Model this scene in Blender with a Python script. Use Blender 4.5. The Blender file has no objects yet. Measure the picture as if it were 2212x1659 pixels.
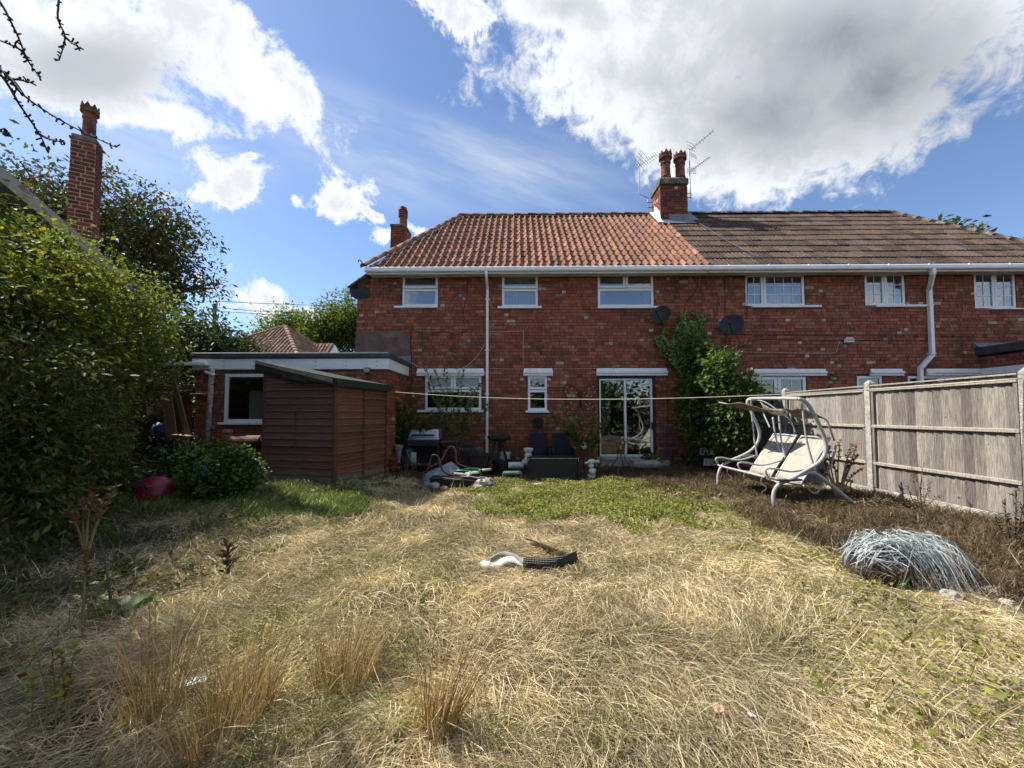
import bpy, math, random
import numpy as np
from mathutils import Matrix, Vector
random.seed(7)
rng = np.random.default_rng(7)
scene = bpy.context.scene
COL = scene.collection
# ------------------------------------------------------------------ camera
F, PX0, PY0 = 385.0, 512.0, 398.4          # focal length and principal point for a 1024 x 768 frame
YAW, PITCH, CAMZ = math.radians(0.82), math.radians(2.4), 1.40
cam_d = bpy.data.cameras.new('camera'); cam = bpy.data.objects.new('camera', cam_d); COL.objects.link(cam)
cam.location = (0, 0, CAMZ); cam.rotation_euler = (math.radians(90) + PITCH, 0, YAW)
cam_d.sensor_width = 36; cam_d.lens = F / 1024 * 36; cam_d.shift_y = (PY0 - 384) / 1024
cam_d.clip_start = 0.05; cam_d.clip_end = 3000
scene.camera = cam
RT = cam.rotation_euler.to_matrix()
def ray(px, py):
    return RT @ Vector(((px - PX0) / F, -(py - PY0) / F, -1.0))
def at(px, py, Y):                          # point at depth Y on the sight line of a 1024-wide picture
    d = ray(px, py); s = Y / d.y
    return Vector((d.x * s, Y, CAMZ + d.z * s))
K = 2212 / 1024
def D(x, y, Y): return at(x / K, y / K, Y)
# ------------------------------------------------------------------ sun, sky, exposure
SUN = Vector((-0.80, 0.29, 1.0)).normalized()
sd = bpy.data.lights.new('sun', 'SUN'); sd.energy = 4.9; sd.angle = math.radians(0.53); sd.color = (1.0, 0.93, 0.82)
so = bpy.data.objects.new('sun', sd); COL.objects.link(so); so.location = (-8, 4, 14)
so.rotation_euler = (-SUN).to_track_quat('-Z', 'Y').to_euler()
world = bpy.data.worlds.new('World'); scene.world = world; world.use_nodes = True
vs = scene.view_settings; vs.view_transform = 'Standard'; vs.look = 'None'; vs.exposure = 0.88; vs.gamma = 1.0; vs.use_curve_mapping = False

cy = scene.cycles; cy.max_bounces = 5; cy.diffuse_bounces = 3; cy.glossy_bounces = 3; cy.transmission_bounces = 3; cy.transparent_max_bounces = 6
cy.use_adaptive_sampling = True; cy.adaptive_threshold = 0.03; cy.use_denoising = True; cy.caustics_reflective = False; cy.caustics_refractive = False
world.cycles.sampling_method = 'MANUAL'; world.cycles.sample_map_resolution = 512

class NT:                                   # terse node building
    def __init__(s, tree): s.t = tree; s.n = tree.nodes; s.l = tree.links
    def new(s, typ, **kw):
        n = s.n.new(typ)
        for k, v in kw.items(): setattr(n, k, v)
        return n
    def put(s, sock, v):
        if v is None: return
        if isinstance(v, bpy.types.NodeSocket): s.l.new(v, sock)
        elif isinstance(v, (tuple, list)) and sock.type == 'RGBA' and len(v) == 3: sock.default_value = (*v, 1)
        else: sock.default_value = v
    def math(s, op, a, b=None, c=None, clamp=False):
        n = s.new('ShaderNodeMath', operation=op, use_clamp=clamp)
        s.put(n.inputs[0], a); s.put(n.inputs[1], b); s.put(n.inputs[2], c)
        return n.outputs[0]
    def vmath(s, op, a, b=None):
        n = s.new('ShaderNodeVectorMath', operation=op); s.put(n.inputs[0], a); s.put(n.inputs[1], b)
        return n.outputs['Value'] if op in ('LENGTH', 'DOT_PRODUCT') else n.outputs[0]
    def comb(s, x, y, z):
        n = s.new('ShaderNodeCombineXYZ'); s.put(n.inputs[0], x); s.put(n.inputs[1], y); s.put(n.inputs[2], z); return n.outputs[0]
    def sstep(s, v, a, b, lo=0.0, hi=1.0):
        n = s.new('ShaderNodeMapRange', interpolation_type='SMOOTHSTEP')
        s.put(n.inputs[0], v); s.put(n.inputs[1], a); s.put(n.inputs[2], b); s.put(n.inputs[3], lo); s.put(n.inputs[4], hi)
        return n.outputs[0]
    def noise(s, vec, scale, detail=4, rough=.55, dist=0.0, color=False):
        n = s.new('ShaderNodeTexNoise'); s.put(n.inputs['Vector'], vec); n.inputs['Scale'].default_value = scale
        n.inputs['Detail'].default_value = detail; n.inputs['Roughness'].default_value = rough; n.inputs['Distortion'].default_value = dist
        return n.outputs[1 if color else 0]
    def mix(s, f, a, b, blend='MIX'):
        n = s.new('ShaderNodeMix', data_type='RGBA', blend_type=blend)
        s.put(n.inputs[0], f); s.put(n.inputs[6], a); s.put(n.inputs[7], b); return n.outputs[2]
# ---- sky: Nishita with broken cumulus and thin cirrus laid out by direction
w = NT(world.node_tree)
for n in list(w.n): w.n.remove(n)
sky = w.new('ShaderNodeTexSky', sky_type='NISHITA', sun_disc=False)
sky.sun_elevation = math.asin(SUN.z); sky.sun_rotation = math.atan2(SUN.x, SUN.y); sky.altitude = 50; sky.air_density = 1.0; sky.dust_density = 0.3; sky.ozone_density = 3.0
dirv = w.vmath('NORMALIZE', w.new('ShaderNodeTexCoord').outputs['Generated'])
sx = w.new('ShaderNodeSeparateXYZ'); w.l.new(dirv, sx.inputs[0]); dx, dy, dz = sx.outputs
front = w.sstep(dy, 0.02, 0.12)
iy = w.math('DIVIDE', 1.0, w.math('MAXIMUM', dy, 0.03))
gx, gz = w.math('MULTIPLY', dx, iy), w.math('MULTIPLY', dz, iy)
up = w.math('ADD', w.math('MAXIMUM', dz, 0.0), 0.13)
pvec = w.comb(w.math('DIVIDE', dx, up), w.math('DIVIDE', dy, up), 0.0)     # flat cloud layer
n_big = w.noise(dirv, 4.2, 6, .62, .25)
n_mid = w.noise(dirv, 9.0, 7, .70, .35)
n_fine = w.noise(pvec, 2.4, 3, .6)
def gn(x, y):
    d = ray(x / K, y / K); return d.x / d.y, d.z / d.y
gvec = w.comb(gx, gz, 0.0)
def blob(cx, cy, rx, ry, rot=0.0):          # elliptical heap of cloud: distance from its middle in radii
    a, b = gn(cx, cy); n = w.new('ShaderNodeMapping', vector_type='TEXTURE'); w.l.new(gvec, n.inputs[0]); s = 1 / (F * K)
    n.inputs['Location'].default_value = (a, b, 0); n.inputs['Rotation'].default_value = (0, 0, math.radians(-rot)); n.inputs['Scale'].default_value = (rx * s, ry * s, 1)
    return w.vmath('LENGTH', n.outputs[0])
def union(bl):
    o = bl[0]
    for b in bl[1:]: o = w.math('SMOOTH_MIN', o, b, 0.25)
    return w.math('SUBTRACT', 1.0, w.math('MINIMUM', o, 2.5))
def soft(b, lo, hi): return w.sstep(b, 1 - lo, 1 - hi)
big = union([blob(1720, 20, 660, 320, -4), blob(1400, 170, 280, 190, 15), blob(1640, 270, 360, 180, 4), blob(1890, 200, 270, 200, -32), blob(1230, 20, 230, 90, 10)])
left = union([blob(190, 110, 330, 150, 14), blob(560, 170, 210, 85, 32), blob(20, 60, 330, 180, 10), blob(450, 50, 200, 80, 30), blob(300, 240, 200, 50, 12)])
small = union([blob(505, 400, 125, 58, 24), blob(640, 432, 40, 22, 15), blob(728, 432, 62, 46, 35), blob(385, 290, 26, 36, 0), blob(545, 660, 190, 46, 14), blob(360, 415, 70, 34, 5), blob(835, 512, 26, 20, 10), blob(905, 500, 40, 14, 20), blob(800, 462, 40, 10, 35), blob(1000, 10, 120, 70, 35), blob(540, 338, 24, 10, 0), blob(660, 705, 120, 26, 5)])
d_big = w.math('ADD', w.math('MULTIPLY', big, .95), w.math('ADD', w.math('MULTIPLY', w.math('SUBTRACT', n_big, .5), 1.1), w.math('MULTIPLY', w.math('SUBTRACT', n_mid, .5), .7)))
d_left = w.math('ADD', w.math('MULTIPLY', left, .75), w.math('ADD', w.math('MULTIPLY', w.math('SUBTRACT', n_big, .5), 1.3), w.math('MULTIPLY', w.math('SUBTRACT', n_mid, .5), 1.5)))
d_small = w.math('ADD', w.math('MULTIPLY', small, .55), w.math('ADD', w.math('MULTIPLY', w.math('SUBTRACT', n_mid, .5), 2.6), w.math('MULTIPLY', w.math('SUBTRACT', n_big, .5), .8)))
# broken cloud of the same kind over the rest of the dome
inview = w.math('MULTIPLY', front, w.math('MULTIPLY', w.sstep(gx, -1.75, -1.45), w.math('MULTIPLY', w.sstep(gx, 1.75, 1.45), w.sstep(gz, 1.45, 1.15))))
d_gen = w.math('SUBTRACT', w.math('ADD', w.math('MULTIPLY', w.math('SUBTRACT', w.noise(w.vmath('ADD', dirv, (2.9, 0.3, 9.1)), 2.3, 5, .6), .5), 2.2), 0.03), w.math('MULTIPLY', inview, 3.0))
def fr(d): return w.math('SUBTRACT', d, w.math('MULTIPLY', w.math('SUBTRACT', 1.0, front), 4.0))
wisp = w.math('MULTIPLY', w.math('SUBTRACT', w.noise(w.vmath('ADD', dirv, (.4, 2.1, .7)), 24.0, 4, .68, .5), .5), .85)
dens = w.math('MAXIMUM', w.math('MAXIMUM', fr(d_big), fr(d_left)), w.math('MAXIMUM', fr(d_small), d_gen))
dens = w.math('ADD', dens, wisp)
alpha = w.sstep(dens, -0.06, 0.30)
# grey undersides where the cloud is thick
core = w.sstep(w.math('MAXIMUM', fr(d_big), d_gen), 0.22, 0.95)
under = w.math('MAXIMUM', soft(blob(1880, 170, 520, 250, -8), -.15, .8), w.math('MULTIPLY', soft(blob(200, 150, 300, 130, 0), .0, .8), .8))
under = w.math('MULTIPLY', under, front)
grey = w.math('MULTIPLY', w.math('ADD', w.math('MULTIPLY', core, .45), w.math('MULTIPLY', under, .75)), w.sstep(n_fine, .2, .75, .75, 1.05), clamp=True)
cl_col = w.mix(grey, (6.9, 7.1, 7.4), (2.15, 2.3, 2.6))
cl_col = w.mix(w.math('MULTIPLY', w.sstep(n_mid, .42, .6), w.math('MULTIPLY', w.sstep(dens, .2, .6), .42)), cl_col, (3.9, 4.15, 4.6))
veil = w.math('MAXIMUM', soft(blob(1010, 350, 470, 130, 12), -.1, .9), w.math('MAXIMUM', soft(blob(760, 300, 420, 140, 25), -.1, .9), w.math('MULTIPLY', soft(blob(330, 320, 420, 120, 15), -.1, .9), .8)))
streak = w.noise(w.vmath('MULTIPLY', w.comb(w.math('ADD', gx, w.math('MULTIPLY', gz, .55)), w.math('SUBTRACT', gz, w.math('MULTIPLY', gx, -.35)), dy), (1.6, 5.5, 1.0)), 1.6, 5, .62)
veil = w.math('MULTIPLY', w.math('MULTIPLY', veil, front), w.sstep(streak, .34, .68, 0.14, .70))
skyc = w.mix(1.0, sky.outputs[0], (1.10, 1.12, 1.20), 'MULTIPLY')
skyc = w.mix(veil, skyc, (5.0, 5.5, 6.4))
skyc = w.mix(alpha, skyc, cl_col)
bg = w.new('ShaderNodeBackground'); w.l.new(skyc, bg.inputs[0]); bg.inputs[1].default_value = 0.080
w.l.new(bg.outputs[0], w.new('ShaderNodeOutputWorld').inputs[0])
# ------------------------------------------------------------------ materials
MATS = {}
def mat(name, col=(.5, .5, .5), rough=.7, var=.2, vscale=6.0, bump=.0, bscale=40.0, attr=False, metal=0.0, spec=.4, dirt=None, dscale=3.0, dlo=.5, dhi=.7, stretch=None, trans=0.0, coat=0.0):
    if name in MATS: return MATS[name]
    m = bpy.data.materials.new(name); m.use_nodes = True; t = NT(m.node_tree)
    b = t.n['Principled BSDF']; out = t.n['Material Output']
    pos = t.new('ShaderNodeNewGeometry').outputs['Position']
    vec = t.vmath('MULTIPLY', pos, stretch) if stretch else pos
    base = t.new('ShaderNodeAttribute', attribute_name='Col').outputs['Color'] if attr else col
    if var > 0:
        n = t.noise(vec, vscale, 5, .6)
        f = t.sstep(n, .25, .75, 1 - var, 1 + var)
        g = t.new('ShaderNodeCombineColor')
        for i in range(3): t.put(g.inputs[i], f)
        base = t.mix(1.0, base, g.outputs[0], 'MULTIPLY')
    if dirt:
        dn = t.noise(vec, dscale, 6, .65)
        base = t.mix(t.sstep(dn, dlo, dhi), base, dirt)
    t.put(b.inputs['Base Color'], base)
    b.inputs['Roughness'].default_value = rough; b.inputs['Metallic'].default_value = metal
    b.inputs['Specular IOR Level'].default_value = spec
    if coat: b.inputs['Coat Weight'].default_value = coat
    if bump:
        bn = t.new('ShaderNodeBump'); bn.inputs['Strength'].default_value = bump; bn.inputs['Distance'].default_value = .02
        t.put(bn.inputs['Height'], t.noise(vec, bscale, 5, .6)); t.l.new(bn.outputs[0], b.inputs['Normal'])
    if trans:
        tr = t.new('ShaderNodeBsdfTranslucent'); t.put(tr.inputs[0], t.mix(1.0, base, (1.25, 1.35, .7), 'MULTIPLY'))
        mx = t.new('ShaderNodeMixShader'); mx.inputs[0].default_value = trans
        t.l.new(b.outputs[0], mx.inputs[1]); t.l.new(tr.outputs[0], mx.inputs[2]); t.l.new(mx.outputs[0], out.inputs[0])
    MATS[name] = m
    return m
def glass(name, refl=.22, tint=(.75, .8, .8), rough=0.0):
    m = bpy.data.materials.new(name); m.use_nodes = True; t = NT(m.node_tree)
    for n in list(t.n):
        if n.type != 'OUTPUT_MATERIAL': t.n.remove(n)
    out = t.n['Material Output']
    tr = t.new('ShaderNodeBsdfTransparent'); t.put(tr.inputs[0], tint)
    gl = t.new('ShaderNodeBsdfGlossy'); gl.inputs['Roughness'].default_value = rough
    pos = t.new('ShaderNodeNewGeometry').outputs['Position']
    bn = t.new('ShaderNodeBump'); bn.inputs['Strength'].default_value = .04; bn.inputs['Distance'].default_value = .02
    t.put(bn.inputs['Height'], t.noise(pos, 2.2, 2)); t.l.new(bn.outputs[0], gl.inputs['Normal'])
    lw = t.new('ShaderNodeLayerWeight'); lw.inputs[0].default_value = .5
    f = t.math('ADD', t.math('MULTIPLY', t.math('POWER', lw.outputs['Facing'], 4.0), .7), refl, clamp=True)
    mx = t.new('ShaderNodeMixShader'); t.put(mx.inputs[0], f); t.l.new(tr.outputs[0], mx.inputs[1]); t.l.new(gl.outputs[0], mx.inputs[2]); t.l.new(mx.outputs[0], out.inputs[0])
    MATS[name] = m; return m
M_brick = mat('brick_clay', attr=True, rough=.88, var=.30, vscale=24, bump=.5, bscale=70, spec=.22, dirt=(.085, .042, .032), dscale=1.7, dlo=.50, dhi=.80, stretch=(1, 1, .4))
M_mortar = mat('mortar', (.085, .05, .04), .95, .35, 9, .5, 90, spec=.1, dirt=(.22, .17, .14), dscale=2.2, dlo=.55, dhi=.75)
M_mortar_pale = mat('pale_mortar', (.48, .37, .28), .95, .25, 9, .5, 90, spec=.1)
M_tile = mat('clay_tile', attr=True, rough=.9, var=.35, vscale=16, bump=.5, bscale=55, spec=.2, dirt=(.085, .06, .05), dscale=9, dlo=.50, dhi=.66)
M_ctile = mat('concrete_tile', attr=True, rough=1.0, var=.35, vscale=14, bump=.7, bscale=60, spec=.2, dirt=(.36, .32, .29), dscale=24, dlo=.66, dhi=.72)
M_ridge = mat('ridge_mortar', (.13, .10, .085), .95, .4, 10, .7, 50, spec=.1, dirt=(.26, .235, .20), dscale=6, dlo=.5, dhi=.65)
M_upvc = mat('white_plastic', (.78, .79, .80), .35, .06, 3, spec=.5, dirt=(.42, .40, .36), dscale=5, dlo=.62, dhi=.85)
M_paint = mat('white_masonry_paint', (.78, .79, .81), .7, .08, 8, .5, 40, dirt=(.42, .40, .38), dscale=14, dlo=.6, dhi=.72)
M_soffit = mat('grey_soffit', (.55, .53, .49), .6, .12, 5, dirt=(.28, .25, .21), dscale=3, dlo=.55, dhi=.8)
M_pane = glass('window_glass', .24, (.8, .83, .85))
M_door_pane = glass('patio_glass', .26, (.55, .58, .57))
M_dark_pane = glass('obscure_glass', .16, (.35, .38, .36))
M_frost = mat('frosted_glass', (.34, .36, .35), .25, .25, 30, .6, 60, spec=.6)
M_black = mat('black_plastic', (.018, .018, .02), .5, .3, 8, .15, 60)
M_felt = mat('roofing_rubber', (.05, .055, .065), .6, .3, 5, .1, 40, dirt=(.16, .16, .16), dscale=4, dlo=.58, dhi=.8)
M_lead = mat('lead', (.16, .18, .21), .55, .3, 8, .3, 20, metal=.35, dirt=(.38, .38, .38), dscale=5, dlo=.55, dhi=.75)
M_int = mat('plaster', (.42, .40, .37), .9, .1, 3)
M_curtain = mat('curtain_cloth', (.55, .55, .56), .9, .1, 5, .2, 20)
M_cable = mat('black_cable', (.02, .018, .017), .6, .2)
M_cable_w = mat('white_cable', (.55, .5, .44), .6, .2)
M_render = mat('cement_render', (.135, .09, .075), .9, .3, 3.5, .3, 40, dirt=(.22, .15, .125), dscale=2.0, dlo=.5, dhi=.72)
M_bitumen = mat('bitumen', (.022, .024, .027), .7, .4, 7, .5, 30)
M_terra = mat('terracotta', (.19, .075, .05), .9, .35, 7, .4, 40, dirt=(.05, .034, .03), dscale=5, dlo=.44, dhi=.62)
M_alu = mat('aerial_metal', (.42, .43, .44), .4, .2, metal=.7)
M_wood = mat('weathered_wood', attr=True, rough=.85, var=.36, vscale=17, bump=.7, bscale=34, stretch=(4, 4, .35), spec=.2, dirt=(.11, .095, .08), dscale=9, dlo=.54, dhi=.82)
def knots(m, scale, r, col):                  # scattered dark knots on timber
    t = NT(m.node_tree); b = t.n['Principled BSDF']; src = b.inputs['Base Color'].links[0].from_socket
    v = t.new('ShaderNodeTexVoronoi'); v.inputs['Scale'].default_value = scale; t.l.new(t.new('ShaderNodeNewGeometry').outputs['Position'], v.inputs['Vector'])
    t.l.new(t.mix(t.sstep(v.outputs['Distance'], r, r * .45), src, col), b.inputs['Base Color'])
knots(M_wood, 3.6, .075, (.07, .055, .045))
M_shedw = mat('shed_board', attr=True, rough=.75, var=.3, vscale=10, bump=.3, bscale=30, stretch=(.5, .5, 5), spec=.3, dirt=(.05, .022, .017), dscale=9, dlo=.62, dhi=.74)
M_plank = mat('bare_plank', attr=True, rough=.8, var=.35, vscale=9, bump=.4, bscale=30, stretch=(5, 5, .5), spec=.25)
M_conc = mat('concrete', (.40, .385, .33), .95, .3, 12, .9, 45, spec=.15, dirt=(.20, .19, .165), dscale=30, dlo=.52, dhi=.66)
M_felt_green = mat('green_roof_felt', (.020, .032, .022), .9, .35, 12, .5, 120)
M_soil = mat('soil', (.06, .045, .032), .95, .5, 5, .8, 25, spec=.1, dirt=(.12, .09, .055), dscale=3.0, dlo=.5, dhi=.7)
M_leaf = mat('leaf', attr=True, rough=.62, var=.0, spec=.28, trans=.30)
M_leaf_gloss = mat('glossy_leaf', attr=True, rough=.30, var=.0, spec=.5, trans=.22)
M_straw = mat('straw', attr=True, rough=.7, var=.0, spec=.3, trans=.12)
M_leaf_thin = mat('thin_leaf', attr=True, rough=.62, var=.0, spec=.28, trans=.45)
M_bark = mat('bark', (.06, .048, .038), .9, .4, 12, .8, 30, spec=.15)
M_stem = mat('stem', attr=True, rough=.7, var=.2, spec=.25)
# ------------------------------------------------------------------ mesh helpers
WL = {}                                      # world offset of each parent
def link(name, data, parent=None, loc=(0, 0, 0)):
    o = bpy.data.objects.new(name, data); COL.objects.link(o)
    if parent is not None:
        o.parent = parent; pl = WL[parent]
        o.location = (loc[0] - pl[0], loc[1] - pl[1], loc[2] - pl[2])
    else: o.location = loc
    WL[o] = tuple(loc)
    return o
def tag(o, label=None, cat=None, group=None, kind=None):
    if label: o['label'] = label
    if cat: o['category'] = cat
    if group: o['group'] = group
    if kind: o['kind'] = kind
    return o
def thing(name, label, cat, loc=(0, 0, 0), group=None):
    return tag(link(name, None, None, tuple(loc)), label, cat, group)
def holder(name, parent, loc=(0, 0, 0), label=None):   # an Empty that is a part and carries sub-parts
    return tag(link(name, None, parent, tuple(loc)), label)
def np_mesh(name, V, Fc, cols=None, smooth=False):
    """V (n,3), Fc (m,k) equal-sided faces, cols (m,3)"""
    me = bpy.data.meshes.new(name); V = np.ascontiguousarray(V, np.float32); Fc = np.ascontiguousarray(Fc, np.int32)
    m, k = Fc.shape
    me.vertices.add(len(V)); me.vertices.foreach_set('co', V.ravel())
    me.loops.add(m * k); me.loops.foreach_set('vertex_index', Fc.ravel())
    me.polygons.add(m); me.polygons.foreach_set('loop_start', np.arange(0, m * k, k, dtype=np.int32))
    me.update(calc_edges=True)
    if smooth: me.polygons.foreach_set('use_smooth', np.ones(m, bool))
    if cols is not None:
        a = me.attributes.new('Col', 'FLOAT_COLOR', 'FACE')
        c = np.ones((m, 4), np.float32); c[:, :3] = cols; a.data.foreach_set('color', c.ravel())
    return me
class MB:
    def __init__(s, T=None): s.v = []; s.f = []; s.c = []; s.T = T; s.col = (.5, .5, .5)
    def pts(s, P):
        i = len(s.v)
        for p in P:
            p = Vector(p); s.v.append(tuple(s.T @ p) if s.T else tuple(p))
        return i
    def face(s, *ix): s.f.append(ix); s.c.append(s.col)
    def poly(s, P):
        i = s.pts(P); s.face(*range(i, i + len(P)))
    def hexa(s, P):                          # 4 bottom (ccw from above), 4 top
        i = s.pts(P)
        for q in ((3, 2, 1, 0), (4, 5, 6, 7), (0, 1, 5, 4), (1, 2, 6, 5), (2, 3, 7, 6), (3, 0, 4, 7)): s.face(*[i + k for k in q])
        return s
    def box(s, x0, x1, y0, y1, z0, z1):
        s.hexa([(x0, y0, z0), (x1, y0, z0), (x1, y1, z0), (x0, y1, z0), (x0, y0, z1), (x1, y0, z1), (x1, y1, z1), (x0, y1, z1)]); return s
    def bar(s, a, b, wd, th, up=(0, 0, 1)):  # rectangular bar from a to b
        a, b = Vector(a), Vector(b); d = (b - a).normalized(); u = Vector(up)
        if abs(d.dot(u)) > .97: u = Vector((0, 1, 0))
        sd_ = d.cross(u).normalized() * wd / 2; n = sd_.cross(d).normalized() * th / 2
        s.hexa([a - sd_ - n, a + sd_ - n, b + sd_ - n, b - sd_ - n, a - sd_ + n, a + sd_ + n, b + sd_ + n, b - sd_ + n]); return s
    def tube(s, P, r, n=8, cap=True):
        P = [Vector(p) for p in P]; m = len(P); R = r if isinstance(r, (list, tuple)) else [r] * m
        ref = None; rings = []
        for i in range(m):
            d = (P[min(i + 1, m - 1)] - P[max(i - 1, 0)]).normalized()
            if ref is None:
                ref = Vector((0, 0, 1)) if abs(d.z) < .9 else Vector((1, 0, 0))
            ref = (ref - d * ref.dot(d)).normalized(); bi = d.cross(ref)
            rings.append(s.pts([P[i] + (ref * math.cos(2 * math.pi * k / n) + bi * math.sin(2 * math.pi * k / n)) * R[i] for k in range(n)]))
        for i in range(m - 1):
            a, b = rings[i], rings[i + 1]
            for k in range(n): s.face(a + k, a + (k + 1) % n, b + (k + 1) % n, b + k)
        if cap:
            s.face(*[rings[0] + k for k in range(n)][::-1]); s.face(*[rings[-1] + k for k in range(n)])
        return s
    def lathe(s, c, prof, n=20, axis='z', cap=True):
        c = Vector(c); rings = []
        for r, h in prof:
            P = []
            for k in range(n):
                a = 2 * math.pi * k / n; p = (r * math.cos(a), r * math.sin(a), h)
                if axis == 'y': p = (p[0], h, p[1])
                if axis == 'x': p = (h, p[0], p[1])
                P.append(c + Vector(p))
            rings.append(s.pts(P))
        for i in range(len(prof) - 1):
            a, b = rings[i], rings[i + 1]
            for k in range(n): s.face(a + k, a + (k + 1) % n, b + (k + 1) % n, b + k)
        if cap:
            s.face(*[rings[0] + k for k in range(n)][::-1]); s.face(*[rings[-1] + k for k in range(n)])
        return s
    def rock(s, c, rx, ry, rz, seed=0, n=9, m=6, j=.22):
        r_ = random.Random(seed); c = Vector(c); rings = []
        for i in range(m + 1):
            th = math.pi * i / m; P = []
            for k in range(n):
                a = 2 * math.pi * k / n; q = 1 + r_.uniform(-j, j)
                P.append(c + Vector((rx * math.sin(th) * math.cos(a) * q, ry * math.sin(th) * math.sin(a) * q, -rz * math.cos(th) * (q if 0 < i < m else 1))))
            rings.append(s.pts(P))
        for i in range(m):
            a, b = rings[i], rings[i + 1]
            for k in range(n): s.face(a + k, a + (k + 1) % n, b + (k + 1) % n, b + k)
        return s
    def sheet(s, rows, th=.0):               # grid of points
        n = len(rows[0]); base = s.pts([p for r in rows for p in r])
        for i in range(len(rows) - 1):
            for k in range(n - 1): s.face(base + i * n + k, base + i * n + k + 1, base + (i + 1) * n + k + 1, base + (i + 1) * n + k)
        return s
    def mesh(s, name, m, smooth=False, attr=False):
        me = bpy.data.meshes.new(name); me.from_pydata(s.v, [], s.f)
        if smooth: me.polygons.foreach_set('use_smooth', np.ones(len(s.f), bool))
        if attr or (m and m.name in ATTRM):
            a = me.attributes.new('Col', 'FLOAT_COLOR', 'FACE'); c = np.ones((len(s.f), 4), np.float32); c[:, :3] = s.c; a.data.foreach_set('color', c.ravel())
        if m: me.materials.append(m)
        return me
    def build(s, name, m, parent=None, smooth=False, bevel=0.0, solid=0.0, auto=False):
        o = link(name, s.mesh(name, m, smooth), parent)
        if solid:
            k = o.modifiers.new('solid', 'SOLIDIFY'); k.thickness = solid; k.offset = 0
        if bevel:
            k = o.modifiers.new('bevel', 'BEVEL'); k.width = bevel; k.segments = 2; k.limit_method = 'ANGLE'
        return o
ATTRM = {'brick_clay', 'clay_tile', 'concrete_tile', 'weathered_wood', 'shed_board', 'bare_plank', 'leaf', 'thin_leaf', 'glossy_leaf', 'straw', 'stem'}
def jit(c, a=.2, b=None):
    k = 1 + random.uniform(-a, a); b = a * .4 if b is None else b
    return tuple(max(0, x * k * (1 + random.uniform(-b, b))) for x in c)
def bez(P, n=8):                              # smooth curve through points
    P = [Vector(p) for p in P]; out = []
    for i in range(len(P) - 1):
        p0, p1, p2, p3 = P[max(i - 1, 0)], P[i], P[i + 1], P[min(i + 2, len(P) - 1)]
        for k in range(n):
            t = k / n; out.append(.5 * ((2 * p1) + (p2 - p0) * t + (2 * p0 - 5 * p1 + 4 * p2 - p3) * t * t + (3 * p1 - p0 - 3 * p2 + p3) * t ** 3))
    out.append(P[-1]); return out
def cuts(a, b, blocks):                       # free intervals of [a, b]
    free = [(a, b)]
    for p, q in blocks:
        nf = []
        for u, v in free:
            if q <= u or p >= v: nf.append((u, v)); continue
            if p > u: nf.append((u, p))
            if q < v: nf.append((q, v))
        free = nf
    return free
def slab(mb, x0, x1, z0, z1, y0, y1, holes):  # wall slab with rectangular openings
    zs = sorted({z0, z1, *[h[2] for h in holes], *[h[3] for h in holes]}); zs = [z for z in zs if z0 <= z <= z1]
    for a, b in zip(zs[:-1], zs[1:]):
        m = (a + b) / 2
        for u, v in cuts(x0, x1, [(h[0], h[1]) for h in holes if h[2] < m < h[3]]): mb.box(u, v, y0, y1, a, b)
# vegetation ---------------------------------------------------------
def vnoise(x, y, seed=0):
    xi, yi = np.floor(x).astype(int), np.floor(y).astype(int); fx, fy = x - xi, y - yi
    fx, fy = fx * fx * (3 - 2 * fx), fy * fy * (3 - 2 * fy)
    def h(a, b):
        q = np.sin(a * 127.1 + b * 311.7 + seed * 74.7) * 43758.5453; return q - np.floor(q)
    return (h(xi, yi) * (1 - fx) + h(xi + 1, yi) * fx) * (1 - fy) + (h(xi, yi + 1) * (1 - fx) + h(xi + 1, yi + 1) * fx) * fy
def sst(v, a, b):
    t = np.clip((v - a) / (b - a), 0, 1); return t * t * (3 - 2 * t)
def GH(x, y):                                 # lie of the ground
    x = np.asarray(x, float); y = np.asarray(y, float)
    z = .15 * sst(-x, 1.6, 3.6) * sst(y, 4.5, 6.6) + .05 * sst(y, 7.5, 9.2)
    z = z + (.07 * (vnoise(x * 1.3, y * 1.7, 1) - .5) + .05 * (vnoise(x * 3.7, y * 4.1, 2) - .5)) * sst(8.6 - y, 0, 1.2) * sst(y, -3, .5)
    z = z + .10 * sst(x, 3.9, 5.4) * sst(7 - y, 0, 1.5) * sst(y, 1, 2)
    return z
def gz_(x, y): return float(GH(x, y))
def unit(a): return a / np.maximum(np.linalg.norm(a, axis=-1, keepdims=True), 1e-9)
def leaf_mesh(name, P, dirs, nrm, L, Wd, cols, m, fold=.25):
    """pointed folded leaves: base P, direction dirs, face normal nrm"""
    N = len(P); d = unit(dirs); s = unit(np.cross(d, nrm)); n = np.cross(s, d)
    L = L[:, None]; Wd = Wd[:, None]
    mid = P + d * L * .45
    V = np.stack([P, mid + s * Wd * .5 + n * Wd * fold * .5, P + d * L - n * L * .10, mid - s * Wd * .5 + n * Wd * fold * .5], 1).reshape(-1, 3)
    b = np.arange(N)[:, None] * 4
    Fc = np.concatenate([b + np.array([[0, 1, 2]]), b + np.array([[0, 2, 3]])], 1).reshape(-1, 3)
    me = np_mesh(name, V, Fc, np.repeat(cols, 2, 0)); me.materials.append(m); return me
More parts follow.
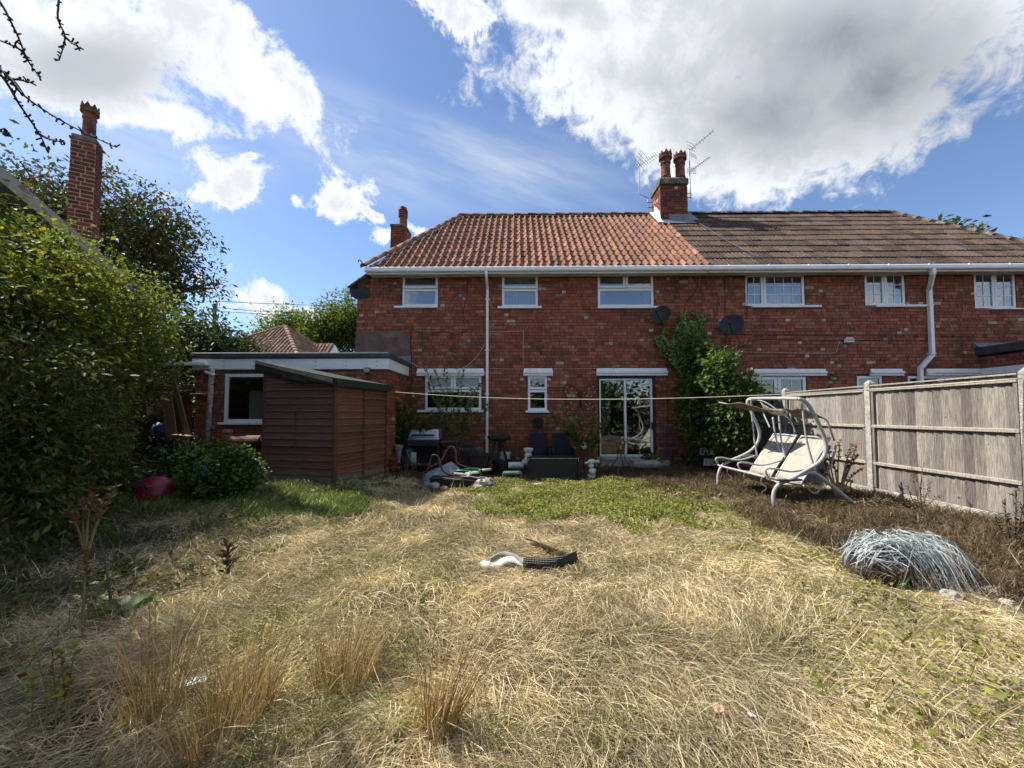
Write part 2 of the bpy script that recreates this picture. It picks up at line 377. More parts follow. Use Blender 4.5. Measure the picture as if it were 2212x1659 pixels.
def strand_mesh(name, P, wd, cols, m, side=None):
    """P (N,K,3) polylines as tapering ribbons"""
    N, Kk, _ = P.shape
    d = unit(np.gradient(P, axis=1)); 
    if side is None: side = unit(rng.normal(size=(N, 1, 3)) * [1, 1, .6])
    s = unit(np.cross(d, np.broadcast_to(side, d.shape)))
    tp = np.linspace(1, .25, Kk)[None, :, None] * wd[:, None, None] * .5
    V = np.stack([P - s * tp, P + s * tp], 2).reshape(-1, 3)
    b = (np.arange(N) * Kk * 2)[:, None, None] + (np.arange(Kk - 1) * 2)[None, :, None]
    Fc = (b + np.array([0, 1, 3, 2])[None, None]).reshape(-1, 4)
    me = np_mesh(name, V, Fc, np.repeat(cols, Kk - 1, 0)); me.materials.append(m); return me
def seg_mesh(name, A, B, ra, rb, m, cols=None, n=5):
    """many tapered limbs at once"""
    N = len(A); d = unit(B - A); r = np.where(np.abs(d[:, 2:3]) < .9, [[0, 0, 1.]], [[1., 0, 0]])
    u = unit(np.cross(d, r)); v = np.cross(d, u); a = np.arange(n) * 2 * np.pi / n
    ring = u[:, None] * np.cos(a)[None, :, None] + v[:, None] * np.sin(a)[None, :, None]
    V = np.concatenate([A[:, None] + ring * np.reshape(ra, (-1, 1, 1)), B[:, None] + ring * np.reshape(rb, (-1, 1, 1))], 1).reshape(-1, 3)
    k = np.arange(n); q = np.stack([k, (k + 1) % n, n + (k + 1) % n, n + k], 1)
    Fc = ((np.arange(N) * 2 * n)[:, None, None] + q[None]).reshape(-1, 4)
    me = np_mesh(name, V, Fc, np.repeat(cols, n, 0) if cols is not None else None, smooth=True); me.materials.append(m); return me
def grow(base, trunk_top, tips, r0):
    """join every tip to the nearest limb already grown; returns limb segments and radii"""
    base, trunk_top = np.array(base, float), np.array(trunk_top, float)
    nodes = [base + (trunk_top - base) * t for t in np.linspace(0, 1, 6)]; par = [-1, 0, 1, 2, 3, 4]
    o = np.argsort(np.linalg.norm(tips - trunk_top, axis=1) + rng.normal(size=len(tips)) * .15); tipn = []
    for t in tips[o]:
        A = np.array(nodes[2:]); dd = np.linalg.norm(A - t, axis=1) + .35 * np.maximum(0, A[:, 2] - t[2])
        i = int(np.argmin(dd)) + 2; p = nodes[i]; L = np.linalg.norm(t - p); st = max(1, int(L / (.35 * max(.5, r0 * 6)))); st = min(st, 4)
        prev = i
        for k in range(1, st + 1):
            q = p + (t - p) * k / st + (rng.normal(size=3) * L * .05 if k < st else 0) + np.array([0, 0, -.06 * L * math.sin(math.pi * k / st)])
            nodes.append(q); par.append(prev); prev = len(nodes) - 1
        tipn.append(prev)
    N = np.array(nodes); par = np.array(par); load = np.zeros(len(N)); load[tipn] = 1
    for i in range(len(N) - 1, 0, -1): load[par[i]] += load[i]
    R = r0 * np.sqrt(np.maximum(load, .6) / load[0]); ix = np.arange(1, len(N))
    return N[par[ix]], N[ix], R[par[ix]], R[ix]
def in_ellipsoids(n, ells, shell=.55):
    vol = np.array([e[3] * e[4] * e[5] for e in ells]); ch = rng.choice(len(ells), n, p=vol / vol.sum()); E = np.array(ells)[ch]
    u = unit(rng.normal(size=(n, 3))) * (shell + (1 - shell) * rng.random((n, 1))) ** 1.0
    return E[:, :3] + u * E[:, 3:6]
def tree(name, label, cat, base, top, ells, ntips, per, lsize, cols, r0, spread=.35, group=None, lmat=None, droop=.2, aspect=.5, shell=.45, crown='crown', trunk='trunk', barkm=None):
    t = thing(name, label, cat, base, group)
    tips = in_ellipsoids(ntips, ells, shell); tips[:, 2] = np.maximum(tips[:, 2], base[2] + .1)
    A, B, ra, rb = grow(base, top, tips, r0)
    link(trunk, seg_mesh(trunk, A, B, np.maximum(ra, .004), np.maximum(rb, .003), barkm or M_bark), t)
    C = np.repeat(tips, per, 0); N = len(C)
    off = rng.normal(size=(N, 3)) * spread * np.array([1, 1, .75]); P = C + off
    dirs = unit(off) + rng.normal(size=(N, 3)) * .5 + np.array([0, 0, -droop]); nrm = rng.normal(size=(N, 3)) * .7 + np.array([0, 0, 1.0])
    L = lsize * rng.uniform(.4, 1.35, N)
    tint = np.repeat(rng.uniform(.7, 1.3, len(tips)), per)[:, None] * rng.uniform(.75, 1.25, (N, 1))
    cc = np.array(cols)[rng.integers(0, len(cols), N)] * tint
    P = P[:, :]; P[:, 2] = np.maximum(P[:, 2], GH(P[:, 0], P[:, 1]) + .02)
    link(crown, leaf_mesh(crown, P, dirs, nrm, L, L * aspect, cc, lmat or M_leaf), t)
    return t
# ================================================================== the setting
gx_ = np.concatenate([np.linspace(-160, -13, 12), np.linspace(-12, 9, 190), np.linspace(10, 160, 12)])
gy_ = np.concatenate([np.linspace(-60, -8, 8), np.linspace(-7, 10, 150), np.linspace(11, 240, 22)])
X_, Y_ = np.meshgrid(gx_, gy_); Z_ = GH(X_, Y_)
nx_ = len(gx_); i_ = np.arange(len(gy_) - 1)[:, None] * nx_ + np.arange(nx_ - 1)[None]
gme = np_mesh('ground', np.stack([X_, Y_, Z_], 2).reshape(-1, 3), np.stack([i_, i_ + 1, i_ + nx_ + 1, i_ + nx_], 2).reshape(-1, 4), smooth=True)
gme.materials.append(M_soil)
tag(link('ground', gme), 'bare brown soil under the dry overgrown lawn', kind='structure')
# ================================================================== brickwork
BRICK = [(.275, .092, .057)] * 6 + [(.24, .079, .051)] * 6 + [(.19, .066, .046)] * 4 + [(.325, .122, .068)] * 3 + [(.27, .13, .09)] * 2
PALE = [(.42, .36, .32), (.36, .29, .25), (.45, .34, .27), (.30, .25, .23)]
_bv = {}
def brick_variant(L, H, pal, key, k):
    q = (round(L, 3), H, key, k)
    if q not in _bv:
        mb = MB(); mb.col = jit(random.choice(pal), .14); e = .004
        mb.hexa([(-L / 2, -.010, -H / 2), (L / 2, -.010, -H / 2), (L / 2, .03, -H / 2), (-L / 2, .03, -H / 2), (-L / 2, -.010, H / 2), (L / 2, -.010, H / 2), (L / 2, .03, H / 2), (-L / 2, .03, H / 2)])
        _bv[q] = mb.mesh('brick', M_brick)
    return _bv[q]
def bricks(wall, O, ang, length, z0, z1, holes=(), nmax=300, pitch=.0825, pal=BRICK, pale=.03, keep=None, pref=None, key='a', bl=.225, header=.28, joint=.011):
    """courses of single bricks on the face that starts at O and runs along ang; the rest past nmax is one mass"""
    ca, sa = math.cos(ang), math.sin(ang); L0 = []
    row = 0; z = z0
    while z + pitch <= z1 + .01:
        zc = z + pitch / 2; s = -random.choice((0, bl / 2, bl / 4)); bl_ = [(h[0], h[1]) for h in holes if h[2] - .02 < zc < h[3] + .02]
        free = cuts(0, length, bl_)
        while s < length:
            l = bl / 2 if random.random() < header else bl
            for u, v in free:
                a, b = max(u, s), min(v, s + l)
                if b - a > .035 and (keep is None or keep((a + b) / 2, zc)): L0.append((a, b, zc, l))
            s += l
        z += pitch; row += 1
    full = [q for q in L0 if abs(q[1] - q[0] - bl) < 1e-6]
    if pref: full.sort(key=lambda q: pref((q[0] + q[1]) / 2, q[2]))
    single = set(full[:nmax] if len(L0) > nmax else L0)
    if len(L0) <= nmax: single = set(L0)
    rest = [q for q in L0 if q not in single]; H = pitch - joint
    for q in L0:
        if q not in single: continue
        a, b, zc, l = q; c = (a + b) / 2; Lq = b - a - joint; out = random.uniform(-.003, .004)
        k = random.randrange(40); ispale = random.random() < pale * .35
        me = brick_variant(Lq, H, PALE if ispale else pal, key + ('p' if ispale else ''), k if abs(Lq - (bl - joint)) < 1e-3 else k % 8)
        o = link('brick', me, wall, (O[0] + ca * c + sa * out, O[1] + sa * c - ca * out, zc)); o.rotation_euler = (0, 0, ang)
    if rest:
        mb = MB(Matrix.Translation(Vector((O[0], O[1], 0))) @ Matrix.Rotation(ang, 4, 'Z'))
        for a, b, zc, l in rest:
            mb.col = jit(random.choice(PALE if random.random() < pale * (3.0 if b - a < .13 else .25) else pal), .14); e = random.uniform(-.003, .004)
            mb.box(a + joint / 2, b - joint / 2, -.010 - e, .03, zc - H / 2, zc + H / 2)
        tag(mb.build('brickwork', M_brick, wall), kind='stuff')
# ------------------------------------------------------------------ windows
def window(parent, r, Y, sashes, sill=None, depth=.06, label=None, bar=.064, name='window', inner=None, panes=M_pane):
    x0, x1, z0, z1 = r; W, H = x1 - x0, z1 - z0; w_ = holder(name, parent, ((x0 + x1) / 2, Y, z0), label)
    yf = Y + .015; mb = MB(); b = bar * .62
    mb.box(x0, x1, yf, yf + depth, z0, z0 + b); mb.box(x0, x1, yf, yf + depth, z1 - b, z1); mb.box(x0, x0 + b, yf, yf + depth, z0 + b, z1 - b); mb.box(x1 - b, x1, yf, yf + depth, z0 + b, z1 - b)
    for (f0, f1, g0, g1, grid, pm) in sashes:
        a0, a1, c0, c1 = x0 + W * f0, x0 + W * f1, z0 + H * g0, z0 + H * g1; yo = yf - .012; e = bar
        mb.box(a0 + .004, a1 - .004, yo, yo + depth * .8, c0 + .004, c0 + e); mb.box(a0 + .004, a1 - .004, yo, yo + depth * .8, c1 - e, c1 - .004)
        mb.box(a0 + .004, a0 + e, yo, yo + depth * .8, c0 + e, c1 - e); mb.box(a1 - e, a1 - .004, yo, yo + depth * .8, c0 + e, c1 - e)
        p = MB(); p.box(a0 + e, a1 - e, yf + .012, yf + .016, c0 + e, c1 - e); p.build('pane', pm or panes, w_)
        if grid:
            gb = MB(); nx, nz = grid
            for i in range(1, nx):
                xx = a0 + e + (a1 - a0 - 2 * e) * i / nx; gb.box(xx - .008, xx + .008, yf + .004, yf + .011, c0 + e, c1 - e)
            for i in range(1, nz):
                zz = c0 + e + (c1 - c0 - 2 * e) * i / nz; gb.box(a0 + e, a1 - e, yf + .003, yf + .010, zz - .008, zz + .008)
            gb.build('glazing_bar', M_upvc, w_)
    mb.build('frame', M_upvc, w_, bevel=.006)
    if sill:
        s = MB(); s.box(sill[0], sill[1], Y - .075, Y + .10, sill[2], sill[3]); s.build('sill', M_paint, w_, bevel=.008)
    if inner: inner(w_, x0, x1, z0, z1, Y)
    return w_
def curtains(*spans):
    def f(w_, x0, x1, z0, z1, Y):
        for a, b in spans:
            n = 22; rows = []
            for zz in (z0 - .1, z1 + .1): rows.append([(x0 + (x1 - x0) * (a + (b - a) * i / n), Y + .22 + .02 * math.sin(i * 1.9), zz) for i in range(n + 1)])
            mb = MB(); mb.sheet(rows); mb.build('curtain', M_curtain, w_, smooth=True, solid=.003)
    return f
def vblind(w_, x0, x1, z0, z1, Y):
    n = int((x1 - x0) / .078)
    for i in range(n):
        xx = x0 + .03 + (x1 - x0 - .06) * (i + .5) / n; mb = MB(); a = .85
        mb.hexa([(xx - .035, Y + .17, z0), (xx + .03, Y + .20, z0), (xx + .03, Y + .203, z0), (xx - .035, Y + .173, z0), (xx - .035, Y + .17, z1), (xx + .03, Y + .20, z1), (xx + .03, Y + .203, z1), (xx - .035, Y + .173, z1)])
        mb.build('blind_slat', M_curtain, w_)
YF = 9.7
def R(x0, x1, y0, y1, Y=YF):
    xm, ym = (x0 + x1) / 2, (y0 + y1) / 2
    return (D(x0, ym, Y).x, D(x1, ym, Y).x, D(xm, y1, Y).z, D(xm, y0, Y).z)
W1, W2, W3 = R(869, 946, 594, 662), R(1084, 1162, 593, 663), R(1291, 1412, 591, 663)
G1, G2, DR = R(918, 1040, 811, 886), R(1140, 1182, 811, 887), R(1291, 1416, 812, 987)
W4, W5, W6 = R(1610, 1738, 592, 661), R(1868, 1955, 590, 660), R(2104, 2194, 588, 667)
N1, N2, N3 = R(1620, 1744, 813, 985), R(1852, 1907, 812, 890), R(1962, 2108, 812, 890)
XL, XP, XR = D(771, 700, YF).x, 4.66, 13.35
WT = 4.90
EZ, EY, RY = 5.03, 9.33, 12.55
RZ = D(1300, 466, RY).z
ridgeL, ridgeR = D(993, 474, RY).x, D(1925, 460, RY).x
eaveL, eaveR = D(791, 574, EY).x, 14.3
SLOPE = math.atan2(RZ - EZ, RY - EY); SLEN = math.hypot(RZ - EZ, RY - EY)
# ---- the left house
house = thing('brick_house', 'red brick semi-detached house with orange clay pantile roof and patio door', 'house', (0, YF, 0))
wm = MB(); holesL = [W1, W2, W3, G1, G2, DR]
slab(wm, XL, XP, -.1, WT, YF, YF + .25, holesL)
wm.box(XL, XL + .25, YF + .25, 15.2, -.1, 4.6); wm.box(XP - .1, XP, YF + .25, 15.2, -.1, 4.85); wm.box(XL + .25, XP - .1, 15.0, 15.2, -.1, 4.85)
wall = wm.build('wall', M_mortar, house)
im = MB(); im.box(XL + .26, XP - .11, YF + .26, 14.95, 2.45, 2.6); im.box(XL + .26, XP - .11, YF + .26, 14.95, 0.0, .02); im.box(XL + .26, XP - .11, YF + .26, 14.95, 4.82, 4.86)
im.box(XL + .26, XP - .11, 13.2, 13.3, .02, 4.8)
for xx in (-1.3, .4, 1.2): im.box(xx, xx + .1, YF + .26, 13.2, .02, 4.8)
im.build('interior', M_int, house)
def facade_pref(x, z): return abs(x - XL - 4.6) * .6 + abs(z - 3.6) * 1.4
def gablecut(s, z): return z < 4.42 or z < 4.42 + (s - .02) * 1.35
bricks(wall, (XL, YF), 0, XP - XL, .02, WT, [(h[0] - XL, h[1] - XL, h[2], h[3]) for h in holesL], 300, pref=facade_pref, keep=gablecut)
window(house, W1, YF, [(0, 1, .57, 1, None, None), (0, 1, 0, .56, None, None)], (D(861, 0, YF).x, D(952, 0, YF).x, W1[2] - .05, W1[2] + .005), inner=curtains((0, .16), (.88, 1)), label='white upstairs window nearest the hip, plain glass')
window(house, W2, YF, [(0, 1, .57, 1, None, None), (0, 1, 0, .56, None, None)], (D(1076, 0, YF).x, D(1168, 0, YF).x, W2[2] - .05, W2[2] + .005), inner=vblind, label='white upstairs window with pale vertical blinds')
window(house, W3, YF, [(0, .5, .57, 1, None, None), (.5, 1, .57, 1, None, None), (0, 1, 0, .56, None, None)], (D(1284, 0, YF).x, D(1418, 0, YF).x, W3[2] - .05, W3[2] + .005), inner=curtains((0, .12), (.88, 1)), label='widest upstairs window with two small top lights')
window(house, G1, YF, [(0, .5, .60, 1, None, M_frost), (.5, 1, .60, 1, None, M_frost), (0, 1, 0, .59, None, M_dark_pane)], (D(911, 0, YF).x, D(1047, 0, YF).x, G1[2] - .055, G1[2] + .005), label='white kitchen window behind the tall sapling')
window(house, G2, YF, [(0, 1, .6, 1, None, M_dark_pane), (0, 1, 0, .59, None, M_dark_pane)], (D(1134, 0, YF).x, D(1188, 0, YF).x, G2[2] - .055, G2[2] + .005), label='narrow white window beside the downpipe')
for r, a, b in ((G1, 909, 1049), (G2, 1129, 1191), (DR, 1280, 1428)):
    z0 = D(1106, 812, YF).z; z1 = D(1106, 796, YF).z; mb = MB(); xa, xb = D(a, 0, YF).x, D(b, 0, YF).x
    mb.hexa([(xa, YF - .055, z0), (xb, YF - .055, z0), (xb, YF + .12, z0), (xa, YF + .12, z0), (xa + .02, YF - .03, z1), (xb - .02, YF - .03, z1), (xb - .02, YF + .12, z1), (xa + .02, YF + .12, z1)])
    mb.box(xa, xb, YF - .075, YF - .02, z0 + .055, z0 + .115); mb.build('lintel', M_paint, house, bevel=.008)
# patio door
dr = holder('patio_door', house, ((DR[0] + DR[1]) / 2, YF, DR[2])); x0, x1, z0, z1 = DR; e = .035
mb = MB(); mb.box(x0, x0 + .05, YF + .02, YF + .14, z0, z1); mb.box(x1 - .05, x1, YF + .02, YF + .14, z0, z1); mb.box(x0 + .05, x1 - .05, YF + .02, YF + .14, z1 - .06, z1); mb.build('outer_frame', M_black, dr, bevel=.004)
mb = MB(); xm = D(1352, 900, YF).x; xa, xb, za, zb = x0 + .055, x1 - .055, z0 + .0, z1 - .065
mb.box(xa, xb, YF + .04, YF + .12, za, za + .055); mb.box(xa, xb, YF + .04, YF + .12, zb - .045, zb); mb.box(xa, xa + e, YF + .04, YF + .12, za + .055, zb - .045); mb.box(xb - .05, xb, YF + .04, YF + .12, za + .055, zb - .045); mb.box(xm - .025, xm + .025, YF + .035, YF + .12, za + .055, zb - .045)
mb.build('frame', M_upvc, dr, bevel=.006)
for u, v, yy in ((xa + e, xm - .025, .085), (xm + .025, xb - .05, .065)):
    mb = MB(); mb.box(u, v, YF + yy, YF + yy + .006, za + .055, zb - .045); mb.build('pane', M_door_pane, dr)
mb = MB(); mb.box(xb - .045, xb - .008, YF + .005, YF + .04, z0 + .68, z0 + .86); mb.tube([(xb - .026, YF - .005, z0 + .71), (xb - .026, YF - .03, z0 + .73), (xb - .026, YF - .03, z0 + .81), (xb - .026, YF - .005, z0 + .83)], .008); mb.build('handle', M_black, dr)
mb = MB(); mb.box(x0 - .05, x1 + .05, YF - .12, YF + .1, z0 - .07, z0); mb.build('sill', M_conc, dr, bevel=.01)
curtains((.05, .24), (.85, .96))(dr, x0, x1, z0, z1, YF - .03)
mb = MB(); mb.box(x0 - .1, x1 + .3, YF - .1, YF + .02, .0, z0 - .075); mb.build('door_step', M_conc, house, bevel=.01)
# fascia, soffit, gutter, downpipe
def gutter(parent, xa, xb, name='gutter'):
    prof = [(.0, .085), (-.09, .085), (-.105, .06), (-.10, .0), (-.085, -.025), (-.02, -.025), (0, 0)]
    mb = MB(); i = mb.pts([(xa, EY - .0 + p, EZ - .10 + q) for p, q in prof]); j = mb.pts([(xb, EY + p, EZ - .10 + q) for p, q in prof]); n = len(prof)
    for k in range(n): mb.face(i + k, i + (k + 1) % n, j + (k + 1) % n, j + k)
    mb.face(*range(i, i + n)); mb.face(*range(j + n - 1, j - 1, -1)); g = mb.build(name, M_upvc, parent)
    x = xa + .45
    while x < xb:
        b = MB(); b.box(x, x + .022, EY - .112, EY + .0, EZ - .132, EZ - .008); b.build('gutter_bracket', M_upvc, g); x += .95
    f = MB(); f.box(xa + .02, xb, EY + .004, EY + .035, EZ - .165, EZ - .012); f.build('fascia', M_upvc, parent)
    s = MB(); s.box(xa + .02, xb, EY + .036, YF - .012, EZ - .125, EZ - .115); s.build('soffit', M_soffit, parent)
gutter(house, eaveL, XP - .003)
px = D(1053, 700, YF).x; dp = MB()
dp.tube([(px, EY - .05, EZ - .12), (px, EY - .05, EZ - .2)], .042); dp.tube(bez([(px, EY - .05, EZ - .18), (px, EY + .0, EZ - .26), (px, YF - .06, EZ - .42), (px, YF - .055, EZ - .6)], 5), .036); dp.tube([(px, YF - .055, EZ - .6), (px, YF - .055, .14)], .036)
d_ = dp.build('downpipe', M_upvc, house)
for zz in (4.3, 3.0, 1.9, .8):
    b = MB(); b.box(px - .055, px + .055, YF - .10, YF - .0, zz, zz + .03); b.build('pipe_bracket', M_upvc, d_)
# ---- roof tiles
def pan_tile(w_, l, pal, roll=True):
    col = jit(random.choice(pal), .22); mb = MB(); n = 9; th = .018; prof = []
    for i in range(n):
        u = i / (n - 1)
        if roll: z = -.010 * math.sin(math.pi * u / .66) + 0.0 if u <= .64 else .062 * max(0.0, math.sin(math.pi * (u - .64) / .36)) ** .75
        else: z = .016 * (1 + math.cos(2 * math.pi * u * 3)) / 2 * 1.6
        prof.append((u * (w_ + (.0 if roll else 0)) - w_ / 2, z))
    lift = .026 if roll else .032; mb.col = col
    a = mb.pts([(x, -.0, z + lift) for x, z in prof]); b = mb.pts([(x, l, z + .004) for x, z in prof]); c = mb.pts([(x, -.0, z + lift - th * (1.4 if roll else 1.8)) for x, z in prof])
    for i in range(n - 1):
        mb.face(a + i, a + i + 1, b + i + 1, b + i); mb.face(c + i, c + i + 1, a + i + 1, a + i)
    mb.face(a, b, c); mb.face(a + n - 1, c + n - 1, b + n - 1)
    return mb
def roof_tiles(roof, E, length, gauge, wid, pal, mtl, inside, nmax, roll=True, rot=0.0, slope=SLOPE, slen=SLEN, pref=None, nvar=28, stag=0.0, name='roof_tile'):
    vars_ = [pan_tile(wid, gauge * 1.12, pal, roll) for _ in range(nvar)]; L0 = []
    nr = int(slen / gauge + .3); nc = int(length / wid + 1)
    for r in range(nr):
        for c in range(nc):
            s = (c + .5 + (stag if r % 2 else 0)) * wid; t = r * gauge
            if inside(s, t + gauge / 2): L0.append((s, t))
    if pref: L0.sort(key=lambda q: pref(*q))
    Mx = Matrix.Rotation(rot, 4, 'Z') @ Matrix.Rotation(slope, 4, 'X')
    Rz = Matrix.Rotation(rot, 4, 'Z'); vx = Rz @ Vector((1, 0, 0)); vt = Mx @ Vector((0, 1, 0)); vn = Mx @ Vector((0, 0, 1))
    meshes = [v.mesh(name, mtl) for v in vars_] if nmax else []; eul = Mx.to_euler()
    rest = MB()
    for k, (s, t) in enumerate(L0):
        p = Vector(E) + vx * s + vt * t + vn * random.uniform(-.004, .006)
        if k < nmax:
            o = link(name, random.choice(meshes), roof, tuple(p)); o.rotation_euler = eul
        else:
            v = random.choice(vars_); i = len(rest.v); T = Matrix.Translation(p) @ Mx
            rest.v += [tuple(T @ Vector(q)) for q in v.v]; rest.f += [tuple(i + x for x in f) for f in v.f]; rest.c += v.c
    if rest.f: tag(rest.build('tiling' if nmax else 'tiling', mtl, roof), kind='stuff')
CLAY = [(.255, .13, .085)] * 4 + [(.225, .112, .076)] * 4 + [(.285, .15, .10)] * 2 + [(.18, .095, .07)]
CONC = [(.082, .058, .048)] * 4 + [(.10, .07, .057)] * 2 + [(.065, .047, .04)] * 2
def roof_base(mb, xa, xb, ra, rb, drop=.03):
    mb.poly([(xa, EY, EZ - drop), (xb, EY, EZ - drop), (rb, RY, RZ - drop), (ra, RY, RZ - drop)])
def hipx(t): return eaveL + (ridgeL - eaveL) * t / SLEN
mb = MB(); roof_base(mb, eaveL, XP, ridgeL, XP)
mb.poly([(XP, RY, RZ - .03), (XP, 15.6, EZ), (eaveL + .3, 15.6, EZ), (ridgeL, RY, RZ - .03)]); mb.poly([(ridgeL, RY, RZ - .03), (eaveL + .3, 15.6, EZ), (eaveL, EY, EZ - .03)])
roofL = mb.build('roof', M_ridge, house)
roof_tiles(roofL, (eaveL, EY - .04, EZ - .02), XP - eaveL, SLEN / 12.5, .183, CLAY, M_tile, lambda s, t: eaveL + s > hipx(t) + .09 and eaveL + s < XP - .05, 300, pref=lambda s, t: abs(s - 5.6) + t * .6)
def caps(parent, a, b, n, r, mtl, name, pal=None):
    a, b = Vector(a), Vector(b); d = (b - a).normalized(); sd_ = d.cross(Vector((0, 0, 1))).normalized(); up = sd_.cross(d)
    for i in range(n):
        p, q = a.lerp(b, i / n), a.lerp(b, (i + 1.04) / n); mb = MB(); mb.col = jit(random.choice(pal), .2) if pal else (.2, .1, .08); m = 8
        j1 = random.uniform(-.006, .006); ra = [];
        for pp, rr in ((p, r + .008), (q, r)):
            ra.append(mb.pts([pp + up * (j1 - .02) + sd_ * math.cos(math.pi * k / m) * rr + up * math.sin(math.pi * k / m) * rr * .75 for k in range(m + 1)]))
        for k in range(m): mb.face(ra[0] + k, ra[0] + k + 1, ra[1] + k + 1, ra[1] + k)
        mb.face(*range(ra[0], ra[0] + m + 1)); mb.face(*range(ra[1] + m, ra[1] - 1, -1))
        mb.build(name, mtl, parent, smooth=True)
RIDGEC = [(.20, .12, .085), (.16, .10, .075), (.24, .15, .11)]
caps(roofL, (4.42, RY, RZ + .03), (ridgeL, RY, RZ + .03), 14, .12, M_tile, 'ridge_tile', RIDGEC)
caps(roofL, (ridgeL, RY, RZ + .02), (eaveL - .04, EY - .05, EZ + .03), 11, .12, M_tile, 'hip_tile', RIDGEC)
mm = MB(); 
for k in range(60):
    t = k / 60; p = Vector((eaveL, EY, EZ)).lerp(Vector((ridgeL, RY, RZ)), t); mm.rock((p.x + .15 + random.uniform(-.03, .05), p.y - .03, p.z + .02), .09, .05, .035, seed=k, n=6, m=4)
for k in range(70):
    x = ridgeL + (4.4 - ridgeL) * k / 70; mm.rock((x, RY - .13, RZ - .07), .07, .05, .035, seed=k + 99, n=6, m=4)
mm.build('mortar_bedding', M_ridge, roofL)
hk = MB(); hk.tube(bez([(eaveL + .05, EY - .08, EZ + .0), (eaveL - .03, EY - .13, EZ + .05), (eaveL - .09, EY - .16, EZ + .13), (eaveL - .13, EY - .16, EZ + .12), (eaveL - .12, EY - .16, EZ + .08)], 4), .012); hk.build('hip_iron', M_black, roofL)
# lower side roof and its cut verge
vmb = MB(); A_ = D(800, 588, YF); B_ = D(752, 622, YF)
vmb.hexa([(B_.x, YF - .06, B_.z - .03), (A_.x, YF - .06, A_.z - .05), (A_.x, 15, A_.z - .05), (B_.x, 15, B_.z - .03), (B_.x, YF - .06, B_.z + .02), (A_.x, YF - .06, A_.z + .02), (A_.x, 15, A_.z + .02), (B_.x, 15, B_.z + .02)])
vmb.build('verge', M_ridge, house, bevel=.01)
gmb = MB(); gmb.box(B_.x - .06, B_.x + .06, YF - .05, 14, B_.z - .1, B_.z - .02); gmb.build('side_gutter', M_upvc, house)
# bitumen patch, cement panel
P1, P2 = D(757, 624, YF), D(799, 645, YF)
mb = MB(); mb.poly([(P1.x, YF - .02, P1.z), (P1.x + .03, YF - .02, P2.z + .05), (P1.x + .16, YF - .02, P2.z), (P2.x, YF - .02, P2.z + .01), (P2.x, YF - .02, P1.z), ]); mb.build('bitumen_patch', M_bitumen, house, solid=.02)
mb = MB(); a, b = D(769, 717, YF), D(886, 762, YF); mb.box(a.x, b.x, YF - .03, YF - .012, D(800, 775, YF).z, a.z); mb.build('cement_panel', M_render, house, bevel=.004)
# ------------------------------------------------------------------ chimneys
def crown_pot(parent, c, r, h, name='chimney_pot', spikes=8):
    p = MB(); c = Vector(c)
    p.lathe(c, [(r * 1.25, 0), (r * 1.15, h * .06), (r * .95, h * .12), (r, h * .16), (r * 1.08, h * .2), (r * .95, h * .24), (r * .9, h * .58), (r * 1.05, h * .62), (r * .95, h * .66), (r * .98, h * .74), (r * 1.3, h * .76), (r * 1.34, h * .80), (r * 1.22, h * .83), (r * 1.34, h * .88), (r * 1.28, h * .9), (r * 1.12, h * .9), (r * .8, h * .85), (r * .75, h * .5)], 24, cap=False)
    for k in range(spikes):
        a0 = 2 * math.pi * (k + .0) / spikes + .2; a1 = a0 + 2 * math.pi / spikes * .96; am = (a0 + a1) / 2
        def q(a, rr, z): return c + Vector((math.cos(a) * rr, math.sin(a) * rr, z))
        R1, R0 = r * 1.27, r * 1.1; i = p.pts([q(a0, R1, h * .89), q(a1, R1, h * .89), q(am, R1, h), q(a0, R0, h * .89), q(a1, R0, h * .89), q(am, R0, h)])
        for f in ((0, 1, 2), (5, 4, 3), (0, 2, 5, 3), (2, 1, 4, 5)): p.face(*[i + x for x in f])
    return p.build(name, M_terra, parent, smooth=False)
def chimney(parent, x0, x1, y0, y1, zb, zt, zs=None, pal=BRICK, name='chimney', label=None, core=M_mortar, pitch=.0825, key='c', pale=.04, joint=.011):
    c = MB(); c.box(x0, x1, y0, y1, zb, zt); ch = c.build(name, core, parent)
    if label: ch['label'] = label
    bricks(ch, (x0 - .01, y0), 0, x1 - x0 + .02, zb + .02 if zs is None else zs, zt, (), 300, pitch=pitch, pal=pal, pale=pale, key=key, header=.2, joint=joint)
    for (ox, oy, an) in ((x1, y0, math.pi / 2), (x0, y1, -math.pi / 2)):
        bricks(ch, (ox, oy), an, y1 - y0, zb + .02 if zs is None else zs, zt, (), 300, pitch=pitch, pal=pal, pale=pale, key=key, header=.2, joint=joint)
    return ch
DKB = [(.22, .065, .042)] * 4 + [(.15, .05, .036)] * 3 + [(.10, .045, .036)] * 3 + [(.26, .08, .045)]
cy0, cy1 = 11.95, 12.72; cx0, cx1 = at(660.6, 200, cy0).x, at(687.3, 200, cy0).x; czt = at(674, 184.5, cy0).z
ch = chimney(house, cx0, cx1, cy0, cy1, 6.9, czt, zs=7.2, pal=DKB, label='broad shared chimney stack on the ridge', key='ch')
mb = MB(); cz2 = at(674, 179, cy0).z
mb.box(cx0 - .04, cx1 + .04, cy0 - .05, cy1 + .05, czt + .002, cz2 - .005); mb.hexa([(cx0 - .04, cy0 - .05, cz2 - .005), (cx1 + .04, cy0 - .05, cz2 - .005), (cx1 + .04, cy1 + .05, cz2 - .005), (cx0 - .04, cy1 + .05, cz2 - .005), (cx0 + .06, cy0 + .06, cz2 + .10), (cx1 - .06, cy0 + .06, cz2 + .10), (cx1 - .06, cy1 - .06, cz2 + .10), (cx0 + .06, cy1 - .06, cz2 + .10)])
mb.build('flaunching', M_ridge, ch, bevel=.02)
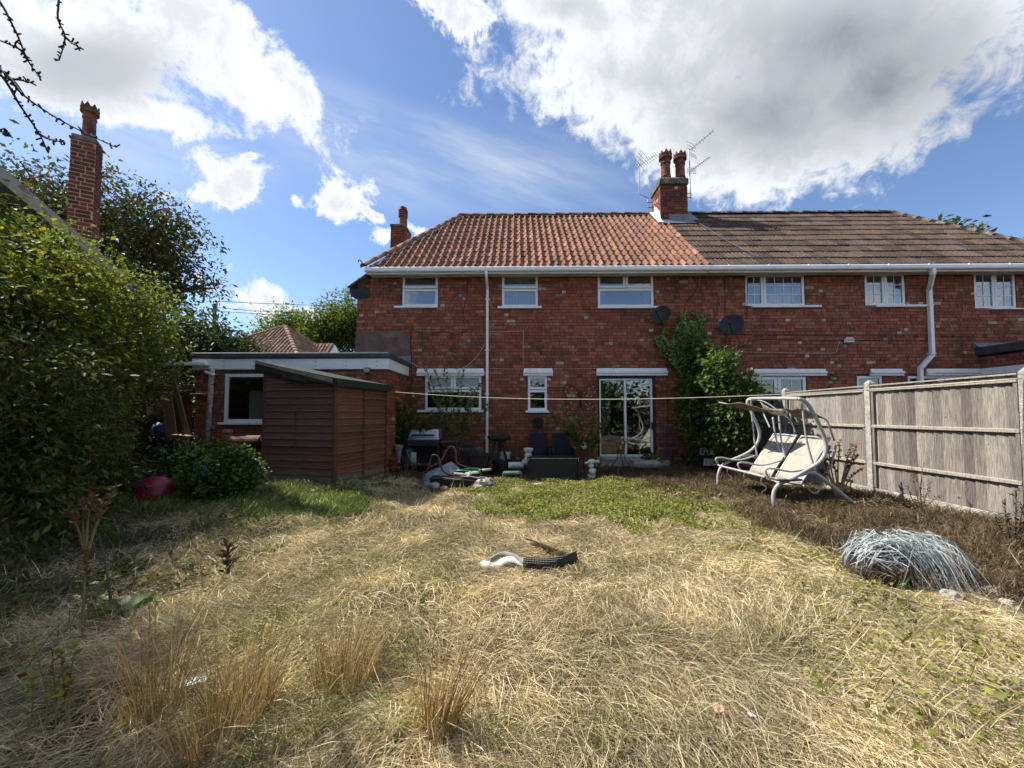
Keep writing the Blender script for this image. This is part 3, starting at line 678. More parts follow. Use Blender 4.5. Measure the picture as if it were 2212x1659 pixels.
pz = cz2 + .02; ptop = at(664, 152.5, cy0 + .3).z
crown_pot(ch, (at(665.5, 165, cy0 + .28).x, cy0 + .28, pz), .155, ptop - pz); crown_pot(ch, (at(680.5, 165, cy0 + .3).x, cy0 + .34, pz), .155, ptop - pz)
vt = Vector((0, math.cos(SLOPE), math.sin(SLOPE)))
def on_roof(x, y, dn=.05): 
    t = (y - EY) / math.cos(SLOPE); p = Vector((x, EY, EZ)) + vt * t; return p + Vector((0, -math.sin(SLOPE), math.cos(SLOPE))) * dn
mb = MB(); a, b, c, d = on_roof(cx0 - .14, 11.72, .075), on_roof(cx1 + .14, 11.72, .075), on_roof(cx1 + .14, 12.1, .08), on_roof(cx0 - .14, 12.1, .08); mb.poly([a, b, c, d])
mb.poly([(cx0 + .25, cy0 - .016, on_roof(0, cy0).z + .22), (cx1 + .01, cy0 - .016, on_roof(0, cy0).z + .22), (cx1 + .01, cy0 - .016, on_roof(0, cy0).z - .05), (cx0 + .25, cy0 - .016, on_roof(0, cy0).z - .05)])
mb.poly([on_roof(cx1 + .02, 11.9, .09), on_roof(cx1 + .3, 11.9, .09), on_roof(cx1 + .3, 12.5, .09), on_roof(cx1 + .02, 12.5, .09)])
mb.build('lead_flashing', M_lead, ch, solid=.012)
mb = MB(); mb.poly([on_roof(cx0 - .18, 11.75, .095), on_roof(cx0 - .02, 11.75, .095), on_roof(cx0 - .015, 12.5, .12), on_roof(cx0 - .18, 12.5, .1)]); mb.poly([(cx0 - .022, 11.9, on_roof(0, 11.9).z), (cx0 - .022, 12.5, on_roof(0, 12.5).z), (cx0 - .022, 12.45, on_roof(0, 12.5).z + .3), (cx0 - .022, 11.95, on_roof(0, 11.9).z + .35)]); mb.build('mortar_fillet', M_paint, ch, solid=.015)
# small chimney behind the hip
sy = 13.2; sx0, sx1 = D(851, 0, sy).x, D(880, 0, sy).x; st = D(865, 489, sy).z
sc = chimney(house, sx0, sx1, sy, sy + .75, 5.2, st, zs=6.0, pal=DKB, label='small chimney stack behind the hip with one louvred pot', key='ch2')
mb = MB(); mb.box(sx0 - .03, sx1 + .03, sy - .03, sy + .78, st, st + .09); mb.build('flaunching', M_ridge, sc, bevel=.02)
h = D(870, 437, sy).z - st - .05; p = MB(); prof = [(.16, 0), (.15, .05), (.135, h * .45)]
for k in range(4): z = h * (.52 + .09 * k); prof += [(.135, z), (.165, z + .01), (.165, z + h * .035), (.135, z + h * .045)]
prof += [(.135, h * .9), (.13, h * .95), (.09, h * .985), (.0, h)]
p.lathe((D(871, 0, sy).x, sy + .3, st + .05), prof, 20, cap=False); p.build('chimney_pot', M_terra, sc, smooth=True)
# ---- the right house
nb = thing('neighbouring_house', 'right half of the semi with brown concrete roof tiles and small-paned windows', 'house', (9, YF, 0))
XE = D(2116, 780, YF).x
wm = MB(); holesR = [W4, W5, W6, N1, N2, N3]; slab(wm, XP + .002, XR, -.1, WT, YF, YF + .25, holesR); wm.box(XR - .25, XR, YF + .25, 15.2, -.1, 4.85); wm.box(XP + .002, XP + .1, YF + .25, 15.2, -.1, 4.85); wm.box(XP + .1, XR - .25, 15.0, 15.2, -.1, 4.85)
wallR = wm.build('wall', M_mortar, nb)
im = MB(); im.box(XP + .11, XR - .26, YF + .26, 14.95, 2.45, 2.6); im.box(XP + .11, XR - .26, YF + .26, 14.95, 0, .02); im.box(XP + .11, XR - .26, YF + .26, 14.95, 4.82, 4.86); im.box(XP + .11, XR - .26, 13.2, 13.3, .02, 4.8); im.build('interior', M_int, nb)
bricks(wallR, (XP + .002, YF), 0, XR - XP, .02, WT, [(h[0] - XP, h[1] - XP, h[2], h[3]) for h in holesR], 300, pref=lambda s, z: abs(s - 3.4) * .6 + abs(z - 3.4) * 1.3)
window(nb, W4, YF, [(0, .31, 0, 1, (2, 3), None), (.31, 1, 0, 1, (4, 3), None)], (D(1604, 0, YF).x, D(1748, 0, YF).x, W4[2] - .05, W4[2] + .005), inner=curtains((.6, .85),), label='wide upstairs window with small panes near the join')
window(nb, W5, YF, [(0, .5, 0, 1, (2, 3), None), (.5, 1, 0, 1, (2, 3), None)], (D(1862, 0, YF).x, D(1967, 0, YF).x, W5[2] - .05, W5[2] + .005), inner=curtains((.7, .9),), label='small-paned upstairs window beside the offset downpipe')
window(nb, W6, YF, [(0, .5, 0, 1, (2, 3), None), (.5, 1, 0, 1, (2, 3), None)], (D(2100, 0, YF).x, D(2202, 0, YF).x, W6[2] - .03, W6[2] + .005), label='small-paned upstairs window above the flat roof')
window(nb, N1, YF, [(0, .5, 0, 1, (2, 4), M_dark_pane), (.5, 1, 0, 1, (2, 4), M_dark_pane)], name='french_door', bar=.085, label='white french doors behind the fence')
window(nb, N2, YF, [(0, 1, 0, 1, None, M_dark_pane)]); window(nb, N3, YF, [(0, .5, 0, 1, None, M_dark_pane), (.5, 1, 0, 1, None, M_dark_pane)])
for a, b in ((1605, 1756), (1846, 1915), (1962, 2112)):
    z0 = D(1800, 812, YF).z; z1 = D(1800, 797, YF).z; mb = MB(); xa, xb = D(a, 0, YF).x, D(b, 0, YF).x
    mb.hexa([(xa, YF - .055, z0), (xb, YF - .055, z0), (xb, YF + .12, z0), (xa, YF + .12, z0), (xa + .02, YF - .03, z1), (xb - .02, YF - .03, z1), (xb - .02, YF + .12, z1), (xa + .02, YF + .12, z1)])
    mb.box(xa, xb, YF - .075, YF - .02, z0 + .055, z0 + .115); mb.build('lintel', M_paint, nb, bevel=.008)
gutter(nb, XP + .003, eaveR)
dp = MB(); qx = D(1983, 0, EY).x; qx2 = D(1973, 0, YF).x; qx3 = D(1947, 0, YF).x; zt = D(1975, 770, YF).z; zb2 = D(1950, 797, YF).z; yy = YF - .06
for P in ([(qx, EY - .05, EZ - .10), (qx, EY - .05, EZ - .26)], [(qx, EY - .05, EZ - .24), (qx2, yy, EZ - .52)], [(qx2, yy, EZ - .48), (qx2, yy, zt)], [(qx2, yy, zt + .03), (qx3, yy, zb2)], [(qx3, yy, zb2 + .03), (qx3, yy, .1)]): dp.bar(P[0], P[1], .085, .085, up=(0, 1, 0))
d_ = dp.build('downpipe', M_upvc, nb, bevel=.008)
for zz, xx in ((4.1, qx2), (2.9, qx2), (1.95, qx3)):
    b = MB(); b.box(xx - .09, xx + .055, YF - .11, YF - .0, zz, zz + .02); b.build('pipe_bracket', M_upvc, d_)
mb = MB(); roof_base(mb, XP, eaveR, XP, ridgeR); mb.poly([(XP, RY, RZ - .03), (ridgeR, RY, RZ - .03), (eaveR, 15.6, EZ), (XP, 15.6, EZ)]); mb.poly([(ridgeR, RY, RZ - .03), (eaveR, EY, EZ - .03), (eaveR, 15.6, EZ)])
roofR = mb.build('roof', M_ridge, nb)
roof_tiles(roofR, (XP, EY - .04, EZ - .02), eaveR - XP, SLEN / 10, .30, CONC, M_ctile, lambda s, t: XP + s < eaveR + (ridgeR - eaveR) * t / SLEN - .05, 300, roll=False)
caps(roofR, (cx1 + .02, RY, RZ + .03), (ridgeR, RY, RZ + .03), 14, .12, M_ridge, 'ridge_tile'); caps(roofR, (ridgeR, RY, RZ + .02), (eaveR, EY, EZ + .03), 13, .13, M_ridge, 'hip_tile')
# flat-roofed outshot of the right house
ob = holder('outshot', nb, (XE + 1.2, 8.6, 0), 'low outshot with dark flat roof'); ow = MB(); oy0 = 7.9; oz = D(2116, 741, YF).z - .12
ow.box(XE, XR + 1, oy0, YF - .002, 0, oz - .22); ow_ = ow.build('wall', M_mortar, ob)
bricks(ow_, (XE, YF - .002), -math.pi / 2, YF - oy0, .02, oz - .24, (), 300, key='a')
mb = MB(); mb.box(XE - .12, XR + 1, oy0 - .1, YF - .004, oz - .2, oz); mb.build('flat_roof', M_felt, ob, bevel=.02)
mb = MB(); mb.hexa([(XE - .15, YF - .12, oz + .002), (XR, YF - .12, oz + .002), (XR, YF - .006, oz + .002), (XE - .15, YF - .006, oz + .002), (XE - .15, YF - .03, oz + .12), (XR, YF - .03, oz + .12), (XR, YF - .006, oz + .12), (XE - .15, YF - .006, oz + .12)]); mb.build('lead_flashing', M_lead, ob)
mb = MB(); mb.box(XE - .05, XE + .1, oy0 + .2, YF - .06, D(2130, 811, YF).z, D(2130, 797, YF).z); mb.build('lintel', M_paint, ob, bevel=.01)
# ---- far left neighbour with the tall chimney
fn = thing('gabled_house', 'dark gabled house at the far left with tall external chimney', 'house', (-9.5, 8, 0))
M_barge = mat('old_white_board', (.33, .315, .28), .8, .3, 6, .4, 30, dirt=(.12, .11, .095), dscale=6, dlo=.5, dhi=.7)
gX = -8.15; v1, v2 = ray(2, 170), ray(69, 228); q1, q2 = v1 * (gX / v1.x), v2 * (gX / v2.x); q1.z += CAMZ; q2.z += CAMZ
sl = (q2.z - q1.z) / (q2.y - q1.y); yA, yE1 = 5.2, 8.7; zA, zE = q1.z + sl * (yA - q1.y), q1.z + sl * (yE1 - q1.y); yE0 = 2 * yA - yE1
mb = MB(); w0 = gX - .3; mb.poly([(w0, yE0 + .3, -.1), (w0, yE1 - .3, -.1), (w0, yE1 - .3, zE), (w0, yA, zA - .15), (w0, yE0 + .3, zE)]); mb.poly([(w0, yE1 - .3, -.1), (w0 - 8, yE1 - .3, -.1), (w0 - 8, yE1 - .3, zE), (w0, yE1 - .3, zE)])
mb.build('wall', M_mortar, fn)
mb = MB(); mb.poly([(gX, yE1, zE), (gX - 8.4, yE1, zE), (gX - 8.4, yA, zA), (gX, yA, zA)]); mb.poly([(gX, yA, zA), (gX - 8.4, yA, zA), (gX - 8.4, yE0, zE), (gX, yE0, zE)]); mb.build('roof', M_ridge, fn, solid=.07)
for (a, b) in (((yA, zA), (yE1, zE)), ((yE0, zE), (yA, zA))):
    for x0, x1, d0, d1, nm in ((gX + .002, gX + .03, -.22, .03, 'bargeboard'), (gX - .29, gX, -.2, -.17, 'soffit')):
        mb = MB(); mb.hexa([(x0, a[0], a[1] + d0), (x1, a[0], a[1] + d0), (x1, b[0], b[1] + d0), (x0, b[0], b[1] + d0), (x0, a[0], a[1] + d1), (x1, a[0], a[1] + d1), (x1, b[0], b[1] + d1), (x0, b[0], b[1] + d1)]); mb.build(nm, M_barge, fn)
ky = 7.15; kp = at(68.5, 190, ky); kz = at(80, 138, ky).z; kb = math.radians(30); kw, kd = .345, .30
NB = [(.19, .046, .032)] * 4 + [(.145, .038, .03)] * 2 + [(.085, .036, .03)] * 3
KT = Matrix.Translation((kp.x, ky, 0)) @ Matrix.Rotation(kb, 4, 'Z')
kc = MB(KT).box(0, kw, 0, kd, 2.0, kz).build('chimney', M_mortar_pale, fn); kc['label'] = 'tall slim dark red brick chimney with pale joints'
def kq(x, y): v = KT @ Vector((x, y, 0)); return (v.x, v.y)
for o_, an, ln in ((kq(-.01, 0), kb, kw + .02), (kq(kw, 0), kb + math.pi / 2, kd), (kq(0, kd), kb - math.pi / 2, kd)): bricks(kc, o_, an, ln, 3.4, kz, (), 300, pitch=.080, pal=NB, pale=0, key='nb', header=.2, joint=.021)
mb = MB(KT); mb.box(-.03, kw + .03, -.03, kd + .03, kz, kz + .05); mb.box(-.005, kw + .005, -.005, kd + .005, kz + .05, kz + .12); mb.build('flaunching', M_ridge, kc, bevel=.02)
pt = at(86, 104.5, ky + .2).z; pc_ = kq(kw * .55, kd / 2); crown_pot(kc, (pc_[0], pc_[1], kz + .08), .105, pt - kz - .08)
# ---- distant hipped house beyond the extension
dh = thing('distant_house', 'distant bungalow with hipped brown tiled roof beyond the extension', 'house', (-13, 28, 0))
ap = D(616, 703, 28.0); ez = 4.2; hw = 5.2
c4 = [(ap.x - hw * 1.05, 28 - hw, ez), (ap.x + hw * .78, 28 - hw * .9, ez), (ap.x + hw * 1.0, 28 + hw, ez), (ap.x - hw, 28 + hw, ez)]
mb = MB()
for i in range(4): mb.poly([c4[i], c4[(i + 1) % 4], tuple(ap)])
dr_ = mb.build('roof', M_ridge, dh)
mb = MB(); mb.box(c4[0][0] + .4, c4[1][0] - .3, 28 - hw * .8, 28 + hw * .9, -.1, ez + .05); mb.build('wall', M_paint, dh)
FARC = [(.20, .125, .095)] * 3 + [(.26, .175, .13)] * 2 + [(.15, .09, .07)]
def tri_tiles(a, b, apex, gauge=.36, wid=.26):
    a, b, apex = Vector(a), Vector(b), Vector(apex); d = b - a; L = d.length; dxy = d.normalized(); foot = a + dxy * (apex - a).dot(dxy); h = (apex - foot).length; u = (apex - foot).dot(dxy) ; fs = (foot - a).length
    rot = math.atan2(d.y, d.x); sl_ = math.atan2(apex.z - foot.z, math.hypot(apex.x - foot.x, apex.y - foot.y))
    def ins(s, t): f = t / h; return fs * f < s < L - (L - fs) * f
    roof_tiles(dr_, tuple(a), L, gauge, wid, FARC, M_tile, ins, 0, rot=rot, slope=sl_, slen=h, nvar=10)
tri_tiles(c4[0], c4[1], ap); tri_tiles(c4[1], c4[2], ap)
caps(dr_, ap, c4[1], 16, .14, M_tile, 'hip_tile', [(.28, .17, .13)]); caps(dr_, ap, c4[0], 16, .14, M_tile, 'hip_tile', [(.28, .17, .13)])
w0, w1 = D(664, 740, 28.5), D(717, 740, 28.5)
mb = MB(); mb.poly([(w0.x - 1, 26.8, ez + .3), (w1.x - .3, 26.8, ez + .3), (w1.x, 29, w1.z), (w0.x - 1, 29, w1.z)]); wr = mb.build('wing_roof', M_ridge, dh)
roof_tiles(wr, (w0.x - .9, 26.75, ez + .25), w1.x - w0.x + .7, .36, .26, FARC, M_tile, lambda s, t: True, 0, slope=math.atan2(w1.z - ez - .3, 2.2), slen=math.hypot(w1.z - ez - .3, 2.2), nvar=8)
mb = MB(); mb.poly([(w1.x - .28, 26.85, 0), (w1.x + 2.2, 29.2, 0), (w1.x + 1.3, 29.2, ez + .2), (w1.x + .0, 28.98, w1.z - .1), (w1.x - .28, 26.85, ez + .2)]); mb.build('wing_wall', M_paint, dh, solid=.1)
# ================================================================== flat-roofed extension
ext = thing('flat_roof_extension', 'low brick extension with white fascia and dark flat roof beside the house', 'extension', (-5, 8.2, 0))
XA, XB, YE = -6.95, -2.80, 8.2
ez1 = D(840, 762, YE).z; ez2 = ez1 - .13; ez3 = D(700, 797, YE).z - .01
EW = (D(484, 860, YE).x, at(327, 400, YE).x, D(500, 913, YE).z, D(500, 807, YE).z)
mb = MB(); slab(mb, XA, XB, -.1, ez2 - .05, YE, YE + .22, [EW]); mb.box(XB - .22, XB, YE + .22, YF - .005, -.1, ez2 - .05); mb.box(XA, XA + .22, YE + .22, 13, -.1, ez2 - .05); mb.box(XA + .22, XL - .01, 12.8, 13, -.1, ez2 - .05)
ew = mb.build('wall', M_mortar, ext)
bricks(ew, (XA, YE), 0, XB - XA, .02, ez2 - .06, [(EW[0] - XA, EW[1] - XA, EW[2], EW[3])], 300, key='a', pale=.02, pref=lambda s, z: (0 if s < .85 or s > 2.6 else 2) + abs(z - 1.8))
bricks(ew, (XB, YE), math.pi / 2, YF - YE - .03, .02, ez2 - .06, (), 300, key='a', pale=.04)
mb = MB(); mb.box(XA + .22, XB - .22, YE + .24, YF - .02, 0, .02); mb.box(XA + .3, XL - .02, YF, 12.7, 0, .02); mb.build('floor', M_int, ext)
mb = MB(); mb.box(XA - .08, XB + .08, YE - .10, YF - .006, ez2, ez1); mb.box(XA - .08, XL - .012, YF - .005, 13.1, ez2, ez1 - .002); mb.build('roof_edge', M_felt, ext, bevel=.03)
mb = MB(); mb.box(XA - .05, XB + .05, YE - .06, YE - .035, ez3, ez2 - .003); mb.box(XB + .026, XB + .05, YE - .034, YF - .01, ez3, ez2 - .003); mb.build('fascia', M_upvc, ext)
for k in range(6):
    for q in (.3, .7):
        s = MB(); x = XA + .65 + k * .66; s.lathe((x, YE - .066, ez3 + (ez2 - ez3) * q), [(.012, 0), (.010, -.006), (.0, -.008)], 8, axis='y'); s.build('screw_cap', M_lead, ext)
mb = MB(); mb.poly([(XB - .35, YF - .034, ez1 - .02), (XB + .1, YF - .034, ez1 - .02), (XB + .1, YF - .034, ez1 + .16), (XB - .35, YF - .034, ez1 + .13)]); mb.build('lead_flashing', M_lead, ext, solid=.012)
window(ext, EW, YE, [(0, .52, 0, 1, None, None), (.52, 1, 0, 1, None, None)], (EW[0] - .08, EW[1] + .05, EW[2] - .045, EW[2] + .005), bar=.075, label='large white framed window partly hidden by the shed', panes=glass('kitchen_glass', .24, (.85, .88, .9)))
mb = MB(); x = EW[0]; mb.box(x + .16, x + .46, 8.75, 9.0, .4, 1.95); mb.build('fridge', mat('white_gloss', (.8, .8, .8), .3, .05), ext)
mb = MB(); mb.box(x + .62, x + 1.6, 8.85, 9.4, .1, 1.1); mb.box(x + .62, x + 1.6, 8.9, 9.4, 1.13, 2.1); mb.build('kitchen_unit', mat('grey_unit', (.6, .6, .64), .5, .1), ext)
mb = MB(); mb.box(x + .84, x + 1.0, 8.87, 8.89, 1.28, 1.3); mb.box(x + .84, x + 1.0, 8.82, 8.84, .98, 1.0); mb.build('unit_handle', M_black, ext)
mb = MB(); gx0, gx1 = D(400, 0, YE).x, D(484, 0, YE).x; gzt = D(440, 783, YE - .1).z
mb.box(gx0, gx1, YE - .19, YE - .065, gzt - .07, gzt - .055); mb.box(gx0, gx1, YE - .19, YE - .178, gzt - .055, gzt); mb.box(gx0, gx0 + .012, YE - .178, YE - .065, gzt - .055, gzt); mb.box(gx1 - .012, gx1, YE - .178, YE - .065, gzt - .055, gzt); mb.build('gutter', M_upvc, ext, bevel=.004)
M_oldpipe = mat('flaked_white_pipe', (.50, .49, .46), .7, .25, 12, .4, 40, dirt=(.17, .155, .14), dscale=14, dlo=.5, dhi=.62)
px = D(466, 800, YE).x; px2 = D(452, 940, YE).x; mb = MB(); mb.tube([(px, YE - .12, gzt - .06), (px, YE - .10, ez3 - .05), (px2, YE - .06, .2)], .052, 12); dpo = mb.build('downpipe', M_oldpipe, ext, smooth=True)
mb = MB(); z_ = D(460, 852, YE).z; mb.box(D(452, 0, YE).x, D(476, 0, YE).x, YE - .15, YE - .01, z_, z_ + .02); mb.build('pipe_bracket', M_upvc, dpo)
# ================================================================== trees and shrubs
G_DARK = [(.045, .065, .025), (.06, .075, .028), (.075, .075, .03), (.035, .05, .02)]
G_RUST = [(.06, .06, .026), (.08, .066, .032), (.13, .08, .04), (.05, .052, .024)]
G_YEL = [(.16, .165, .024), (.12, .14, .025), (.22, .19, .032), (.085, .11, .022)]
G_MID = [(.05, .085, .022), (.065, .10, .026), (.04, .07, .02), (.09, .12, .03)]
G_LIT = [(.10, .15, .03), (.08, .13, .03), (.14, .17, .035), (.06, .10, .025)]
G_IVY = [(.055, .088, .034), (.07, .105, .04), (.045, .072, .03), (.085, .12, .045)]
G_DEAD = [(.16, .09, .045), (.12, .07, .04), (.2, .13, .06), (.09, .06, .04)]
tree('copper_tree', 'large dark open-crowned tree behind the tall left chimney', 'tree', (-15.6, 15.5, 0), (-15.5, 15.5, 4.6), [(-18.0, 15.5, 8.9, 4.0, 2.8, 2.6), (-14.2, 15, 7.1, 2.0, 2.2, 2.2), (-14.6, 15, 9.0, 1.5, 1.4, 1.3), (-20.6, 15.5, 9.2, 3, 2.5, 2.6)], 620, 46, .19, G_RUST + G_MID[:2], .34, spread=.36, shell=.3)
tree('sycamore_tree', 'tall light green tree between the tiled roof and the house corner', 'tree', (-15.2, 33, 0), (-15.0, 33, 6), [(-15.0, 33, 9.2, 2.6, 2.2, 2.8), (-17.0, 33, 8.6, 2.0, 1.8, 2.2), (-13.4, 33, 7.6, 1.5, 1.5, 3.0), (-14.6, 33, 5.2, 2.4, 1.8, 1.6)], 360, 60, .28, G_LIT + G_YEL[:2], .30, spread=.42, shell=.2, lmat=M_leaf_thin)
tree('round_tree', 'lower rounded green tree left of the light green one', 'tree', (-21.6, 36, 0), (-21.6, 36, 5), [(-22.0, 36, 9.4, 2.4, 2.2, 2.4), (-24.0, 36, 7.6, 2.0, 2.0, 2.0), (-19.9, 36, 7.6, 1.9, 1.7, 2.4)], 300, 60, .28, G_LIT, .28, spread=.45, shell=.2, lmat=M_leaf_thin)
tree('leafy_tree', 'leafy treetop showing above the right end of the roof', 'tree', (28, 25, 0), (27.8, 25, 9), [(26.3, 25, 13.0, 1.5, 1.2, .7), (28.4, 25, 12.6, 1.6, 1.2, .9), (29.9, 25, 12.9, 1.0, .8, .9), (28, 25, 11, 3, 2, 1.4)], 110, 60, .34, G_MID + G_RUST[:2], .3, spread=.3, shell=.4)
tree('elder_tree', 'dark feathery elder growing behind the extension roof', 'tree', (-9.0, 11, 0), (-8.8, 11, 2.2), [(-9.8, 11, 2.9, 1.5, 1.2, 1.6), (-8.7, 11, 3.1, .9, .9, 1.1), (-8.0, 11.2, 3.1, .6, .6, .5)], 300, 55, .13, G_DARK + G_IVY[:2], .14, spread=.22, shell=.25)
tree('dark_shrub', 'dark green shrub behind the timber lean-to', 'shrub', (-9.2, 9.6, 0), (-9.2, 9.6, 1), [(-9.0, 9.7, 1.4, 1.6, 1.0, 1.3), (-7.6, 10.2, 1.5, .8, .7, 1.0)], 200, 50, .12, G_DARK, .10, spread=.22, shell=.2)
tree('privet_bush', 'tall yellow-green bush spreading below the far left gable', 'bush', (-6.9, 5.9, 0), (-6.9, 5.9, 1.3), [(-7.1, 5.6, 2.9, 1.0, 1.4, 1.45), (-7.7, 7.7, 3.3, .65, .6, 1.0), (-6.1, 4.5, 2.5, .5, .7, 1.25), (-6.5, 5.5, 2.6, .5, .6, 1.15), (-7.25, 6.7, 2.3, .6, 1.0, 1.05), (-7.4, 4.6, 2.6, .9, 1.2, 1.5), (-6.8, 5.5, 1.6, .65, 1.0, 1.1)], 940, 60, .078, G_YEL + G_YEL + G_LIT[:2], .12, spread=.19, shell=.3, aspect=.55, lmat=M_leaf_thin)
tree('laurel_bush', 'dark broad-leaved bush overhanging the left edge of the lawn', 'bush', (-5.3, 4.4, 0), (-5.3, 4.4, .7), [(-5.15, 4.0, 1.35, .60, .8, 1.0), (-5.6, 4.7, .8, .5, .7, .7), (-6.3, 5.2, 1.2, .6, .8, 1.1), (-4.7, 3.7, .5, .45, .6, .4), (-5.3, 3.1, 2.6, .5, .7, 2.2), (-4.9, 2.3, 2.9, .7, .9, 2.4), (-4.7, 1.0, 2.9, .8, .9, 2.4)], 1250, 52, .085, [(.05, .078, .024), (.07, .10, .028), (.036, .058, .02), (.11, .12, .03), (.09, .075, .028)], .09, spread=.14, lmat=M_leaf, shell=.2, aspect=.38, droop=.35)
tree('bramble_bush', 'low tangled brambles in front of the timber lean-to', 'bush', (-5.7, 6.5, .1), (-5.7, 6.5, .3), [(-5.7, 7.0, .40, .9, .6, .36), (-6.1, 6.0, .3, .3, .5, .28), (-6.0, 5.0, .2, .3, .4, .2), (-6.5, 7.5, .5, .6, .4, .36)], 240, 36, .075, G_IVY + G_MID, .03, spread=.15, lmat=M_leaf_gloss, shell=.1, aspect=.75)
rb = tree('round_bush', 'rounded leafy bush left of the brown shed', 'bush', (-4.5, 5.9, .14), (-4.5, 5.9, .5), [(-4.62, 5.9, .52, .40, .40, .42), (-4.42, 5.9, .42, .36, .38, .36)], 330, 46, .065, G_LIT + G_LIT + G_MID, .04, spread=.075, shell=.5, aspect=.85)
P = np.array(D(440, 1012, 5.4))[None] + rng.normal(size=(30, 3)) * [.05, .02, .05]
pl = np.stack([P + np.array([0, 0, -.02]) * k + rng.normal(size=(30, 1)) * [.012, 0, 0] * k for k in range(4)], 1)
tag(link('plastic_string', strand_mesh('plastic_string', pl, np.full(30, .008), np.tile([[.05, .16, .26]], (30, 1)), M_straw)), 'small tuft of blue plastic string caught in the round bush', 'string')
# hedge across the garden, seen mirrored in the patio door
tree('garden_hedge', 'dense hedge mirrored in the patio door glass', 'hedge', (3, -7, 0), (3, -7, 1), [(-6, -7, 1.6, 3.5, 1, 1.8), (0, -7, 1.7, 3.5, 1, 1.8), (6, -7.5, 1.8, 4, 1, 1.9), (12, -7, 1.8, 4, 1, 2.0)], 640, 46, .34, G_MID + G_IVY, .2, spread=.5, shell=.1)
# ivy on the wall and the creeper in front of it
iv = thing('wall_ivy', 'ivy climbing the brick wall below the left satellite dish', 'ivy', tuple(D(1520, 985, 9.6)))
discs = [(1428, 735, 12), (1440, 752, 18), (1462, 745, 20), (1437, 712, 7), (1478, 712, 20), (1474, 682, 9), (1505, 700, 12), (1512, 690, 12), (1500, 728, 22), (1490, 762, 34), (1505, 795, 36), (1515, 830, 40), (1490, 800, 26), (1530, 870, 44), (1500, 860, 26), (1545, 920, 44), (1528, 965, 34), (1470, 770, 24), (1500, 672, 5), (1435, 690, 4)]
PP = []
for x, y, r in discs:
    n = int(r * r * 1.5); a = rng.random(n) * 2 * np.pi; q = np.sqrt(rng.random(n)) * r * rng.uniform(.75, 1.12, n)
    for i in range(n): PP.append(D(x + q[i] * math.cos(a[i]), y + q[i] * math.sin(a[i]), YF - .04 - random.random() ** 2 * (.16 + max(0, (y - 760)) * .0016)))
PP = np.array(PP); N = len(PP)
link('foliage', leaf_mesh('foliage', PP, rng.normal(size=(N, 3)) * [.5, .1, .3] + [0, -.25, -.8], rng.normal(size=(N, 3)) * .35 + [0, -1, .35], rng.uniform(.055, .10, N), rng.uniform(.05, .09, N), np.array(G_MID + G_LIT)[rng.integers(0, 8, N)] * rng.uniform(.6, 1.8, (N, 1)) * [1.5, 1.35, 1.5], M_leaf), iv)
A = np.array([D(x, y + r, YF - .03) for x, y, r in discs]); B = np.array([D(x, y - r, YF - .03) for x, y, r in discs])
link('stem', seg_mesh('stem', A, B, np.full(len(A), .012), np.full(len(A), .006), M_bark), iv)
tree('creeper_bush', 'bushy green creeper piled against the fence end and brick wall', 'bush', tuple(D(1560, 1000, 8.6)), tuple(D(1560, 940, 8.6)), [(*D(1525, 900, 8.9), .36, .3, .85), (*D(1580, 860, 8.2), .34, .3, .5), (*D(1552, 800, 8.2), .24, .25, .36), (*D(1585, 930, 8.3), .34, .3, .5), (*D(1605, 850, 8.1), .22, .25, .26), (*D(1500, 860, 9.2), .3, .2, .6), (*D(1520, 790, 9.2), .3, .2, .5), (*D(1495, 740, 9.45), .22, .1, .3)], 520, 48, .085, G_LIT + G_LIT + G_MID, .05, spread=.14, shell=.35, aspect=.8)
def sprig(name, label, cat, stems, lsize, cols, per=26, stemc=(.10, .08, .04), r=.008, aspect=.33, lmat=None, group=None, from_=.15, spread=.9, up=.5):
    """plant of separate stems; stems are lists of points"""
    t = thing(name, label, cat, tuple(stems[0][0]), group); A, B, ra, rb, LP, LD = [], [], [], [], [], []
    for st in stems:
        c = bez(st, 6); m = len(c)
        for i in range(m - 1):
            A.append(c[i]); B.append(c[i + 1]); ra.append(r * (1 - .8 * i / m)); rb.append(r * (1 - .8 * (i + 1) / m))
        for k in range(per):
            f = from_ + (1 - from_) * (k + random.random()) / per; i = min(int(f * (m - 1)), m - 2); p = c[i].lerp(c[i + 1], f * (m - 1) - i); d = (c[i + 1] - c[i]).normalized()
            LP.append(p); LD.append(d * up + Vector((random.uniform(-1, 1), random.uniform(-1, 1), random.uniform(-.4, .6))) * spread)
    link('stem', seg_mesh('stem', np.array(A), np.array(B), np.array(ra), np.array(rb), M_stem, np.tile([stemc], (len(A), 1))), t)
    N = len(LP)
    if N:
        L = lsize * rng.uniform(.6, 1.2, N)
        link('leaves', leaf_mesh('leaves', np.array(LP), np.array(LD), rng.normal(size=(N, 3)) * .5 + [0, -.3, 1], L, L * aspect, np.array(cols)[rng.integers(0, len(cols), N)] * rng.uniform(.7, 1.3, (N, 1)), lmat or M_leaf), t)
    return t
def fan(b, tips, sag=.0):
    out = []
    for tp in tips: m = Vector(b).lerp(Vector(tp), .55) + Vector((random.uniform(-.03, .03), 0, sag)); out.append([b, m, tp])
    return out
b = D(990, 985, 9.25)
sprig('willow_sapling', 'tall sapling with narrow leaves in front of the kitchen window', 'sapling', fan(b, [D(x, y, 9.3) for x, y in ((905, 760), (990, 730), (960, 790), (1000, 800), (1035, 830), (925, 830), (975, 850), (1060, 870), (945, 870), (1010, 880), (940, 800), (1020, 840), (930, 890), (960, 895), (1000, 900), (1030, 890))], .04), .12, [(.13, .18, .05), (.18, .22, .06), (.09, .13, .04)], per=60, from_=.3)
b = D(870, 985, 8.9)
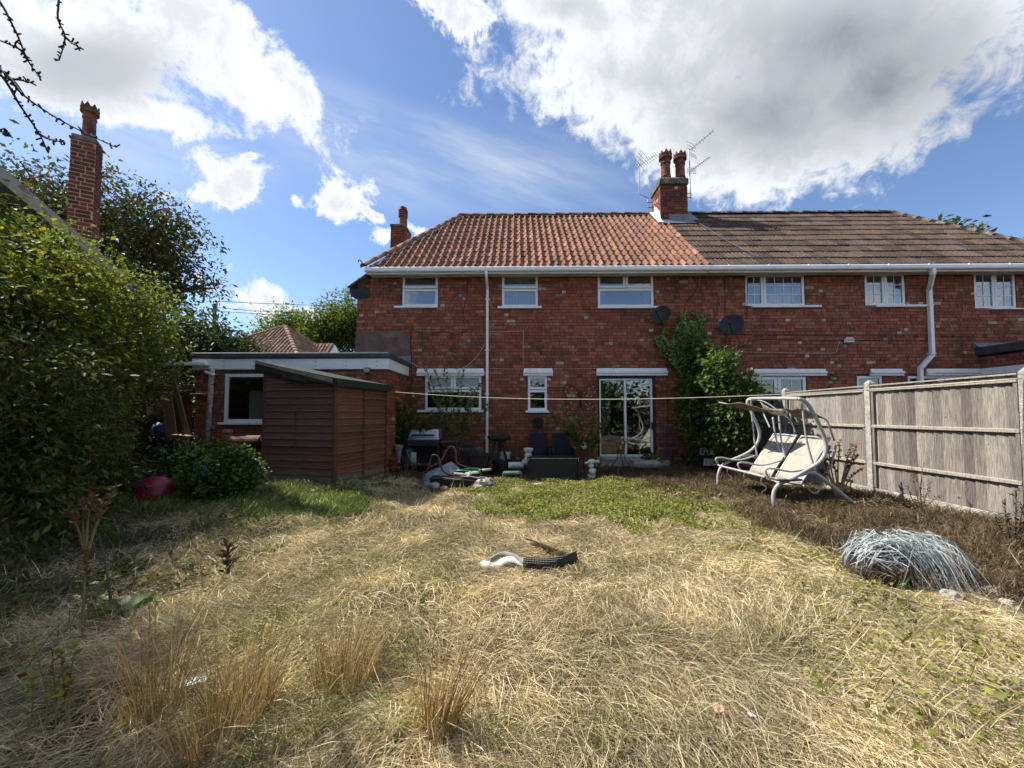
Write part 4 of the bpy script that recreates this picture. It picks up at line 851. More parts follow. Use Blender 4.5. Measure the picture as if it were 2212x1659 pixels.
sprig('leafy_shrub', 'green shrub against the extension wall behind the gas barbecue', 'shrub', fan(b, [D(x, y, 8.8) for x, y in ((845, 880), (860, 870), (875, 880), (890, 890), (835, 905), (850, 920), (905, 900), (880, 930), (930, 900), (950, 905), (865, 950), (890, 945), (920, 915))], .05), .14, [(.09, .13, .045), (.12, .16, .05), (.07, .10, .035)], per=90, from_=.3)
b = D(1268, 1000, 8.9)
sprig('arching_shrub', 'arching shrub with yellowing leaves left of the patio door', 'shrub', fan(b, [D(x, y, 8.9) for x, y in ((1200, 895), (1215, 880), (1230, 910), (1190, 890), (1250, 905), (1285, 900), (1305, 920), (1240, 940), (1275, 935), (1310, 905), (1225, 930), (1260, 950), (1290, 955))], .08), .14, [(.20, .20, .06), (.14, .16, .05), (.10, .13, .04), (.26, .23, .07)], per=66, from_=.3)
sprig('climbing_weed', 'leafy weed in front of the white stone ornament', 'weed', fan(D(1285, 1040, 8.3), [D(x, y, 8.3) for x, y in ((1270, 985), (1285, 975), (1300, 990), (1295, 1000), (1310, 1005), (1280, 1000))]), .07, G_YEL + G_LIT, per=40, from_=.1)
b = D(1090, 960, 9.1)
sprig('dead_plant', 'dried seeding plant growing from the wooden legged bowl', 'plant', fan(b, [D(x, y, 9.1) for x, y in ((1062, 885), (1075, 880), (1090, 900), (1070, 905), (1110, 905), (1105, 915), (1060, 900))]), .04, [(.20, .14, .11), (.14, .10, .08), (.26, .2, .16)], per=34, stemc=(.10, .06, .045), aspect=.6)
sprig('tall_weed', 'tall green weed beside the wooden legged bowl', 'weed', fan(D(1104, 1000, 9.2), [D(x, y, 9.2) for x, y in ((1100, 940), (1112, 945), (1095, 955), (1118, 960))]), .09, G_MID, per=16, aspect=.25)
sprig('wild_weed', 'dry weedy clump between the shed and the barbecue', 'weed', fan(D(882, 1040, 7.9), [D(x, y, 7.9) for x, y in ((868, 985), (880, 970), (890, 1000), (900, 1010), (862, 1010), (905, 990), (850, 1020), (895, 1025))]), .05, [(.16, .15, .06), (.12, .12, .04), (.2, .17, .08)], per=44)
b = D(1810, 1080, 6.0)
sprig('dead_rose', 'withered rose bush with brown leaves beside the fence', 'rose', fan(b, [D(x, y, 6.0) for x, y in ((1790, 965), (1815, 950), (1840, 960), (1850, 985), (1780, 990), (1865, 1010), (1800, 1000), (1830, 1005), (1775, 1015), (1850, 960), (1770, 975))], .06), .055, G_DEAD, per=30, stemc=(.26, .19, .075), r=.014, from_=.5, aspect=.6)
sprig('dry_stalk_weed', 'brown dried weed standing against the fence boards', 'weed', fan(D(1990, 1110, 5.1), [D(x, y, 5.1) for x, y in ((1970, 1010), (1995, 1000), (1960, 1050), (2010, 1040), (1980, 1030), (2030, 1070), (1950, 1075))]), .045, G_DEAD, per=26, stemc=(.20, .14, .07))
sprig('edge_weed', 'dark dried weed at the right edge below the fence', 'weed', fan(D(2190, 1190, 3.9), [D(x, y, 3.9) for x, y in ((2170, 1080), (2195, 1060), (2210, 1090), (2150, 1120), (2215, 1130))]), .05, [(.07, .06, .03), (.05, .05, .025), (.1, .07, .04)], per=40, stemc=(.10, .07, .04))
sprig('ivy_patch', 'small green plant on the paving by the patio door', 'plant', fan(D(1405, 1000, 9.1), [D(x, y, 9.1) for x, y in ((1385, 988), (1395, 982), (1410, 980), (1425, 985), (1435, 992), (1400, 990))]), .08, G_LIT + G_MID, per=26, aspect=.7)
sprig('dark_creeper', 'dark low creeper at the foot of the ivy', 'plant', fan(D(1500, 1005, 9.0), [D(x, y, 9.0) for x, y in ((1470, 985), (1490, 965), (1505, 970), (1525, 960), (1540, 985), (1480, 1000), (1455, 1000))]), .08, G_IVY, per=40, aspect=.7)
# hogweed skeleton and broad-leaved plants in the left shade
b = D(178, 1385, 2.4); k = D(165, 1180, 2.4)
b.z = gz_(b.x, b.y)
hs = [[b, D(182, 1270, 2.4), D(190, 1190, 2.4)]] + [[D(188, 1205, 2.4), D(x0, y0, 2.4), D(x, y, 2.35)] for x0, y0, x, y in ((172, 1150, 150, 1100), (180, 1140, 182, 1080), (205, 1140, 225, 1080), (210, 1130, 250, 1050), (190, 1120, 205, 1060))]
sprig('hogweed_stalk', 'tall bare yellowish stalk with branching dried seed heads', 'plant', hs, .035, [(.13, .07, .04), (.10, .06, .035), (.17, .10, .05)], per=44, stemc=(.20, .165, .07), r=.009, from_=.6, aspect=.5)
sprig('dead_branch', 'thin grey dead stem leaning behind the yellowish stalk', 'plant', [[D(243, 1330, 2.75), D(232, 1240, 2.75), D(212, 1150, 2.75)]], .05, [(.1, .08, .06)], per=4, stemc=(.09, .075, .065), r=.012)
def rosette(name, label, p, n, L, cols, tilt=.7, group=None):
    t = thing(name, label, 'plant', tuple(p), group); mb = MB()
    for i in range(n):
        a = 2 * math.pi * (i + random.random() * .6) / n; d = Vector((math.cos(a), math.sin(a), tilt * random.uniform(.5, 1.3))).normalized(); s = Vector((-math.sin(a), math.cos(a), 0)); l = L * random.uniform(.7, 1.2); rows = []
        for j in range(7):
            u = j / 6; c = Vector(p) + d * l * u + Vector((0, 0, -l * .45 * u * u)); wd = l * .17 * math.sin(math.pi * min(1, (.08 + u * .95)) ** .8) + .004
            rows.append([c + s * wd + Vector((0, 0, wd * .5)), c, c - s * wd + Vector((0, 0, wd * .5))])
        mb = MB(); mb.col = jit(random.choice(cols), .2); mb.sheet(rows); mb.build('leaf', M_leaf, t, smooth=True)
for x, y, n, L, lb in ((268, 1232, 9, .24, 'broad green leaves of a foxglove rosette behind the yellowish stalk'), (270, 1318, 10, .26, 'broad bright dock leaves at the foot of the yellowish stalk'), (590, 1185, 7, .2, 'leafy dock plant at the edge of the shade below the shed')):
    p = D(x, y, 1); r_ = ray(x / K, y / K); s = -(CAMZ - .05) / r_.z; p = Vector((r_.x * s, r_.y * s, 0)); p.z = gz_(p.x, p.y) + .02
    rosette('dock_plant', lb, p, n, L, [(.07, .11, .022), (.10, .13, .02), (.05, .085, .022)])
def onground(x, y, dz=.0):
    r_ = ray(x / K, y / K); z = 0.0
    for _ in range(6):
        s = -(CAMZ - z) / r_.z; z = gz_(r_.x * s, r_.y * s)
    return Vector((r_.x * s, r_.y * s, z + dz))
sprig('mullein_stalk', 'dead brown stalk standing at the edge of the shade', 'plant', [[onground(492, 1250), onground(492, 1250, .15), onground(488, 1250, .28)]], .09, [(.07, .05, .04), (.05, .045, .03), (.09, .065, .05)], per=34, stemc=(.11, .07, .05), r=.016, aspect=.4)
b = onground(95, 1560)
sprig('yellowing_shrub', 'yellow-leaved seedling in the bottom left corner', 'plant', [[onground(95, 1600), D(100, 1500, b.y), D(70, 1380, b.y)], [onground(150, 1610), D(150, 1480, b.y), D(165, 1390, b.y)], [onground(60, 1590), D(70, 1480, b.y), D(20, 1400, b.y)], [onground(120, 1600), D(120, 1500, b.y), D(110, 1390, b.y)], [onground(150, 1610), D(140, 1500, b.y), D(130, 1400, b.y)]], .034, [(.30, .30, .05), (.22, .26, .05), (.16, .08, .03), (.12, .15, .035), (.2, .13, .05)], per=30, stemc=(.2, .16, .07), r=.004, from_=.4, aspect=.6)
# bare twigs hanging in from a tree overhead on the left
br = thing('overhanging_branch', 'bare budding twigs hanging into the top left corner', 'branch', tuple(D(-260, -120, 2.6)))
seg = []
root = D(-300, -160, 2.7)
for st in ([(-300, -160), (-120, -80), (-20, -20), (30, 60), (60, 130), (85, 165)], [(-300, -160), (-60, -140), (110, -40), (125, 40), (140, 80), (128, 130)], [(-300, -160), (-120, 80), (0, 150), (50, 205), (140, 265), (250, 318)], [(-120, 80), (-10, 150), (45, 230), (85, 290), (104, 330)], [(-300, -160), (-180, 90), (-40, 240), (0, 280), (18, 294)], [(60, 130), (40, 105), (-20, 80)], [(140, 80), (155, 92), (175, 105)], [(50, 205), (30, 175), (-10, 140)], [(85, 290), (105, 300), (140, 308)], [(20, 170), (40, 172), (66, 178)], [(0, 150), (-20, 120), (-120, 60)]):
    c = bez([D(x, y, 2.6 + .1 * math.sin(x * .03 + y)) for x, y in st], 6)
    for i in range(len(c) - 1): seg.append((c[i], c[i + 1], .0105 * (1 - .72 * i / len(c)), .0105 * (1 - .72 * (i + 1) / len(c))))
    for p in c[6:]:
        for _ in range(2):
            q = p + Vector((random.uniform(-1, 1), random.uniform(-.6, .6), random.uniform(-1, 1))) * .028; seg.append((p, q, .0045, .0055)); 
link('twigs', seg_mesh('twigs', np.array([s[0] for s in seg]), np.array([s[1] for s in seg]), np.array([s[2] for s in seg]), np.array([s[3] for s in seg]), M_bark), br)
# ================================================================== garden shed
M_rust = mat('rusty_steel', (.13, .05, .03), .75, .4, 14, .4, 60, dirt=(.05, .028, .022), dscale=6, dlo=.45, dhi=.65)
M_steel = mat('dull_steel', (.42, .43, .45), .35, .15, 5, metal=.75, dirt=(.16, .15, .14), dscale=6, dlo=.6, dhi=.8)
M_gal = mat('galvanised_tray', (.20, .225, .24), .5, .25, 6, .1, 40, metal=.35, dirt=(.33, .34, .33), dscale=3, dlo=.55, dhi=.75)
M_greyp = mat('grey_paint_tube', (.38, .385, .39), .42, .12, 6, dirt=(.22, .2, .18), dscale=12, dlo=.64, dhi=.8)
M_white = mat('white_object', (.6, .59, .56), .7, .2, 10, .3, 40, dirt=(.25, .23, .19), dscale=9, dlo=.55, dhi=.7)
M_canvas = mat('mildewed_canvas', (.38, .355, .305), .9, .3, 6, .6, 40, dirt=(.19, .16, .125), dscale=6, dlo=.48, dhi=.72)
M_drab = mat('drab_canvas', (.15, .125, .085), .9, .3, 9, .5, 60)
ca, sa = math.cos(math.radians(-13.5)), math.sin(math.radians(-13.5))
S0 = Vector((-3.10, 6.5, gz_(-3.1, 6.5) - .03)); S0.z = .12
SW, SD = 1.46, 1.49
# local frame: x to the right along the front (0 at the right corner, -SW at the left), y backwards
ST = Matrix.Translation(S0) @ Matrix.Rotation(math.radians(-13.5), 4, 'Z')
shed = thing('garden_shed', 'small brown overlap-board shed with green felted pent roof', 'shed', tuple(S0))
zl, zr_ = 2.16, 1.86                                     # heights left and right
SHC = [(.125, .05, .034), (.105, .043, .031), (.145, .06, .04), (.12, .053, .038)]
GRY = [(.16, .12, .10), (.14, .11, .09)]
def board(p, x0, x1, z0, z1, front, tops=None):        # overlap board with a worn lower lip
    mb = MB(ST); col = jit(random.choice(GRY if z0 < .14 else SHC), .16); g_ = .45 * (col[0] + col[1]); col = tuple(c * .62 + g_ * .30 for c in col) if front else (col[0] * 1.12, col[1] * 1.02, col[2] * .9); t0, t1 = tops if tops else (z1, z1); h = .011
    def pt(u, d, z): return (u, -d, z) if front else (d, u, z)
    i = mb.pts([pt(x0, .0, z0), pt(x1, .0, z0), pt(x0, .036, z0), pt(x1, .036, z0), pt(x0, .036, z0 + h), pt(x1, .036, min(z0 + h, t1)), pt(x0, .012, t0), pt(x1, .012, t1), pt(x0, .0, t0), pt(x1, .0, t1)])
    for q, c in (((0, 2, 3, 1), col), ((2, 4, 5, 3), tuple(.55 * v + w_ for v, w_ in zip(col, (.13, .105, .09)))), ((4, 6, 7, 5), col), ((6, 8, 9, 7), col), ((0, 8, 6, 4, 2), col), ((1, 3, 5, 7, 9), col)):
        mb.col = c; mb.face(*[i + k for k in q])
    mb.build('board', M_shedw, p)
mb = MB(ST); mb.hexa([(-SW, .002, 0), (-.002, .002, 0), (-.002, SD, 0), (-SW, SD, 0), (-SW, .002, zl), (-.002, .002, zr_), (-.002, SD, zr_), (-SW, SD, zl)]); body = mb.build('wall', mat('shed_core', (.04, .018, .013), .8, .2), shed)
z = 0.0; ex = .122
while z < zl - .03:
    def top(x): return zl + (zr_ - zl) * (x + SW) / SW
    a, b = -SW, -.001
    if top(b) < z + .02: b = -SW + (z - zl) / (zr_ - zl) * SW
    if b - a > .05: board(body, a, b, z, z + ex, True, (min(z + ex, top(a)), max(z + .004, min(z + ex, top(b)))))
    if z < zr_ - .02:
        for y0, y1 in ((.03, .74), (.76, SD)): board(body, y0, y1, z, min(z + ex, zr_ - .004), False)
    z += ex
mb = MB(ST); mb.col = (.10, .05, .03); mb.box(-.022, .034, -.044, .03, 0, zr_ - .03); mb.build('corner_post', M_shedw, shed)
mb = MB(ST); mb.col = (.10, .05, .03); mb.box(.016, .045, .73, .77, 0.0, zr_ - .03); mb.build('batten', M_shedw, shed)
mb = MB(ST); mb.col = (.09, .045, .03); mb.box(-SW - .02, -SW + .015, -.042, .0, 0, zl - .03); mb.build('corner_post', M_shedw, shed)
mb = MB(ST); mb.col = (.09, .045, .03); mb.box(.016, .045, SD - .03, SD + .01, 0, zr_ - .03); mb.build('corner_post', M_shedw, shed)
sl_ = (zr_ - zl) / SW
def rz(x): return zl + sl_ * (x + SW) + .03
mb = MB(ST); xa, xb = -SW - .10, .14; mb.hexa([(xa, -.13, rz(xa)), (xb, -.13, rz(xb)), (xb, SD + .08, rz(xb)), (xa, SD + .08, rz(xa)), (xa, -.13, rz(xa) + .02), (xb, -.13, rz(xb) + .02), (xb, SD + .08, rz(xb) + .02), (xa, SD + .08, rz(xa) + .02)]); rf = mb.build('roof', M_felt_green, shed)
mb = MB(ST); mb.hexa([(xa, -.145, rz(xa) - .13), (xb, -.145, rz(xb) - .11), (xb, -.132, rz(xb) - .11), (xa, -.132, rz(xa) - .13), (xa, -.145, rz(xa) + .022), (xb, -.145, rz(xb) + .022), (xb, -.132, rz(xb) + .022), (xa, -.132, rz(xa) + .022)]); mb.hexa([(-.95, -.15, rz(-.95) - .17), (-.45, -.15, rz(-.45) - .16), (-.45, -.146, rz(-.45) - .16), (-.95, -.146, rz(-.95) - .17), (-.95, -.15, rz(-.95) - .09), (-.45, -.15, rz(-.45) - .09), (-.45, -.146, rz(-.45) - .09), (-.95, -.146, rz(-.95) - .09)]); mb.build('felt_trim', M_felt_green, rf)
mb = MB(ST); mb.box(xb - .004, xb + .012, -.145, SD + .085, rz(xb) - .10, rz(xb) + .022); mb.build('felt_trim', M_felt_green, rf)
mb = MB(ST); mb.col = (.20, .17, .145); mb.hexa([(xa + .02, -.165, rz(xa) - .03), (xb - .08, -.165, rz(xb) - .055), (xb - .08, -.146, rz(xb) - .055), (xa + .02, -.146, rz(xa) - .03), (xa + .02, -.165, rz(xa) + .03), (xb - .08, -.165, rz(xb) + .01), (xb - .08, -.146, rz(xb) + .01), (xa + .02, -.146, rz(xa) + .03)]); mb.build('roof_batten', M_wood, rf)
mb = MB(ST)
for k in range(24):
    c = Vector((-.77 - .004 * (k % 3), -.046, 1.32 - k * .032)); pts = [c + Vector((math.cos(a) * (.011 if k % 2 else .003), math.sin(a) * (.003 if k % 2 else .008), math.sin(a + .7) * .018)) for a in [i * math.pi / 4 for i in range(9)]]; mb.tube(pts, .0035, 5, False)
mb.build('chain', M_rust, shed)
# ================================================================== fence
FX = 5.69
WOODC = [(.25, .23, .20), (.22, .20, .178), (.29, .268, .235), (.18, .165, .148), (.23, .207, .18), (.27, .25, .22)]
def post(y, zt, lab):
    mb = MB(); g = gz_(FX, y) - .2; hx, hy = .055, .05
    mb.hexa([(FX - hx, y - hy, g), (FX + hx, y - hy, g), (FX + hx, y + hy, g), (FX - hx, y + hy, g), (FX - hx, y - hy, zt - .05), (FX + hx, y - hy, zt - .05), (FX + hx, y + hy, zt - .05), (FX - hx, y + hy, zt - .05)])
    i = mb.pts([(FX - hx, y - hy, zt - .05), (FX + hx, y - hy, zt - .05), (FX + hx, y + hy, zt - .05), (FX - hx, y + hy, zt - .05), (FX - hx * .4, y - hy * .3, zt), (FX + hx * .4, y - hy * .3, zt), (FX + hx * .4, y + hy * .3, zt), (FX - hx * .4, y + hy * .3, zt)])
    for f in ((0, 1, 5, 4), (1, 2, 6, 5), (2, 3, 7, 6), (3, 0, 4, 7), (4, 5, 6, 7)): mb.face(*[i + q for q in f])
    o = mb.build('concrete_post', M_conc, bevel=.008); tag(o, lab, 'post', 'concrete fence posts')
def panel(y0, y1, lab):
    t = thing('fence_panel', lab, 'fence', (FX, (y0 + y1) / 2, 0), 'grey board fence panels'); n = max(3, round((y1 - y0) / .118)); ht = 1.84
    gz0 = min(gz_(FX, y0), gz_(FX, y1))
    for i in range(n):
        a, b = y0 + (y1 - y0) * i / n, y0 + (y1 - y0) * (i + 1) / n + .015; mb = MB(); mb.col = jit(random.choice(WOODC), .30, .025); zz = ht + random.uniform(-.012, .006); x = FX + random.uniform(-.003, .003); lean = random.uniform(-.004, .004)
        mb.hexa([(x - .004, a, .24), (x - .024, b, .24), (x + .002, b, .24), (x + .004, a, .24), (x - .004, a + lean, zz), (x - .024, b + lean, zz), (x + .002, b + lean, zz), (x + .004, a + lean, zz)]); mb.build('board', M_wood, t)
    for zz in (1.79, 1.215, .63):
        mb = MB(); mb.col = (.36, .325, .275); mb.hexa([(FX - .055, y0 + .01, zz - .022), (FX - .02, y0 + .01, zz - .028), (FX - .02, y1 - .01, zz - .028), (FX - .055, y1 - .01, zz - .022), (FX - .055, y0 + .01, zz + .018), (FX - .02, y0 + .01, zz + .026), (FX - .02, y1 - .01, zz + .026), (FX - .055, y1 - .01, zz + .018)]); mb.build('rail', M_wood, t, bevel=.004)
    mb = MB(); mb.col = (.34, .31, .27); mb.box(FX - .05, FX + .03, y0 + .01, y1 - .01, ht + .012, ht + .032); mb.build('capping', M_wood, t)
    for yy in (y0 + .012, y1 - .05):
        mb = MB(); mb.col = (.2, .18, .16); mb.box(FX - .045, FX - .018, yy, yy + .038, .26, 1.76); mb.build('stile', M_wood, t)
    mb = MB(); mb.box(FX - .028, FX + .022, y0 + .01, y1 - .01, -.05, .235); mb.build('gravel_board', M_conc, t, bevel=.006)
ys = (4.36, 6.29, 8.24, 9.55)
post(ys[0], 1.93, 'concrete fence post at the right edge of the picture'); post(ys[1], 1.95, 'concrete fence post behind the withered rose bush'); post(ys[2], 1.96, 'concrete fence post behind the swing seat canopy')
panel(ys[0] + .05, ys[1] - .05, 'weathered grey fence panel right of the withered rose bush'); panel(ys[1] + .05, ys[2] - .05, 'weathered grey fence panel behind the swing seat'); panel(ys[2] + .05, ys[3], 'short grey fence panel running into the creeper')
# ================================================================== swing seat
def S(cx, cy, Y): return at((2750 + cx / 2.553) / 4, (1450 + cy / 2.553) / 4, Y)
sw = thing('swing_seat', 'tattered two-seat garden swing with pale tube frame beside the fence', 'swing seat', (4.3, 6.5, 0))
yn, yf = 5.68, 7.42
near = [S(*p, yn) for p in ((878, 1540), (878, 1420), (880, 1340), (905, 1275), (960, 1230), (1060, 1190), (1200, 1110), (1330, 1030), (1395, 950), (1415, 860), (1400, 770), (1350, 650), (1290, 530), (1235, 435), (1185, 388), (1130, 370))]
far = [S(*p, yf) for p in ((312, 1310), (312, 1200), (318, 1130), (350, 1060), (430, 1005), (560, 950), (660, 890), (715, 820), (735, 740), (720, 660), (680, 570), (640, 480), (615, 430), (612, 400), (620, 380), (640, 368))]
near[0].z = gz_(near[0].x, near[0].y) - .03; far[0].z = gz_(far[0].x, far[0].y) - .03
R_ = .027
MB().tube(bez(near, 4), R_, 10).build('side_frame', M_greyp, sw, smooth=True); MB().tube(bez(far, 4), R_, 10).build('side_frame', M_greyp, sw, smooth=True)
MB().tube([near[-1], S(900, 365, 6.5), far[-1]], R_, 10).build('top_bar', M_greyp, sw, smooth=True)
rl = [S(*p, yn) for p in ((1150, 1150), (1230, 1125), (1300, 1130), (1400, 1200), (1550, 1320), (1750, 1480))]; rl[-1].z = gz_(rl[-1].x, yn) - .02
MB().tube(bez(rl, 4), R_, 10).build('rear_leg', M_greyp, sw, smooth=True)
rl = [S(*p, yf) for p in ((560, 960), (620, 945), (680, 965), (760, 1040), (860, 1120), (960, 1200))]; rl[-1].z = gz_(rl[-1].x, yf) - .02
MB().tube(bez(rl, 4), R_, 10).build('rear_leg', M_greyp, sw, smooth=True)
for P in ((S(930, 1205, yn - .04), S(1150, 1195, yn - .02)), (S(320, 1000, yf - .04), S(470, 1000, yf - .02))):
    MB().bar(P[0], P[1], .09, .022, up=(0, 0, 1)).build('tray', M_black, sw)
# hangers
for hook, foot in (((1168, 400, 5.86), (1310, 1120, 5.82)), ((650, 400, 7.25), (712, 960, 7.25)), ((930, 505, 6.7), (1000, 985, 6.55)), ((870, 560, 6.85), (985, 1000, 6.75))):
    a, b = S(*hook), S(*foot); m_ = S(hook[0] + (foot[0] - hook[0]) * .35, hook[1] + (foot[1] - hook[1]) * .55, (hook[2] + foot[2]) / 2)
    MB().tube(bez([a, m_, b], 6), .014, 8).build('hanger', M_greyp, sw, smooth=True)
for hk in ((1168, 425, 5.86), (650, 420, 7.25)):
    p = S(*hk); MB().tube([p + Vector((0, 0, .07)), p - Vector((0, 0, .06))], .018, 8).build('spring', M_steel, sw)
# seats: frames and cloth
def seat_pt(u, y, back=False):                              # u 0 front edge .. 1 crease .. 2 top of back
    if u <= 1: return Vector((3.72 + .56 * u, y, .46 - .10 * u - .06 * math.sin(math.pi * u)))
    v = u - 1; return Vector((4.28 + .44 * v, y, .36 + .66 * v + .02 * math.sin(math.pi * v)))
for y0, y1, top in ((5.92, 6.5, 1.97), (6.62, 7.2, 2.0)):
    c = [seat_pt(0, y0), seat_pt(1, y0), seat_pt(2, y0), seat_pt(2, y1), seat_pt(1, y1), seat_pt(0, y1)]
    MB().tube(bez([seat_pt(0, y0), seat_pt(.9, y0), seat_pt(1.1, y0), seat_pt(1.95, y0), seat_pt(2.03, y0 + .06), seat_pt(2.03, y1 - .06), seat_pt(1.95, y1), seat_pt(1.1, y1), seat_pt(.9, y1), seat_pt(0, y1)], 5), .015, 8).build('seat_frame', M_greyp, sw, smooth=True)
    rows = [[seat_pt(1 + top / 2 * i / 10 * 1.0, y0 + (y1 - y0) * j / 8) + Vector((.02 * math.sin(math.pi * j / 8) * math.sin(math.pi * i / 10) + random.uniform(-.004, .004), 0, random.uniform(-.004, .004))) for j in range(9)] for i in range(11)]
    MB().sheet(rows).build('backrest', M_canvas, sw, smooth=True, solid=.006)
rows = []
for i in range(9):
    rows.append([seat_pt(i / 8, 5.92 + 1.28 * j / 16) + Vector((random.uniform(-.01, .01), 0, -.05 * math.sin(math.pi * j / 16) * math.sin(math.pi * i / 8) + random.uniform(-.012, .012))) for j in range(17)])
MB().sheet(rows).build('seat_cloth', M_canvas, sw, smooth=True, solid=.006)
MB().tube([seat_pt(0, 5.88), seat_pt(0, 7.24)], .016, 8).build('seat_rail', M_greyp, sw); MB().tube([seat_pt(1, 5.88) + Vector((.02, 0, -.03)), seat_pt(1, 7.24) + Vector((.02, 0, -.03))], .016, 8).build('seat_rail', M_greyp, sw)
for y in (5.84, 6.56, 7.28):
    MB().tube(bez([seat_pt(.06, y), seat_pt(0, y) + Vector((-.02, 0, .11)), seat_pt(.16, y) + Vector((0, 0, .18)), seat_pt(.7, y) + Vector((0, 0, .21)), seat_pt(1.38, y) + Vector((0, 0, .01))], 5), .015, 8).build('armrest', M_greyp, sw, smooth=True)
for q in (5.95, 6.4, 6.9):
    p = seat_pt(0, q); MB().tube(bez([p, p + Vector((.0, .03, -.10)), p + Vector((.05, -.02, -.17)), p + Vector((.02, .05, -.24))], 4), [.007] * 4 + [.004] * 9, 5).build('torn_strip', M_canvas, sw)
MB().tube(bez([seat_pt(1, 6.0) + Vector((.1, 0, -.02)), seat_pt(1.0, 6.0) + Vector((.28, 0, -.16)), seat_pt(1.3, 6.0) + Vector((.36, 0, 0)), seat_pt(1.7, 6.0) + Vector((.3, 0, .1))], 5), .016, 8).build('rocker_tube', M_greyp, sw, smooth=True)
# canopy: two torn drab panels on thin rods
for P in (((315, 402, 7.45), (525, 408, 6.75), (875, 500, 6.45), (450, 448, 7.5)), ((985, 468, 6.6), (1160, 466, 6.0), (1385, 560, 5.9), (1090, 548, 6.5))):
    c = [S(*p) for p in P]; mb = MB(); rows = []
    for i in range(7):
        rows.append([c[0].lerp(c[1], j / 7).lerp(c[3].lerp(c[2], j / 7), i / 6) + Vector((0, 0, -.03 * math.sin(math.pi * j / 7) + random.uniform(-.006, .006))) for j in range(8)])
    mb.sheet(rows).build('canopy', M_drab, sw, smooth=True, solid=.012)
rows = [[S(740 + 34 * j + 10 * i, 400 + 14 * j + 18 * i + 22 * math.sin(j * .6) + random.uniform(-6, 6), 6.75 - .04 * j) for j in range(8)] for i in range(5)]
MB().sheet(rows).build('torn_canopy', M_canvas, sw, smooth=True, solid=.006)
MB().tube(bez([S(1180, 470, 5.9), S(1330, 545, 5.95), S(1415, 585, 5.95), S(1450, 660, 5.95), S(1500, 800, 5.95)], 5), .013, 8).build('canopy_rod', M_greyp, sw, smooth=True)
MB().tube(bez([S(620, 380, 7.4), S(780, 400, 7.2), S(960, 520, 7.0), S(1050, 600, 6.95), S(1095, 700, 6.95), S(1070, 750, 6.95)], 5), .013, 8).build('canopy_rod', M_greyp, sw, smooth=True)
MB().tube([S(320, 408, 7.3), S(850, 500, 6.55)], .012, 6).build('canopy_rod', M_greyp, sw)
MB().tube([S(770, 510, 7.2), S(840, 660, 7.0)], .012, 6).build('canopy_rod', M_greyp, sw)
# ================================================================== by the house: barbecue, wheelbarrow, pots, chairs
bq = thing('gas_barbecue', 'black cart gas barbecue with steel lid under the kitchen window', 'barbecue', tuple(D(930, 1012, 9.0)))
def Q(x, y, Y=9.0): return D(x, y, Y)
x0, x1 = Q(894, 0).x, Q(958, 0).x; zb = Q(930, 1012).z; zt = Q(930, 950).z; zl_ = Q(930, 926).z
mb = MB(); mb.hexa([(x0 + .03, 8.75, zt), (x1 + .02, 8.75, zt), (x1 + .02, 9.2, zt), (x0 + .03, 9.2, zt), (x0 + .05, 8.82, zl_), (x1, 8.82, zl_), (x1, 9.12, zl_), (x0 + .05, 9.12, zl_)]); ld = mb.build('lid', M_steel, bq, bevel=.03)
mb = MB(); zz = (zt * .55 + zl_ * .45); mb.box(x0 + .12, x1 - .09, 8.765, 8.785, zz - .025, zz + .02); mb.build('lid_slot', M_black, ld)
mb = MB(); mb.tube([(x0 + .1, 8.73, zz - .03), (x1 - .07, 8.73, zz - .03)], .010, 8); mb.build('lid_handle', M_steel, ld)
mb = MB(); mb.box(x0 + .02, x1 + .02, 8.74, 9.2, zt - .13, zt - .005); mb.build('burner_box', M_black, bq, bevel=.01)
for k in range(3): MB().lathe((x0 + .2 + k * .18, 8.735, zt - .07), [(.022, 0), (.018, -.02), (0, -.022)], 10, axis='y').build('knob', M_black, bq)
for x in (x0, x1 - .01):
    for y in (8.76, 9.15): MB().box(x, x + .04, y, y + .04, zb + .03, zt - .13).build('leg', M_black, bq)
MB().box(x0 + .04, x1 - .01, 9.13, 9.145, zb + .12, zt - .13).build('back_panel', M_black, bq); MB().box(x0 + .04, x1 - .01, 8.77, 9.13, zb + .10, zb + .125).build('bottom_shelf', mat('dark_grey_metal', (.05, .052, .055), .5, .2), bq)
mb = MB(); xs = Q(1000, 0).x; mb.hexa([(x1 + .03, 8.76, zt - .06), (xs, 8.8, zt - .045), (xs, 9.1, zt - .045), (x1 + .03, 9.15, zt - .06), (x1 + .03, 8.76, zt - .02), (xs, 8.8, zt - .01), (xs, 9.1, zt - .01), (x1 + .03, 9.15, zt - .02)]); mb.build('side_shelf', MATS['dark_grey_metal'], bq, bevel=.008)
MB().box(x0 + .12, x0 + .24, 8.755, 8.765, zb + .17, zb + .40).build('instruction_sheet', mat('paper', (.4, .4, .38), .8, .15), bq)
for y in (8.74, 9.14): MB().lathe((x0 - .03, y, zb + .08), [(.08, 0), (.08, .05), (.03, .055)], 16, axis='y').build('wheel', M_black, bq)
MB().tube(bez([(x0 + .02, 8.72, zt - .2), (x0 + .08, 8.68, zb + .35), (x0 + .2, 8.66, zb + .16), (x0 + .36, 8.72, zb + .15)], 6), .009, 6).build('gas_hose', mat('yellow_hose', (.33, .22, .04), .6, .2), bq, smooth=True)
gc = thing('gas_cylinder', 'teal gas cylinder beside the barbecue', 'gas cylinder', tuple(D(882, 1005, 8.9))); p = D(882, 1005, 8.95)
